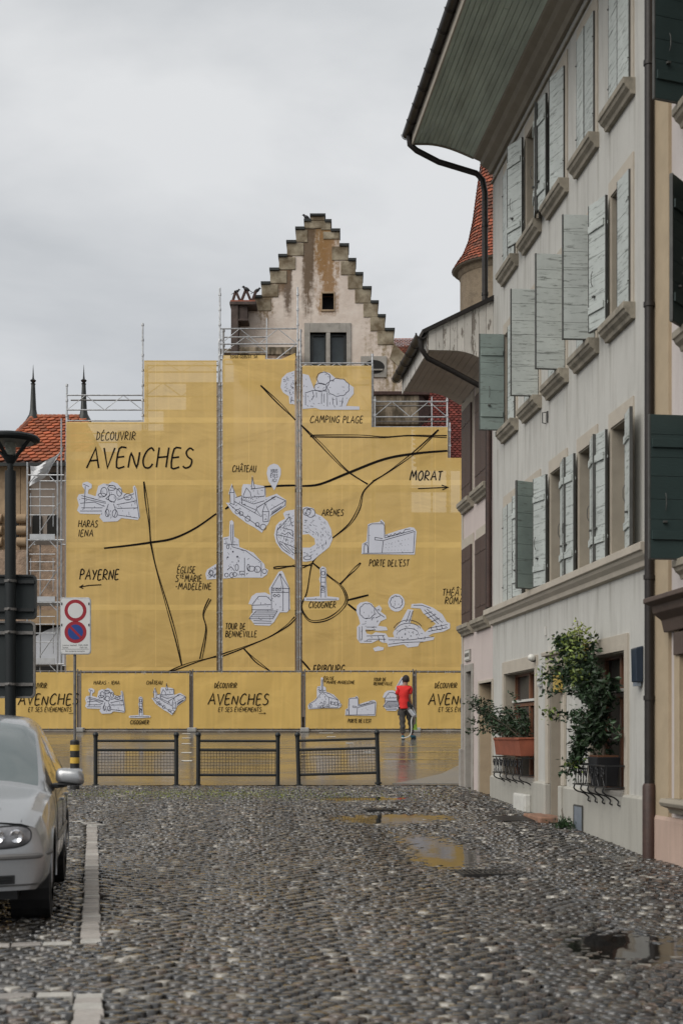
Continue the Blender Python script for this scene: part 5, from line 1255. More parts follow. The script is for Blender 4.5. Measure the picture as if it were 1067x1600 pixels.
ART['camping'] = dict(fill=[[(438,606),(440,592),(448,584),(460,580),(470,584),(482,587),(487,600),(490,608),(494,598),(497,587),(505,581),(515,584),(525,593),(536,594),(545,601),(552,606),(552,616),(545,624),(540,635),(561,636),(561,641),(500,641),(492,638),(470,640),(458,632),(452,632),(451,620),(442,614)]],
  line=[cloud(455,598,12,12,8), cloud(474,598,10,9,7), cloud(505,592,10,9,7), cloud(528,606,16,13,9), cloud(500,606,9,6,6), cloud(460,612,10,6,6),[(476,615),(488,611),(511,612)],[(477,616),(477,634)],[(502,614),(502,632)],[(511,614),(511,636)],[(519,622),(520,633)],[(525,622),(526,634)],[(535,622),(533,636)],[(471,637),(483,634),(489,626),(500,635),(515,638),(558,638)],[(488,612),(490,620),(486,626)], [(494,614),(494,622)],[(506,616),(506,630)],[(455,622),(454,630)]])
LINES = [ # map roads: (points, width px, double)
 ([(225,753),(229,782),(233,815),(236,850)], 3.0, 1), ([(236,850),(245,890),(262,950),(276,1000),(284,1040)], 3.0, 1), ([(163,857),(200,853),(236,848),(270,842),(305,826),(338,803)], 3.4, 0),
 ([(328,936),(318,960),(322,985),(314,1030)], 2.6, 1), ([(263,1050),(300,1036),(338,1026)], 3.0, 1),
 ([(352,796),(364,787)], 3.4, 0), ([(412,761),(440,759.5),(461,759)], 3.4, 0),
 ([(407,603),(440,635),(461,657)], 3.2, 1), ([(427,888),(461,884)], 2.6, 1), ([(347,1024),(380,1012),(420,996),(448,978),(461,965)], 2.8, 1), ([(381,1014),(400,1033),(422,1049)], 2.6, 1),
 ([(470,665),(500,694),(540,735),(574,757)], 3.0, 1), ([(484,682),(560,682),(600,684),(640,681),(697,683)], 2.8, 1), ([(472,760),(500,757),(545,739),(600,718),(650,709),(698,705)], 4.0, 0),
 ([(684,672),(650,705),(610,735),(582,753)], 2.8, 1), ([(582,753),(567,770),(560,795),(545,820),(519,841)], 3.0, 1),
 ([(500,864),(487,882),(479,925),(471,946),(476,962),(487,971),(510,968),(530,955),(541,938),(534,918),(515,902),(488,880)], 2.8, 1), ([(472,886),(487,882)], 2.6, 1), ([(531,913),(548,895),(563,880)], 3.0, 1), ([(543,938),(575,930)], 3.2, 0), ([(543,944),(557,955)], 3.2, 0),
 ([(471,1032),(484,1047)], 3.0, 0)]
def poly_sticker(mb, poly, tf): mb.add([tf(*p) for p in poly], [tuple(range(len(poly)))])
def draw(name, X, Z, parent, y, ox=0, oy=0, k=1, lw=.85, paper=M['paper'], clip=None):
    """X, Z map printed-design coordinates to the banner; y is the sheet in front of the cloth"""
    a = ART[name]; P_ = lambda px, py: (ox+(px)*k, oy+(py)*k)
    s = MB(); t1 = lambda px, py: (X(P_(px, py)[0]), y, Z(P_(px, py)[1])); t2 = lambda px, py: (X(P_(px, py)[0]), y-.003, Z(P_(px, py)[1]))
    for poly in a['fill']:
        if clip: poly = clip(poly)
        if len(poly) > 2: s.add([t1(*p) for p in poly], [tuple(range(len(poly)))])
    bm = bmesh.new(); me = bpy.data.meshes.new('printed_field'); me.from_pydata(s.v, [], s.f); bm.from_mesh(me); bmesh.ops.triangulate(bm, faces=bm.faces); bm.to_mesh(me); bm.free()
    me.materials.append(paper); o = bpy.data.objects.new('printed_drawing', me); C.objects.link(o); o.parent = parent
    l = MB()
    for ln in a['line']: 
        if clip and not all(clip(None, p) for p in ln): continue
        l.ribbon(ln, lw, t2)
    nd = {'haras': 46, 'theatre': 70, 'tour': 26, 'eglise': 34, 'arenes': 90, 'chateau': 44, 'camping': 40, 'porte': 6, 'cigognier': 8}.get(name, 0)
    xs_ = [p[0] for po in a['fill'] for p in po]; ys_ = [p[1] for po in a['fill'] for p in po]; hr = random.Random(len(name)*7+3); c_ = 0; tries = 0
    def inside(p):
        r_ = False
        for po in a['fill']+([a['hole']] if 'hole' in a else []):
            for q in range(len(po)):
                (x1_, y1_), (x2_, y2_) = po[q], po[(q+1) % len(po)]
                if (y1_ > p[1]) != (y2_ > p[1]) and p[0] < (x2_-x1_)*(p[1]-y1_)/(y2_-y1_)+x1_: r_ = not r_
        return r_
    while c_ < nd and tries < 4000:
        tries += 1; p = (hr.uniform(min(xs_), max(xs_)), hr.uniform(min(ys_), max(ys_)))
        if name == 'arenes': an = math.atan2(p[1]-843, (p[0]-475)*.8)+math.pi/2
        else: an = hr.choice([0, 0, 1.57, 1.57, .9, -.5])+hr.uniform(-.15, .15)
        L_ = hr.uniform(1.5, 4.2); q = (p[0]+L_*math.cos(an), p[1]+L_*math.sin(an))
        e2 = [(p[0]+dx_, p[1]+dy_) for dx_ in (-2, 2) for dy_ in (-2, 2)]+[(q[0]+dx_, q[1]+dy_) for dx_ in (-2, 2) for dy_ in (-2, 2)]
        if not all(inside(z_) for z_ in e2) or (clip and not (clip(None, p) and clip(None, q))): continue
        mid = ((p[0]+q[0])/2+hr.uniform(-.6, .6), (p[1]+q[1])/2+hr.uniform(-.6, .6)); l.ribbon([p, mid, q], lw*.62, t2); c_ += 1
    for d in a.get('dots', []):
        r_ = a.get('dotr', .7)
        if clip and not clip(None, d): continue
        l.add([t2(d[0]+r_*math.cos(q), d[1]+r_*math.sin(q)) for q in (0, 1.05, 2.1, 3.14, 4.2, 5.25)], [(0, 1, 2, 3, 4, 5)])
    for wd in a.get('words', []):
        write(l, wd[0], wd[1], -wd[2], wd[3], lambda px, py: t2(px, -py), w=wd[4], sw=.75)
    if l.f: l.build('drawing_lines', M['ink_soft'], o, recalc=False)
    if 'hole' in a:
        h = MB(); hp = a['hole']
        if clip: hp = clip(hp)
        h.add([t2(*p) for p in hp], [tuple(range(len(hp)))]); h.build('yellow_centre', M['banner'], o)
    return o
def half_clip(x0=-1e9, x1=1e9, y1=1e9):
    def f(poly, p=None):
        if poly is None: return x0 <= p[0] <= x1 and p[1] <= y1
        for axis, lim, sgn in ((0, x0, 1), (0, x1, -1), (1, y1, -1)):
            if abs(lim) > 1e8: continue
            out = []
            for i in range(len(poly)):
                a, b = poly[i], poly[(i+1) % len(poly)]; ia, ib = (a[axis]-lim)*sgn >= 0, (b[axis]-lim)*sgn >= 0
                if ia: out.append(a)
                if ia != ib:
                    t = (lim-a[axis])/(b[axis]-a[axis]); out.append((a[0]+(b[0]-a[0])*t, a[1]+(b[1]-a[1])*t))
            poly = out
            if not poly: return []
        return poly
    return f

# ------------------------------------------------------------------ scaffold banners
def cloth(name, outline_rows, parent, m=M['banner'], amp=.003, y=0.0, X=sxx, Z=szz, step=.16):
    """sheet over stepped rectangles (x0,x1,ytop,ybot) in design coordinates; slightly wavy"""
    s = MB()
    for (a, b, t_, bt) in outline_rows:
        X0, X1, Z0, Z1 = X(a), X(b), Z(bt), Z(t_); nu, nv = max(2, int((X1-X0)/step)), max(2, int((Z1-Z0)/step))
        s.grid(lambda u, v: (X0+(X1-X0)*u, y+amp*noise.noise(Vector(((X0+(X1-X0)*u)*.9, 3.1, (Z0+(Z1-Z0)*v)*1.6))), Z0+(Z1-Z0)*v), nu, nv)
    o = s.build(name, m, parent, smooth='full'); return o
def banner(name, label, rows_):
    e = thing('scaffold_banner', label, 'banner', (0, YS-.06, 0)); cloth('cloth', rows_, e); return e
B1 = banner('b1', 'left yellow banner reading DÉCOUVRIR AVENCHES with its see-through top', [(104, 338.5, 660, 1048), (225.5, 338.5, 564, 660)])
B2 = banner('b2', 'tall middle yellow banner with the château drawing between two scaffold slots', [(348, 460.5, 562, 1048)])
B3 = banner('b3', 'right yellow banner reading CAMPING PLAGE and MORAT beside the pink house', [(472, 579.5, 572, 668), (472, 698.5, 668, 716), (472, 740, 716, 1048)])
FY = -.0045
def ink(mb): return mb
def tfm(px, py): return (sxx(px), FY-.003, szz(py))
def words(parent, items, name='lettering', tf=tfm, m=M['ink'], clipy=None):
    for t, x_, y_, h_, w_, sw_ in items:
        s = MB(); write(s, t, x_, -y_, h_, (lambda px, py: tf(px, -py)), w=w_, sw=sw_, slant=.10)
        if clipy:
            pass
        s.build(name, m, parent, recalc=False)
words(B1, [('DÉCOUVRIR', 151, 688, 12.5, 61, 1.3), ('AVEnCHES', 136, 731, 31, 165, 2.7), ('HARAS', 123, 824, 10.5, 30, 1.25), ('IENA', 123, 838.5, 10.5, 23, 1.25), ('PAYERNE', 125, 906, 15.5, 61, 1.9),
           ('ÉGLISE', 277, 896, 10.5, 28, 1.2), ('S', 274, 909, 10.5, 5, 1.2), ('TE', 280.5, 904, 5.5, 7, .9), ('MARIE', 289, 909.5, 10.5, 26, 1.2), ('-MADELEINE', 274, 921.5, 10, 56, 1.2)])
words(B2, [('CHÂTEAU', 363, 738, 10, 37, 1.2), ('TOUR DE', 352, 983.5, 9.5, 31, 1.2), ('BENNEVILLE', 352, 995.5, 9.5, 49, 1.2)])
words(B3, [('CAMPING', 484, 661, 10.5, 46, 1.25), ('PLAGE', 535, 661.5, 10.5, 31, 1.25), ('MORAT', 639.5, 751, 14.5, 50, 1.9), ('ARÈNES', 502, 806, 9.5, 34, 1.2), ('PORTE DE', 576, 885, 10, 38, 1.2), ("L'EST", 616, 885, 10, 22, 1.2),
           ('CIGOGNIER', 482, 950, 9.5, 42, 1.2), ('THÉÂTRE', 690, 931, 10.5, 45, 1.25), ('ROMAIN', 694, 944, 10.5, 38, 1.25)])
s = MB(); s.ribbon([(126,917.5),(140,915),(159,914)], 1.6, tfm); s.ribbon([(131,914),(125,917.5),(131,920)], 1.4, tfm); s.build('arrow', M['ink'], B1, recalc=False)
s = MB(); s.ribbon([(652,764),(675,763),(698,762)], 1.7, tfm); s.ribbon([(689,758.5),(699,762),(690,766)], 1.5, tfm); s.build('arrow', M['ink'], B3, recalc=False)
# FRIBOURG, cut by the lower edge of the cloth
s = MB(); write(s, 'FRIBOURG', 489, -1052, 13, lambda px, py: tfm(px, min(-py, 1047.5)), w=49, sw=1.6, slant=.1); s.build('lettering', M['ink'], B3, recalc=False)
for pts, w_, dbl in LINES:
    par = B1 if pts[0][0] < 343 else (B2 if pts[0][0] < 466 else B3)
    q = smooth2(pts, 5); s = MB()
    if dbl:
        L1, L2 = [], []
        for i, p in enumerate(q):
            a = Vector(q[max(i-1, 0)]); b = Vector(q[min(i+1, len(q)-1)]); t_ = (b-a).normalized(); n_ = Vector((-t_.y, t_.x)); u = i/(len(q)-1)
            sp = 1.25*(.8+.6*math.sin(u*7+pts[0][0])); L1.append((p[0]+n_.x*sp, p[1]+n_.y*sp)); L2.append((p[0]-n_.x*sp, p[1]-n_.y*sp))
        s.ribbon(L1, [1.5+.5*math.sin(i*.5) for i in range(len(q))], tfm); s.ribbon(L2, [1.4+.5*math.cos(i*.6) for i in range(len(q))], lambda a, b: (sxx(a), FY-.0045, szz(b)))
    else: s.ribbon(q, [w_*(.75+.25*math.sin(math.pi*i/(len(q)-1))) for i in range(len(q))], tfm)
    s.build('map_road', M['ink'], par, recalc=False)
mp_ = dict(X=sxx, Z=szz, y=FY-.006)
draw('haras', parent=B1, **mp_); draw('eglise', parent=B1, clip=half_clip(x1=338), **mp_); draw('eglise', parent=B2, clip=half_clip(x0=348.5), **mp_)
draw('chateau', parent=B2, **mp_); draw('vous', parent=B2, **mp_); draw('arenes', parent=B2, clip=half_clip(x1=460), **mp_); draw('arenes', parent=B3, clip=half_clip(x0=472.5), **mp_)
draw('tour', parent=B2, **mp_); draw('cigognier', parent=B3, **mp_); draw('porte', parent=B3, **mp_); draw('theatre', parent=B3, **mp_)
draw('camping', parent=B2, clip=half_clip(x1=460), **mp_); draw('camping', parent=B3, clip=half_clip(x0=472.5), **mp_)
# small name strip above the middle banner
e = thing('name_strip', 'short yellow strip of netting with black lettering tied above the middle banner', 'banner', (0, YS-.03, 0))
cloth('cloth', [(349, 414, 555.5, 562.5)], e, amp=.02, step=.1)
s = MB(); write(s, 'ECHA-GERUST. SA', 360, -560.5, 4.4, lambda px, py: (sxx(px), -.05, szz(-py)), w=42, sw=.8); s.build('lettering', M['ink'], e, recalc=False)
s = MB(); s.add([(sxx(436), -.005, szz(563)), (sxx(461), -.005, szz(563)), (sxx(461), -.005, szz(552))], [(0, 1, 2)]); s.build('net_corner', M['banner'], e)

# ------------------------------------------------------------------ site fence
YF = 45.3
fxx = lambda px: WX(px, YF); fzz = lambda py: WZ(py, YF)
FG = 'printed fence panels along the foot of the scaffold'
FB = [(-47, 121.5), (126.5, 297), (301, 471), (476, 644.5), (649, 820)]
flabels = ['leftmost fence panel, with AVENCHES half hidden by the dark sign boards', 'fence panel with the drawing of a ruined column over CIGOGNIER', 'fence panel with the whole of DÉCOUVRIR AVENCHES ET SES ÉVÈNEMENTS', 'fence panel reading PORTE DE L\'EST behind the man in red', 'rightmost fence panel, its AVENCHES cut off by the pink house']
for i, (a, b) in enumerate(FB):
    e = thing('site_fence', flabels[i], 'fence', (fxx(a), YF, gz(fxx(a), YF)), 0, FG); ox_, oz_ = fxx(a), gz(fxx(a), YF)
    X = lambda px: fxx(px)-ox_; Z = lambda py: fzz(py)-oz_
    dy = rs.uniform(-1.2, 1.2)
    s = MB()
    for px in (a, b): s.path([(X(px), 0, .05), (X(px), 0, Z(1046+dy))], .022, 7)
    for py in (1049+dy, 1139.5): s.path([(X(a), 0, Z(py)), (X(b), 0, Z(py))], .017, 6)
    s.build('frame', M['galv_dark'], e)
    s = MB(); s.box(X(a)-.14, X(a)+.14, -.35, .35, -.02, .13); s.build('foot', M['concrete'], e, bevel=.03)
    cloth('banner', [(a+1.2, b-1.2, 1051+dy, 1138.5)], e, m=M['fence_banner'], amp=.014, y=-.05, X=X, Z=Z, step=.12)
    for k in range(13):
        s = MB(); xx = X(a)+.1+(X(b)-X(a)-.2)*k/12; s.path([(xx, -.07, Z(1053+dy)), (xx+.02, -.02, Z(1048+dy))], .005, 4); s.build('tie', M['deck'], e); s = MB(); s.path([(xx, -.07, Z(1137)), (xx-.02, -.02, Z(1140))], .005, 4); s.build('tie', M['deck'], e)
    s = MB(); s.grid(lambda u, v: (X(a)+(X(b)-X(a))*u, -.02-.22*(1-v)+.05*noise.noise(Vector((u*9+i, v*3, 2))), .01+(Z(1139.5)-.01)*v*(.75+.2*noise.noise(Vector((u*5, i, 1))))), 40, 4); s.build('tarpaulin', M['sheet'], e, smooth='full')
    ft = lambda px, py: (X(px), -.067, Z(py))
    if i % 2 == 0:
        o_ = [5, 0, 174, 0, 343.5][i]+{0: 0, 2: 0, 4: 0}[i]; bx = {0: -8, 2: 166*0+336-0, 4: 679}[i]
        base = {0: 29, 2: 325, 4: 668}[i]
        words(e, [('DÉCOUVRIR', base+10, 1075, 7.8, 35, 1.0), ('AVEnCHES', base, 1101, 17, 94, 1.8), ('ET SES ÉVÈNEMENTS', base+16, 1112, 6.8, 67, .85)], tf=ft)
        s = MB(); s.ribbon([(base+79, 1115), (base+90, 1114.5)], .7, ft); s.ribbon([(base+87, 1113), (base+90, 1114.5), (base+87, 1116)], .6, ft); s.build('arrow', M['ink'], e, recalc=False)
    elif i == 1:
        words(e, [('HARAS - IENA', 147, 1069.5, 5.5, 40, .8), ('CHÂTEAU', 229, 1069.5, 5.5, 25, .8), ('CIGOGNIER', 204, 1131.5, 6.2, 29, .9)], tf=ft, m=M['ink'])
        dd = dict(X=X, Z=Z, y=-.070, lw=1.25)
        draw('haras', parent=e, k=.64, ox=133.5-121*.64, oy=1075-753*.64, **dd); draw('chateau', parent=e, k=.57, ox=237-353*.57, oy=1066-743*.57, **dd); draw('cigognier', parent=e, k=.62, ox=202-475*.62, oy=1088-885*.62, **dd)
    else:
        words(e, [('ÉGLISE', 505, 1062, 4.6, 16, .75), ('S', 502, 1068.5, 4.8, 2.5, .75), ('TE', 505, 1066, 2.6, 4, .6), ('MARIE-MADELEINE', 510, 1068.5, 4.8, 43, .75), ('TOUR DE', 583, 1064, 4.8, 19, .75), ('BENNEVILLE', 583, 1070.5, 4.8, 29, .75), ("PORTE DE L'EST", 543, 1129, 5.6, 36, .85)], tf=ft, m=M['ink'])
        dd = dict(X=X, Z=Z, y=-.070, lw=1.25)
        draw('eglise', parent=e, k=.54, ox=480.5-321*.54, oy=1058-813*.54, **dd); draw('porte', parent=e, k=.57, ox=538.5-564*.57, oy=1087-812*.57, **dd); draw('tour', parent=e, k=.62, ox=597-388*.62, oy=1057.5-892*.62, **dd)
# ------------------------------------------------------------------ railings at the end of the cobbles
def railing(x0, x1, Y, tilt, label):
    X0, X1 = WX(x0, Y), WX(x1, Y); g = gz(X0, Y); w = X1-X0
    e = thing('street_railing', label, 'railing', (X0, Y, g), 0, 'black railings between the cobbles and the square'); e.rotation_euler = (0, R(tilt), 0)
    for x_ in (0, w):
        s = MB(); s.path([(x_, 0, -.08), (x_, 0, .93)], .041, 12); s.lathe([(.036, .92), (.046, .93), (.046, .945), (.03, .955)], (x_, 0, 0), 12); s.ball((x_, 0, .985), .056); s.lathe([(.07, -.02), (.07, .012), (.04, .02)], (x_, 0, 0), 12)
        s.build('post', M['black'], e, smooth=True)
    for z, r in ((.865, .026), (.685, .028), (.20, .028)):
        s = MB(); s.path([(.036, 0, z), (w-.036, 0, z)], r, 8); s.build('rail', M['black'], e, smooth=True)
    s = MB(); n = 26
    for i in range(1, n): s.path([(w*i/n, 0, .21), (w*i/n, 0, .675)], .0038, 4)
    for j in range(1, 8): s.path([(.03, .006, .20+.06*j), (w-.03, .006, .20+.06*j)], .0038, 4)
    s.build('wire_mesh', M['black'], e)
railing(149.5, 275.5, 27.8, 0, 'black street railing nearest the striped sign post, left of the three')
railing(309.5, 433.5, 27.8, .2, 'middle one of the three black street railings')
railing(466.5, 590.5, 27.8, -1.6, 'slightly tilted black street railing nearest the man in red')

# ------------------------------------------------------------------ no stopping sign on its post
Y = 26.6; X0 = WX(117, Y); g = gz(X0, Y)
e = thing('traffic_sign', 'white sign board with two red rings on a thin grey post with a striped foot', 'sign', (X0, Y, g))
s = MB(); s.path([(0, 0, .0), (0, 0, WZ(1024, Y)-g+.9)], .028, 10); s.build('post', M['galv_dark'], e, smooth=True)
lo, hi = 0, WZ(1158, Y)-g
s = MB(); s.lathe([(.088, -.02), (.088, hi), (.075, hi+.02), (.03, hi+.03)], n=16); s.build('sleeve', M['black_band'], e, smooth=30)
for k in range(3):
    s = MB(); z1_ = hi-.07-k*.235; s.lathe([(.0895, z1_-.11), (.0905, z1_-.11), (.0905, z1_), (.0895, z1_)], n=16, cap=False); s.build('yellow_band', M['yellow_band'], e, smooth=30)
zx = lambda px: WX(px, Y)-X0; zy = lambda py: WZ(py, Y)-g
def rrect(a, b, c, d, r, y, n=5):
    out = []
    for cx, cz, a0 in ((b-r, d-r, 0), (a+r, d-r, 90), (a+r, c+r, 180), (b-r, c+r, 270)):
        out += [(cx+r*math.cos(R(a0+90*i/n)), y, cz+r*math.sin(R(a0+90*i/n))) for i in range(n+1)]
    return out
a, b, c, d = zx(95), zx(143), zy(1023), zy(934)
s = MB(); s.prism(rrect(a, b, c, d, .06, -.03), (0, -.03, 0)); bd = s.build('frame', M['galv'], e, bevel=.004)
s = MB(); s.prism(rrect(a+.018, b-.018, c+.018, d-.018, .05, -.0602), (0, -.004, 0)); s.build('board', M['sign_white'], bd)
def disc(cx, cz, r, y, t=.003, n=32): return [(cx+r*math.cos(2*math.pi*i/n), y, cz+r*math.sin(2*math.pi*i/n)) for i in range(n)]
cx = (a+b)/2
for cz, blue in ((zy(954.5), False), (zy(988), True)):
    s = MB(); s.prism(disc(cx, cz, .205, -.0645), (0, -.003, 0)); s.build('red_ring', M['sign_red'], bd)
    s = MB(); s.prism(disc(cx, cz, .142, -.0677), (0, -.002, 0)); s.build('disc', M['sign_blue'] if blue else M['sign_white'], bd)
    if blue: s = MB(); s.bar((cx-.105, -.071, cz+.105), (cx+.105, -.071, cz-.105), .002, .042, up=(1, 0, 1)); s.build('red_slash', M['sign_red'], bd)
for px, py in ((97.8, 944), (140, 944), (97.8, 977), (140, 977)):
    s = MB(); s.box(zx(px-.9), zx(px+.9), -.068, -.0643, zy(py+2), zy(py-2)); s.build('clip', M['sign_text'], bd)
def ftext(t, x, z, size, y, parent, m, w=None):
    cu = bpy.data.curves.new('t', 'FONT'); cu.body = t; cu.size = size; o = bpy.data.objects.new('t', cu); C.objects.link(o)
    bpy.context.view_layer.update(); me = bpy.data.meshes.new_from_object(o.evaluated_get(bpy.context.evaluated_depsgraph_get())); bpy.data.objects.remove(o)
    xsv = [v.co.x for v in me.vertices]; k = (w/(max(xsv)-min(xsv))) if w else 1
    for v in me.vertices: v.co = Vector((x+v.co.x*k, y, z+v.co.y))
    me.materials.append(m); o = bpy.data.objects.new('lettering', me); C.objects.link(o); o.parent = parent; return o
ftext('Lundi au vendredi   7h00-19h00', a+.045, zy(1009.6), .042, -.0655, bd, M['sign_text'], (b-a)*.82)
ftext('Samedi                    7h00-16h', a+.045, zy(1013.3), .042, -.0655, bd, M['sign_text'], (b-a)*.80)
ftext('Bus scolaires exceptés', a+.10, zy(1018.8), .040, -.0655, bd, M['sign_text'], (b-a)*.62)
s = MB(); s.box(a+.03, b-.03, -.066, -.0645, zy(1014.9), zy(1014.5)); s.build('rule', M['sign_text'], bd)

# ------------------------------------------------------------------ street lamp and the two boards on it
Y = 18.0; X0 = WX(16.5, Y); g = gz(X0, Y)
e = thing('street_lamp', 'dark street lamp with a wide shallow dish head at the left edge', 'street lamp', (X0, Y, g))
lz_ = lambda py: WZ(py, Y)-g
s = MB(); s.path([(0, 0, 0), (0, 0, lz_(736))], .069, 20); s.lathe([(.16, -.05), (.16, .02), (.08, .03)], n=16); s.build('pole', M['anthracite'], e, smooth=30)
s = MB(); s.lathe([(.05, lz_(736)), (.038, lz_(734)), (.038, lz_(725)), (.06, lz_(722)), (.10, lz_(714)), (.055, lz_(712))], n=16); s.build('neck', M['anthracite'], e, smooth=30)
s = MB(); s.lathe([(.10, lz_(688)), (.30, lz_(692)), (.365, lz_(688.5)), (.37, lz_(685)), (.34, lz_(681.5)), (.12, lz_(679.5)), (.01, lz_(679))], n=40, cap=True); s.build('dish', M['anthracite'], e, smooth=30)
s = MB(); s.lathe([(.29, lz_(691.5)-.004), (.05, lz_(688)-.004)], n=32); s.build('reflector', M['lamp_dish'], e)
s = MB(); prof = []
for i in range(10): prof += [(.062, lz_(712)+i*.021), (.070, lz_(712)+i*.021+.01)]
s.lathe(prof, n=20); s.build('lamp_glass', M['lamp_glass'], e, smooth=30)
for k in range(4):
    an = math.pi/4+k*math.pi/2+.35
    s = MB(); s.bar((.07*math.cos(an), .07*math.sin(an), lz_(716)), (.31*math.cos(an), .31*math.sin(an), lz_(688)), .05, .02, up=(math.cos(an), math.sin(an), .5)); s.build('strut', M['anthracite'], e)
def board(name, label, x0, x1, y0, y1, frame_m, bars):
    e = thing(name, label, 'sign', (X0, Y+.12, g)); a, b, c, d = WX(x0, Y)-X0, WX(x1, Y)-X0, lz_(y1), lz_(y0)
    s = MB(); s.prism(rrect(a, b, c, d, .05, 0), (0, .02, 0)); s.build('board', M['sign_back'], e)
    s = MB(); o_, i_ = rrect(a-.012, b+.012, c-.012, d+.012, .06, -.03), rrect(a+.012, b-.012, c+.012, d-.012, .045, -.03); n = len(o_)
    vs = o_+i_+[(p[0], .024, p[2]) for p in o_]; s.add(vs, [(k, (k+1) % n, (k+1) % n+n, k+n) for k in range(n)]+[(k, k+2*n, (k+1) % n+2*n, (k+1) % n) for k in range(n)]); s.build('frame', frame_m, e)
    for py in bars:
        s = MB(); s.box(a+.01, b-.01, -.045, -.002, lz_(py+2.5), lz_(py-2.5)); s.build('crossbar', frame_m, e)
        s = MB(); s.lathe([(.078, lz_(py+2)), (.078, lz_(py-2))], (0, -.12, 0), 16, cap=False); s.ball((0, -.205, lz_(py)), .018, n=8, m=5); s.build('clamp', M['galv_dark'], e)
    return e
board('sign_board', 'upper dark sign board back with a black rim strapped to the lamp pole', -22, 53, 898, 965, M['black'], (908, 952))
board('sign_board', 'lower dark sign board back with a silver rim strapped to the lamp pole', -21, 51, 971, 1089, M['galv_dark'], (988, 1069))

# ------------------------------------------------------------------ parked car
CX, CY = -3.005, 10.32; cg = gz(-2.6, 11.6)-.0
CAR = thing('parked_car', 'silver hatchback parked at the left edge facing the viewer', 'car', (CX, CY, gz(-2.6, 10.6)+.0), R(8.6)); CAR.rotation_euler = (R(.9), 0, R(8.6))
ST_ = [ # y, [(x,z)...9] from sill to centre line
 (.00, [(.76,.20),(.81,.30),(.83,.45),(.80,.60),(.76,.70),(.66,.735),(.45,.755),(.22,.765),(0,.77)]),
 (.30, [(.78,.19),(.835,.30),(.855,.48),(.84,.63),(.79,.755),(.69,.80),(.46,.825),(.22,.835),(0,.84)]),
 (.70, [(.79,.18),(.85,.30),(.868,.50),(.855,.66),(.80,.82),(.70,.865),(.46,.895),(.22,.905),(0,.91)]),
 (1.10,[(.79,.17),(.85,.30),(.868,.52),(.860,.70),(.82,.875),(.72,.925),(.46,.955),(.22,.965),(0,.97)]),
 (1.22,[(.79,.17),(.85,.30),(.868,.52),(.862,.72),(.83,.895),(.765,.950),(.50,.99),(.24,1.00),(0,1.005)]),
 (1.50,[(.79,.17),(.85,.30),(.868,.54),(.864,.74),(.838,.915),(.735,1.10),(.52,1.16),(.26,1.18),(0,1.185)]),
 (1.80,[(.79,.17),(.85,.30),(.868,.54),(.866,.76),(.842,.925),(.690,1.24),(.53,1.30),(.27,1.325),(0,1.33)]),
 (2.05,[(.79,.17),(.85,.30),(.868,.54),(.867,.77),(.845,.935),(.655,1.325),(.54,1.375),(.28,1.40),(0,1.405)]),
 (2.45,[(.79,.17),(.85,.30),(.868,.55),(.868,.78),(.847,.945),(.635,1.365),(.54,1.415),(.28,1.437),(0,1.442)]),
 (2.95,[(.79,.17),(.85,.30),(.868,.55),(.868,.79),(.848,.955),(.630,1.355),(.54,1.405),(.28,1.43),(0,1.435)]),
 (3.45,[(.79,.18),(.85,.30),(.866,.56),(.864,.79),(.842,.965),(.625,1.315),(.53,1.36),(.28,1.385),(0,1.39)]),
 (3.75,[(.78,.20),(.84,.32),(.855,.57),(.852,.79),(.83,.97),(.64,1.20),(.52,1.26),(.28,1.285),(0,1.29)]),
 (4.00,[(.76,.24),(.81,.34),(.825,.57),(.82,.78),(.79,.92),(.66,.98),(.50,1.02),(.26,1.03),(0,1.03)]),
 (4.14,[(.70,.28),(.75,.36),(.76,.55),(.74,.74),(.70,.84),(.60,.88),(.45,.90),(.24,.90),(0,.90)])]
def cr(a, b, c, d, t): return tuple(.5*((2*q)+(-p+r)*t+(2*p-5*q+4*r-s_)*t*t+(-p+3*q-3*r+s_)*t**3) for p, q, r, s_ in zip(a, b, c, d))
def resample(seq, n, sharp=()):
    out = []
    for i in range(len(seq)-1):
        p0 = seq[max(i-1, 0)] if i not in sharp else seq[i]; p3 = seq[min(i+2, len(seq)-1)] if i+1 not in sharp else seq[i+1]
        for k in range(n): out.append(cr(p0, seq[i], seq[i+1], p3, k/n))
    out.append(seq[-1]); return out
NS, NP = 5, 4
rowsC = [resample(r_, NP, sharp=(4, 5)) for _, r_ in ST_]
yv = resample([(y,) for y, _ in ST_], NS)
gridp = []
for j in range(len(rowsC[0])):
    gridp.append(resample([rowsC[i][j] for i in range(len(ST_))], NS))
nY, nP = len(yv), len(rowsC[0])
def frontbend(x, z): return .20*(abs(x)/.84)**3.2 + (.05 if z < .26 else 0)+max(0, z-.52)*.18
P3 = []
for i in range(nY):
    row = []
    for j in range(nP):
        x, z = gridp[j][i]; y = yv[i][0]; f = max(0, 1-y/1.0)**2
        row.append((x, y+frontbend(x, z)*f, z))
    P3.append(row)
wheels = [(.86, .305), (3.37, .305)]; WR = .345
def jf(jj): return jj/NP
side_faces = {'body': [], 'glass': [], 'trim': []}
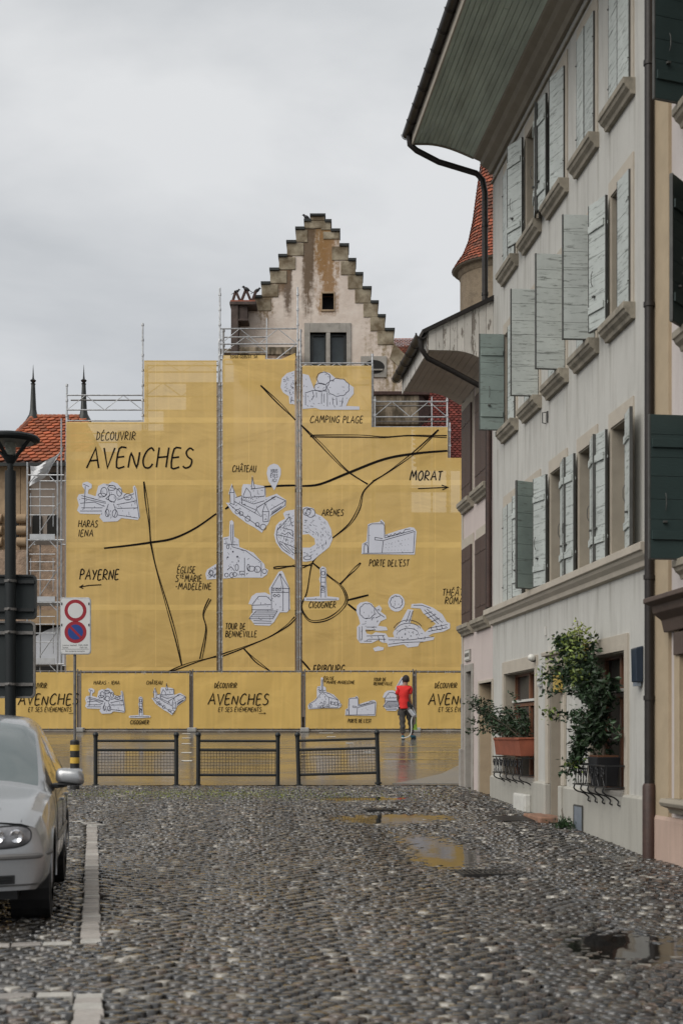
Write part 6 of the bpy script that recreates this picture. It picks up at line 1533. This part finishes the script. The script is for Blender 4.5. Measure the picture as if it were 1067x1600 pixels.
for i in range(nY-1):
    for j in range(nP-1):
        ya = (yv[i][0]+yv[i+1][0])/2; jj = (j+.5)/NP; q = (i, j)
        z = (P3[i][j][2]+P3[i+1][j+1][2])/2
        if jj < 4:
            inside = all(any(math.hypot(P3[a][b][1]-wy, P3[a][b][2]-wz) < WR+.005 for wy, wz in wheels) for a, b in ((i, j), (i+1, j), (i, j+1), (i+1, j+1)))
            if inside: continue
            side_faces['body'].append(q)
        elif 4 <= jj < 5 and 1.30 < ya < 3.6: 
            k = 'glass' if (4.12 < jj < 4.80 and not (2.28 < ya < 2.38) and 1.55 < ya < 3.35) else 'trim'
            if jj > 4.8: k = 'body'
            side_faces[k].append(q)
        elif jj >= 5.2 and 1.22 <= ya < 1.98: side_faces['glass' if ya > 1.24 else 'trim'].append(q)
        elif jj >= 5.4 and 3.5 <= ya < 3.95: side_faces['glass'].append(q)
        else: side_faces['body'].append(q)
# snap the arch edge to a circle
for i in range(nY):
    for j in range(nP):
        x, y, z = P3[i][j]
        if j <= 4*NP:
            for wy, wz in wheels:
                d = math.hypot(y-wy, z-wz)
                if .001 < d < WR+.03 and z > .16: P3[i][j] = (x, wy+(y-wy)/d*WR, wz+(z-wz)/d*WR) if d < WR+.005 or d < WR+.03 else P3[i][j]
for key, mm in (('body', M['car']), ('glass', M['car_glass']), ('trim', M['car_trim'])):
    s = MB(); idx = {}
    for sg in (1, -1):
        for (i, j) in side_faces[key]:
            f = []
            for a, b in ((i, j), (i+1, j), (i+1, j+1), (i, j+1)):
                kk = (a, b, sg if b < nP-1 else 0)
                if kk not in idx: idx[kk] = len(s.v); p = P3[a][b]; s.v.append((p[0]*sg, p[1], p[2]))
                f.append(idx[kk])
            s.f.append(tuple(f if sg > 0 else f[::-1]))
    if key == 'body':
        # front skin, curved in plan, joined to the first station
        z_list = [P3[0][j][2] for j in range(4*NP+1)]; nx_ = 24
        def fp(u, v):
            j = v*4*NP; j0 = min(int(j), 4*NP-1); t = j-j0; zz = z_list[j0]*(1-t)+z_list[j0+1]*t; xw = P3[0][j0][0]*(1-t)+P3[0][j0+1][0]*t
            x = xw*(2*u-1); crown = (.77-.70)*max(0, v-.75)*4*(1-(2*u-1)**2); 
            return (x, frontbend(x, zz), zz+crown)
        s.grid(fp, nx_, 4*NP)
        b0 = len(s.v); lip = [(P3[0][j][0], P3[0][j][1], P3[0][j][2]) for j in range(4*NP, nP)]
        # rear skin
        for sg in (1, -1):
            pts = [(P3[-1][j][0]*sg, P3[-1][j][1], P3[-1][j][2]) for j in range(nP)]+[(0, P3[-1][0][1], P3[-1][0][2])]
            s.add(pts, [tuple(range(len(pts)))])
        s.grid(lambda u, v: (-.76+1.52*u, .25+3.7*v, .20), 2, 6)
    o = s.build({'body': 'body', 'glass': 'windows', 'trim': 'window_frames'}[key], mm, CAR, smooth=38, recalc=False)
    bm = bmesh.new(); bm.from_mesh(o.data); bmesh.ops.remove_doubles(bm, verts=bm.verts, dist=.002); bmesh.ops.recalc_face_normals(bm, faces=bm.faces); bm.to_mesh(o.data); bm.free()
# dark wheel wells, wheels
for wy, wz in wheels:
    for sg in (1, -1):
        s = MB(); s.lathe([(.02, -.30), (WR+.03, -.30), (WR+.03, -.0), (WR, .0)], n=24, cap=False); b0 = 0
        s.xf(Matrix.Translation((sg*.845, wy, wz)) @ Matrix.Rotation(sg*R(90), 4, 'Y')); s.build('wheel_well', M['car_trim'], CAR)
        s = MB(); s.lathe([(.19, -.10), (.27, -.098), (.305, -.085), (.315, -.05), (.315, .05), (.305, .085), (.27, .098), (.19, .10)], n=36, cap=False)
        Mx = Matrix.Translation((sg*.752, wy, wz)) @ Matrix.Rotation(sg*R(90), 4, 'Y'); s.xf(Mx); ty = s.build('wheel', M['rubber'], CAR, smooth=30)
        s = MB(); s.lathe([(.195, .085), (.185, .07), (.17, .055), (.03, .06), (.005, .075)], n=24)
        for k in range(6):
            a = k*math.pi/3; s.bar((.03*math.cos(a), .03*math.sin(a), .075), (.18*math.cos(a), .18*math.sin(a), .08), .05, .02)
        s.xf(Mx); s.build('rim', M['rim'], ty, smooth=30)
        s = MB(); pts = [(sg*.863, wy+(WR+.006)*math.cos(R(a)), wz+(WR+.006)*math.sin(R(a))) for a in range(-12, 193, 8)]; s.path(pts, .008, 6); s.build('wheel_arch_lip', M['car'], CAR, smooth=True)
# headlights, bumper strip, lower intake, grille, mirror, handles, mouldings
def on_front(x, z, off=.0): return (x, frontbend(x, z)-off, z)
for sg in (1, -1):
    def hl(u, v):
        a = u*2*math.pi; r_ = v; ex = abs(math.cos(a))**.75*math.copysign(1, math.cos(a)); ez = abs(math.sin(a))**.75*math.copysign(1, math.sin(a))
        x = .565+.165*r_*ex; z = .640+.078*r_*ez+.012*(x-.56)*4; bul = .028*(1-r_**4)
        p = on_front(sg*x, z, bul+.004); return p
    s = MB(); s.grid(hl, 40, 6); hd = s.build('headlight', M['lens'], CAR, smooth='full')
    for cxx, r_ in ((.63, .052), (.50, .050)):
        s = MB(); c_ = on_front(sg*cxx, .645, .037); s.lathe([(r_, 0), (r_*.85, .012), (r_*.5, .004), (.008, -.004)], n=18); s.xf(Matrix.Translation(c_) @ Matrix.Rotation(R(90), 4, 'X')); s.build('reflector', M['chrome'], hd, smooth=True)
    s = MB(); rim = [on_front(sg*(.565+.168*math.copysign(abs(math.cos(t))**.75, math.cos(t))), .640+.081*math.copysign(abs(math.sin(t))**.75, math.sin(t))+.012*(.168*math.copysign(abs(math.cos(t))**.75, math.cos(t)))*4, .006) for t in [k*math.pi/20 for k in range(41)]]
    s.path(rim, .005, 5, cap=False); s.build('headlight_seal', M['car_trim'], hd)
s = MB(); pts = [on_front(x/20*.79, .495, .006) for x in range(-20, 21)]; pts = [(-.858, .42, .50)]+pts+[(.858, .42, .50)]
s.path(pts, .022, 8); s.build('bumper_strip', mat('grey_bumper_strip', (.16, .155, .15), .5, .1, 5), CAR, smooth=True)
s = MB(); s.grid(lambda u, v: on_front(-.62+1.24*u, .275+.085*v, .004), 30, 3); s.build('lower_intake', M['car_trim'], CAR)
for k in range(3): 
    s = MB(); s.path([on_front(-.60+1.2*i/20, .285+.03*k, .010) for i in range(21)], .006, 5); s.build('intake_slat', M['black'], CAR)
s = MB(); s.grid(lambda u, v: on_front(-.38+.76*u, .585+.10*v, .004), 20, 3); s.build('grille', M['car_trim'], CAR)
for sg in (1, -1):
    s = MB(); s.ball((0, 0, 0), 1, n=20, m=12); 
    def shp(p):
        x, y, z = p; x2 = math.copysign(abs(x)**.6, x); z2 = math.copysign(abs(z)**.65, z); return (sg*(.965+.118*x2), 1.46+.075*y-(.02 if x > 0 else 0), 1.005+(.064*z2 if z2 > -.5 else -.036)-.010*x2)
    s.v = [shp(p) for p in s.v]; mr = s.build('mirror', M['car'], CAR, smooth='full')
    s = MB(); s.bar((sg*.82, 1.50, .945), (sg*.93, 1.47, .955), .09, .04); s.box(min(sg*.86, sg*1.06), max(sg*.86, sg*1.06), 1.405, 1.53, .952, .968); s.build('mirror_foot', M['car_trim'], mr, bevel=.01)
    s = MB(); s.grid(lambda u, v: (sg*(.865+.20*u), 1.535, .945+.12*v), 3, 3); s.build('mirror_glass', M['chrome'], mr)
    for y_ in (2.20, 3.02):
        s = MB(); s.bar((sg*.876, y_-.09, .80), (sg*.876, y_+.09, .805), .028, .03); s.build('door_handle', M['car'], CAR, bevel=.008)
    s = MB(); s.path([(sg*.868, 1.28, .52), (sg*.872, 2.1, .53), (sg*.870, 2.95, .535)], .018, 6); s.build('side_moulding', mat('side_moulding', (.15, .15, .145), .5, .1, 5), CAR, smooth=True)
    s = MB()
    for y_ in (1.33, 2.34, 3.10): s.path([(sg*.8695, y_, .26), (sg*.8715, y_, .52), (sg*.8705, y_, .74), (sg*.851, y_, .92)], .003, 4)
    s.build('door_seam', M['car_trim'], CAR)
s = MB(); 
for sg in (1, -1): s.path([(sg*(.66-.02*(k/10)), .16+.10*k, float(np.interp(.10*k, [0, .3, .7, 1.05], [.746, .812, .878, .934]))) for k in range(0, 11)], .003, 4)
s.build('bonnet_seam', M['car_trim'], CAR)
s = MB(); s.box(-.62, .62, .30, 3.9, .08, .24); s.build('underbody_shade', M['car_trim'], CAR)  # black floor hung wide and low, standing in for the shadow beneath
s = MB()
for sg in (1, -1):
    s.box(sg*.12, sg*.62, 2.35, 2.48, .55, 1.18); s.ball((sg*.36, 2.42, 1.24), .12, (1, .5, .9))
s.build('seats', M['car_trim'], CAR)

def lift(o):
    if o.name.startswith(('wheel', 'rim')) and not o.name.startswith(('wheel_arch', 'wheel_well')): return
    k = .0 if o.name.startswith('wheel_') else 1
    for v in o.data.vertices:
        z = v.co.z; v.co.z = z+(.05+.04*max(0, (.35-z)/.15 if z < .35 else 0)*k+max(0, z-.95)*.21)
    for c_ in o.children: lift(c_)
for o in list(CAR.children): lift(o)

# ------------------------------------------------------------------ the man in red
PYm = 41.6; PXm = WX(636, PYm); pg = gz(PXm, PYm); sp = PYm/2222
MAN = thing('person', 'man in a red T-shirt and grey work trousers seen from behind, head turned right', 'person', (PXm, PYm, pg))
def J(px, py, y=0): return ((px-636)*sp, y, (1155-py)*sp)
def skin_mesh(name, verts, edges, radii, m, parent, root=0, sub=2, post=None):
    me = bpy.data.meshes.new(name); me.from_pydata([Vector(v) for v in verts], edges, []); o = bpy.data.objects.new(name, me); C.objects.link(o)
    md = o.modifiers.new('skin', 'SKIN'); md.use_smooth_shade = True
    for i, r_ in enumerate(radii):
        sv = me.skin_vertices[0].data[i]; sv.radius = (r_, r_) if isinstance(r_, (int, float)) else r_; sv.use_root = (i == root)
    sb = o.modifiers.new('sub', 'SUBSURF'); sb.levels = sub; sb.render_levels = sub
    bpy.context.view_layer.update(); me2 = bpy.data.meshes.new_from_object(o.evaluated_get(bpy.context.evaluated_depsgraph_get()))
    bpy.data.objects.remove(o); me2.name = name; me2.materials.clear(); me2.materials.append(m); me2.shade_smooth()
    if post: 
        for v in me2.vertices: v.co = post(v.co)
    o = bpy.data.objects.new(name, me2); C.objects.link(o); o.parent = parent; return o
# joints (facing away, slightly turned to the right)
pelvis = J(631, 1103.5); chest = J(630, 1081, -.01); neck = J(632.5, 1070, 0); headc = J(633.5, 1063, .02); top = J(634, 1059.5, .02)
shL = J(621.5, 1074.5); elL = J(621, 1089, .10); wrL = J(624, 1099, .26); shR = J(640, 1074.5); elR = J(639, 1090.5, -.05); wrR = J(642, 1101.5, .02)
hipL = J(627.5, 1106); hipR = J(635.5, 1106); knL = J(628, 1127, -.0); knR = J(641, 1126, .12); anL = J(628.5, 1148, .02); anR = J(643, 1148, .18); toeL = J(630, 1152.5, .17); toeR = J(648, 1151.5, .28)
V = [pelvis, J(630.5, 1092), chest, J(631, 1074.5), neck, headc, top, shL, elL, wrL, shR, elR, wrR, hipL, knL, anL, toeL, hipR, knR, anR, toeR, J(625.5, 1103, .30), J(643.5, 1104.5, .05)]
E = [(0,1),(1,2),(2,3),(3,4),(4,5),(5,6),(3,7),(7,8),(8,9),(3,10),(10,11),(11,12),(0,13),(13,14),(14,15),(15,16),(0,17),(17,18),(18,19),(19,20),(9,21),(12,22)]
RR = [.13, .125, .14, .10, .058, .085, .07, .065, .046, .032, .065, .046, .032, .095, .062, .042, .035, .095, .062, .042, .035, .036, .036]
skin_mesh('body', V, E, RR, M['skin'], MAN)
# fingers and thumb on both hands
for hand, dirx in ((J(643.5, 1104.5, .05), 1), (J(625.5, 1103, .30), -1)):
    hnd = Vector(hand)
    for k in range(5):
        base = hnd+Vector((dirx*(-.02+.013*k), .01, -.01)) if k < 4 else hnd+Vector((-dirx*.035, -.01, .02))
        L = (.07, .078, .074, .06, .055)[k]
        skin_mesh('finger', [base, base+Vector((dirx*.01, .02, -L*.5)), base+Vector((0, .045, -L*.8))], [(0,1),(1,2)], [.010, .009, .007], M['skin'], MAN, sub=1)
# shirt, trousers, shoes, hair
shirt = skin_mesh('shirt', [J(631, 1114), J(630.5, 1094), J(630, 1082, -.01), J(631, 1074.5), J(632, 1071.5), J(622.5, 1075), J(621, 1086, .06), J(639.5, 1075), J(640, 1086, -.04)],
  [(0,1),(1,2),(2,3),(3,4),(3,5),(5,6),(3,7),(7,8)], [(.215,.17), (.195,.155), (.20,.155), (.14,.12), .075, .09, .078, .09, .080], M['shirt'], MAN,
  post=lambda c: Vector((c.x+.012*math.sin(c.z*30+c.x*14), c.y, max(c.z, J(0, 1107.5)[2]))))
tr_ = skin_mesh('trousers', [J(631, 1100.5), hipL, knL, J(628.5, 1147, .02), hipR, knR, J(643, 1147, .17)], [(0,1),(1,2),(2,3),(0,4),(4,5),(5,6)], [.155, .125, .092, .080, .125, .092, .078], M['trousers'], MAN,
  post=lambda c: Vector((c.x+.010*math.sin(c.z*38), c.y+.008*math.sin(c.z*31), c.z)))
s = MB(); s.box(J(620.5, 0)[0], J(623, 0)[0], -.06, .05, J(0, 1118)[2], J(0, 1110)[2]); s.build('pocket', M['trousers'], MAN, bevel=.01)
for a, b, nm in ((anL, toeL, 0), (anR, toeR, 1)):
    a_ = Vector(a); b_ = Vector(b); zb = pgz = gz(PXm+a_.x, PYm+a_.y)-pg
    sh = skin_mesh('shoe', [Vector((a_.x, a_.y-.05, zb+.06)), Vector((a_.x, a_.y, zb+.07)), Vector((b_.x, b_.y-.02, zb+.055)), Vector((b_.x+.01, b_.y+.05, zb+.045))], [(0,1),(1,2),(2,3)], [.048, .055, .050, .036], M['shoe'], MAN)
    skin_mesh('sole', [Vector((a_.x, a_.y-.06, zb+.012)), Vector((b_.x+.01, b_.y+.06, zb+.012))], [(0,1)], [(.055,.02), (.05,.02)], M['sole'], sh, sub=1)
s = MB(); s.ball((headc[0]-.0, headc[1]-.012, headc[2]+.035), .112, (.94, .98, 1.12), 18, 12); s.v = [(x, y, max(z, headc[2]-.055)) for x, y, z in s.v]; s.build('hair', M['hair'], MAN, smooth='full')
s = MB(); s.ball((headc[0]+.098, headc[1]+.02, headc[2]-.01), .028, (.45, .8, 1.2), 8, 6); s.ball((headc[0]-.092, headc[1]+.02, headc[2]-.01), .028, (.45, .8, 1.2), 8, 6); s.build('ears', M['skin'], MAN, smooth='full')
s = MB(); s.ball((headc[0]+.02, headc[1]+.115, headc[2]-.02), .02, (1, 1.3, 1.5), 8, 6); s.build('nose', M['skin'], MAN, smooth='full')
# what he carries
TL = thing('suction_tool', 'silver canister tool with a pale hose hanging from the man\'s right hand', 'tool', (PXm+J(644, 0)[0], PYm-.10, pg+J(0, 1108)[2]))
ox_, oz_ = J(644, 0)[0], J(0, 1108)[2]
T2 = lambda px, py, y=0: (J(px, 0)[0]-ox_, y, J(0, py)[2]-oz_)
s = MB(); s.path([T2(637.5, 1108), T2(645.5, 1119)], .062, 16); s.build('canister', M['silver'], TL, smooth=30)
s = MB(); s.path([T2(636.5, 1106.6), T2(637.8, 1108.4)], .075, 16); s.path([T2(645.2, 1118.6), T2(646.6, 1120.5)], .068, 16); s.build('rings', M['galv_dark'], TL, smooth=30)
s = MB(); s.bar(T2(632.5, 1097.5), T2(642, 1107), .10, .16, up=(.4, 0, 1)); s.build('motor_housing', M['black'], TL, bevel=.02)
s = MB(); s.path([T2(633, 1110.5), T2(643.5, 1102)], .014, 8); s.build('bracket', M['galv_dark'], TL)
s = MB(); s.path([T2(642, 1103, .05), T2(648, 1116, .06), T2(649, 1121, .06)], .03, 8); s.build('side_tube', M['galv'], TL)
s = MB(); s.path([T2(*p) for p in smooth2([(643.5, 1119, 0), (641.5, 1127, -.05), (641.8, 1138, -.08), (640.5, 1147, -.08), (636, 1151.5, -.1), (629, 1153.2, -.12), (626, 1152.6, -.1)], 5)], .017, 8); s.build('hose', M['hose'], TL, smooth=True)
s = MB(); s.path([T2(649, 1114, .12), T2(650.5, 1138, .2)], .014, 6); s.prism([T2(645, 1140, .2), T2(652, 1141, .2), T2(650, 1130, .2), T2(646.5, 1133, .2)], (0, .1, 0)); s.build('nozzle', M['green_rubber'], TL)

# ------------------------------------------------------------------ plants
def leaves(mb, pts, size, rg, droop=.3, base=(1, 1, 1), aspect=.42):
    for p in pts:
        d = Vector((rg.gauss(0, 1), rg.gauss(0, 1), rg.gauss(-droop, .7))).normalized(); n = d.orthogonal().normalized(); n = (Matrix.Rotation(rg.uniform(0, 6.28), 3, d) @ n); w = d.cross(n)
        L = size*rg.uniform(.6, 1.3); hw_ = L*aspect/2; p = Vector(p); b = len(mb.v)
        mb.v += [tuple(p), tuple(p+d*L*.45+w*hw_+n*L*.05), tuple(p+d*L), tuple(p+d*L*.45-w*hw_+n*L*.05), tuple(p+d*L*.5-n*L*.06)]
        mb.f += [(b, b+1, b+4), (b+1, b+2, b+4), (b+2, b+3, b+4), (b+3, b, b+4)]
        k = rg.uniform(.55, 1.5); mb.col += [(base[0]*k, base[1]*k, base[2]*k, 1)]*5
rg = random.Random(11)
def hl2(u, v, z): return (u, v, z)
# planter on the far window guard
u0, u1 = g2[0]+.05, g2[1]-.30
e = hung('planter', (u0+u1)/2, .12, 1.19, 'terracotta trough standing on the iron guard of the far window', 'planter')
wd = (u1-u0)/2
s = MB(); s.prism([(-wd+.04, -.10, 0), (-wd+.04, .10, 0), (-wd, .14, .24), (-wd-.02, .155, .25), (-wd-.02, .155, .285), (-wd-.02, -.155, .285), (-wd-.02, -.155, .25), (-wd, -.14, .24)], (2*wd, 0, 0)); s.build('trough', M['terracotta'], e, bevel=.012)
s = MB(); s.box(-wd+.01, wd-.03, -.13, .13, .286, .29); s.build('soil', M['soil'], e)
e = hung('shrub', (u0+u1)/2, .12, 1.48, 'dense dark leafy shrub spilling out of the terracotta trough', 'plant')
s = MB(); st_ = []
for i in range(26):
    b = Vector((rg.uniform(-wd*.8, wd*.8), rg.uniform(-.08, .08), 0)); d = Vector((rg.gauss(0, .35), rg.gauss(.12, .3), rg.uniform(.5, .9))); L = rg.uniform(.5, .95)
    pts = [b+d*L*t+Vector((0, .10*t*t, -.12*t*t)) for t in (0, .35, .7, 1)]; s.path(pts, [.008, .007, .005, .003], 5); st_.append(pts)
for k in range(9):
    b = Vector((wd*.7, .02, .05)); d = Vector((rg.uniform(.2, .9), rg.uniform(.25, .75), rg.uniform(.1, .8))); L = rg.uniform(.55, .85)
    pts = [b+d*L*t+Vector((0, 0, .08*t-.10*t*t)) for t in (0, .35, .7, 1)]; s.path(pts, [.010, .008, .006, .003], 5); st_.append(pts)
s.build('stems', M['bark'], e)
s = MB(); s.col = []
for pts in st_:
    for k in range(60):
        t = rg.uniform(.15, 1)*3; i = min(int(t), 2); p = pts[i].lerp(pts[i+1], t-i)+Vector((rg.gauss(0, .03), rg.gauss(0, .03), rg.gauss(0, .03))); leaves(s, [p], .075, rg, .1, (1, 1, 1), .45)
s.build('foliage', M['leaf'], e)
# tall plant in the near window
uu = g1[0]+ (g1[1]-g1[0])*.42
e = hung('plant_pot', uu, .10, 1.0, 'square black pot with reddish soil on the near window guard', 'pot')
s = MB(); s.prism([(-.17, -.13, -.10), (-.17, .13, -.10), (-.21, .17, .24), (-.21, -.17, .24)], (.0, 0, 0)) if False else s.add([(-.16,-.12,-.12),(.16,-.12,-.12),(.16,.12,-.12),(-.16,.12,-.12),(-.21,-.15,.24),(.21,-.15,.24),(.21,.15,.24),(-.21,.15,.24)], [(0,3,2,1),(0,1,5,4),(1,2,6,5),(2,3,7,6),(3,0,4,7),(4,5,6,7)])
s.build('pot', M['black_pot'], e, bevel=.01)
s = MB(); s.box(-.19, .19, -.13, .13, .241, .262); s.build('soil', M['soil'], e)
e = hung('small_tree', uu, .10, 1.26, 'slender potted tree with dark leaves and yellowing top shoots before the near window', 'tree')
s = MB(); trunk = smooth2([(0, 0, 0), (.0, .0, .28), (.03, .06, .55), (.12, .14, .82), (.28, .22, 1.08), (.46, .28, 1.36)], 3); s.path(trunk, [.022-.0011*i for i in range(len(trunk))], 7); limbs = []
for i in range(54):
    k = rg.randrange(2, len(trunk)-1); b = Vector(trunk[k]); h_ = b.z
    d = Vector((rg.uniform(-1.0, .7), rg.uniform(-.2, .6), rg.uniform(-.25, .7))).normalized(); L = rg.uniform(.35, .80)*(1.0 if h_ < 1.1 else .55)
    pts = [b+d*L*t+Vector((0, 0, -.18*t*t*L)) for t in (0, .35, .7, 1)]; s.path(pts, [.009, .007, .005, .003], 5); limbs.append(pts)
for i in range(14):   # long low shoots hanging on the far side
    b = Vector(trunk[5]); L = rg.uniform(.5, .8); pts = [b+Vector((.75*t*L+rg.uniform(0, .1), .35*t*L, -.05-.9*t*t*L)) for t in (0, .35, .7, 1)]; s.path(pts, .006, 5); limbs.append(pts)
ups = []
for i in range(4):
    b = Vector(trunk[-1]); d = Vector((rg.uniform(-.15, .25), rg.uniform(-.05, .12), 1)).normalized(); L = (.55, .45, .35, .4)[i]; pts = [b-Vector((.12, .05, .3))+d*(L+.1)*t for t in (0, .35, .7, 1)]; s.path(pts, .006, 5); ups.append(pts)
s.build('trunk', M['bark'], e, smooth=True)
s = MB(); s.col = []
for pts in limbs:
    for k in range(92):
        t = rg.uniform(.1, 1)*3; i = min(int(t), 2); p = pts[i].lerp(pts[i+1], t-i)+Vector((rg.gauss(0, .045), rg.gauss(0, .045), rg.gauss(0, .045))); leaves(s, [p], rg.choice((.05, .075, .095)), rg, .35, (1, 1, 1), .5)
s.build('foliage', M['leaf'], e)
s = MB(); s.col = []
for pts in ups:
    for k in range(110):
        t = rg.uniform(.1, 1)*3; i = min(int(t), 2); p = pts[i].lerp(pts[i+1], t-i)+Vector((rg.gauss(0, .07), rg.gauss(0, .05), rg.gauss(0, .03))); bs = (1.5, .8, .5) if rg.random() < .25 and t < 2 else (1, 1.05, 1); leaves(s, [p], .07, rg, .1, bs, .42)
for pts in rg.sample([q for q in limbs if q[3].z > .95], 14)+rg.sample(limbs, 6):
    for k in range(26):
        p = pts[3]+Vector((rg.gauss(0, .06), rg.gauss(0, .06), rg.gauss(.02, .05))); leaves(s, [p], .07, rg, .1, (.7, .85, .8), .45)
s.build('young_leaves', M['leaf_y'], e)
# weed at the foot of the wall
x_, y_ = gp(880, 1294)
e = thing('weed', 'small green weed growing out of the cobbles at the grey house plinth', 'plant', (x_, y_, gz(x_, y_)))
s = MB(); s.col = []
for i in range(420):
    a, r_ = rg.uniform(0, 6.28), abs(rg.gauss(0, .09)); leaves(s, [(r_*math.cos(a), r_*math.sin(a), abs(rg.gauss(.03, .045)))], .06, rg, -.6, (1.2, 1.3, 1), .25)
s.build('leaves', M['leaf'], e)
s = MB()
for i in range(4): s.path([(0, 0, 0), (rg.uniform(-.08, .08), rg.uniform(-.05, .05), rg.uniform(.15, .3))], .003, 4)
s.build('stems', M['bark'], e)
# moss tufts between stones along the end of the cobbles
s = MB(); s.col = []
for i in range(2600):
    y_ = rg.gauss(25.3, .7); x_ = rg.gauss(-2.3, 1.6)
    if not (23 < y_ < 27.5): continue
    leaves(s, [(x_, y_, gz(x_, y_)-.004)], .03, rg, -1.2, (1.1, 1.15, .8), .35)
tag(s.build('moss', M['leaf_y']), kind='stuff')

# ------------------------------------------------------------------ birds on the castle
def bird(px, py, Y, label, flip=1, k=1):
    x_, z_ = WX(px, Y), WZ(py, Y)
    s = MB(); s.ball((0, 0, .13), .10, (1.5, .8, .85), 14, 10); s.v = [(x*math.cos(.5)-(z-.13)*math.sin(.5), y, .13+x*math.sin(.5)+(z-.13)*math.cos(.5)) for x, y, z in s.v]
    s.ball((.13, 0, .235), .055, (1.05, .9, .95), 12, 8); s.path([(.17, 0, .235), (.235, 0, .22)], [.018, .003], 6)
    s.add([(-.08, -.03, .09), (-.08, .03, .09), (-.30, .045, -.03), (-.30, -.045, -.03), (-.09, 0, .12)], [(0, 1, 2, 3), (0, 3, 4), (3, 2, 4), (1, 4, 2), (0, 4, 1)])
    s.path([(.01, -.03, .06), (.02, -.03, -.01)], .008, 5); s.path([(.01, .03, .06), (.02, .03, -.01)], .008, 5)
    o = s.build('bird', M['crow'], smooth=True, loc=(x_, Y, z_)); o.scale = (flip*k, k, k); tag(o, label, 'bird', None)
    return o
bird(478.5, 344.0, YC+.3, 'dark bird perched near the top of the stepped gable', -1, .75)
bird(369.5, 459.3, YC-.3, 'dark bird on the leftmost point of the zigzag chimney crown', 1, .62)
bird(385, 456.8, YC-.3, 'dark bird on the middle point of the zigzag chimney crown', -1, .8)
bird(401, 458.2, YC-.3, 'dark bird on the right point of the zigzag chimney crown', 1, .7)
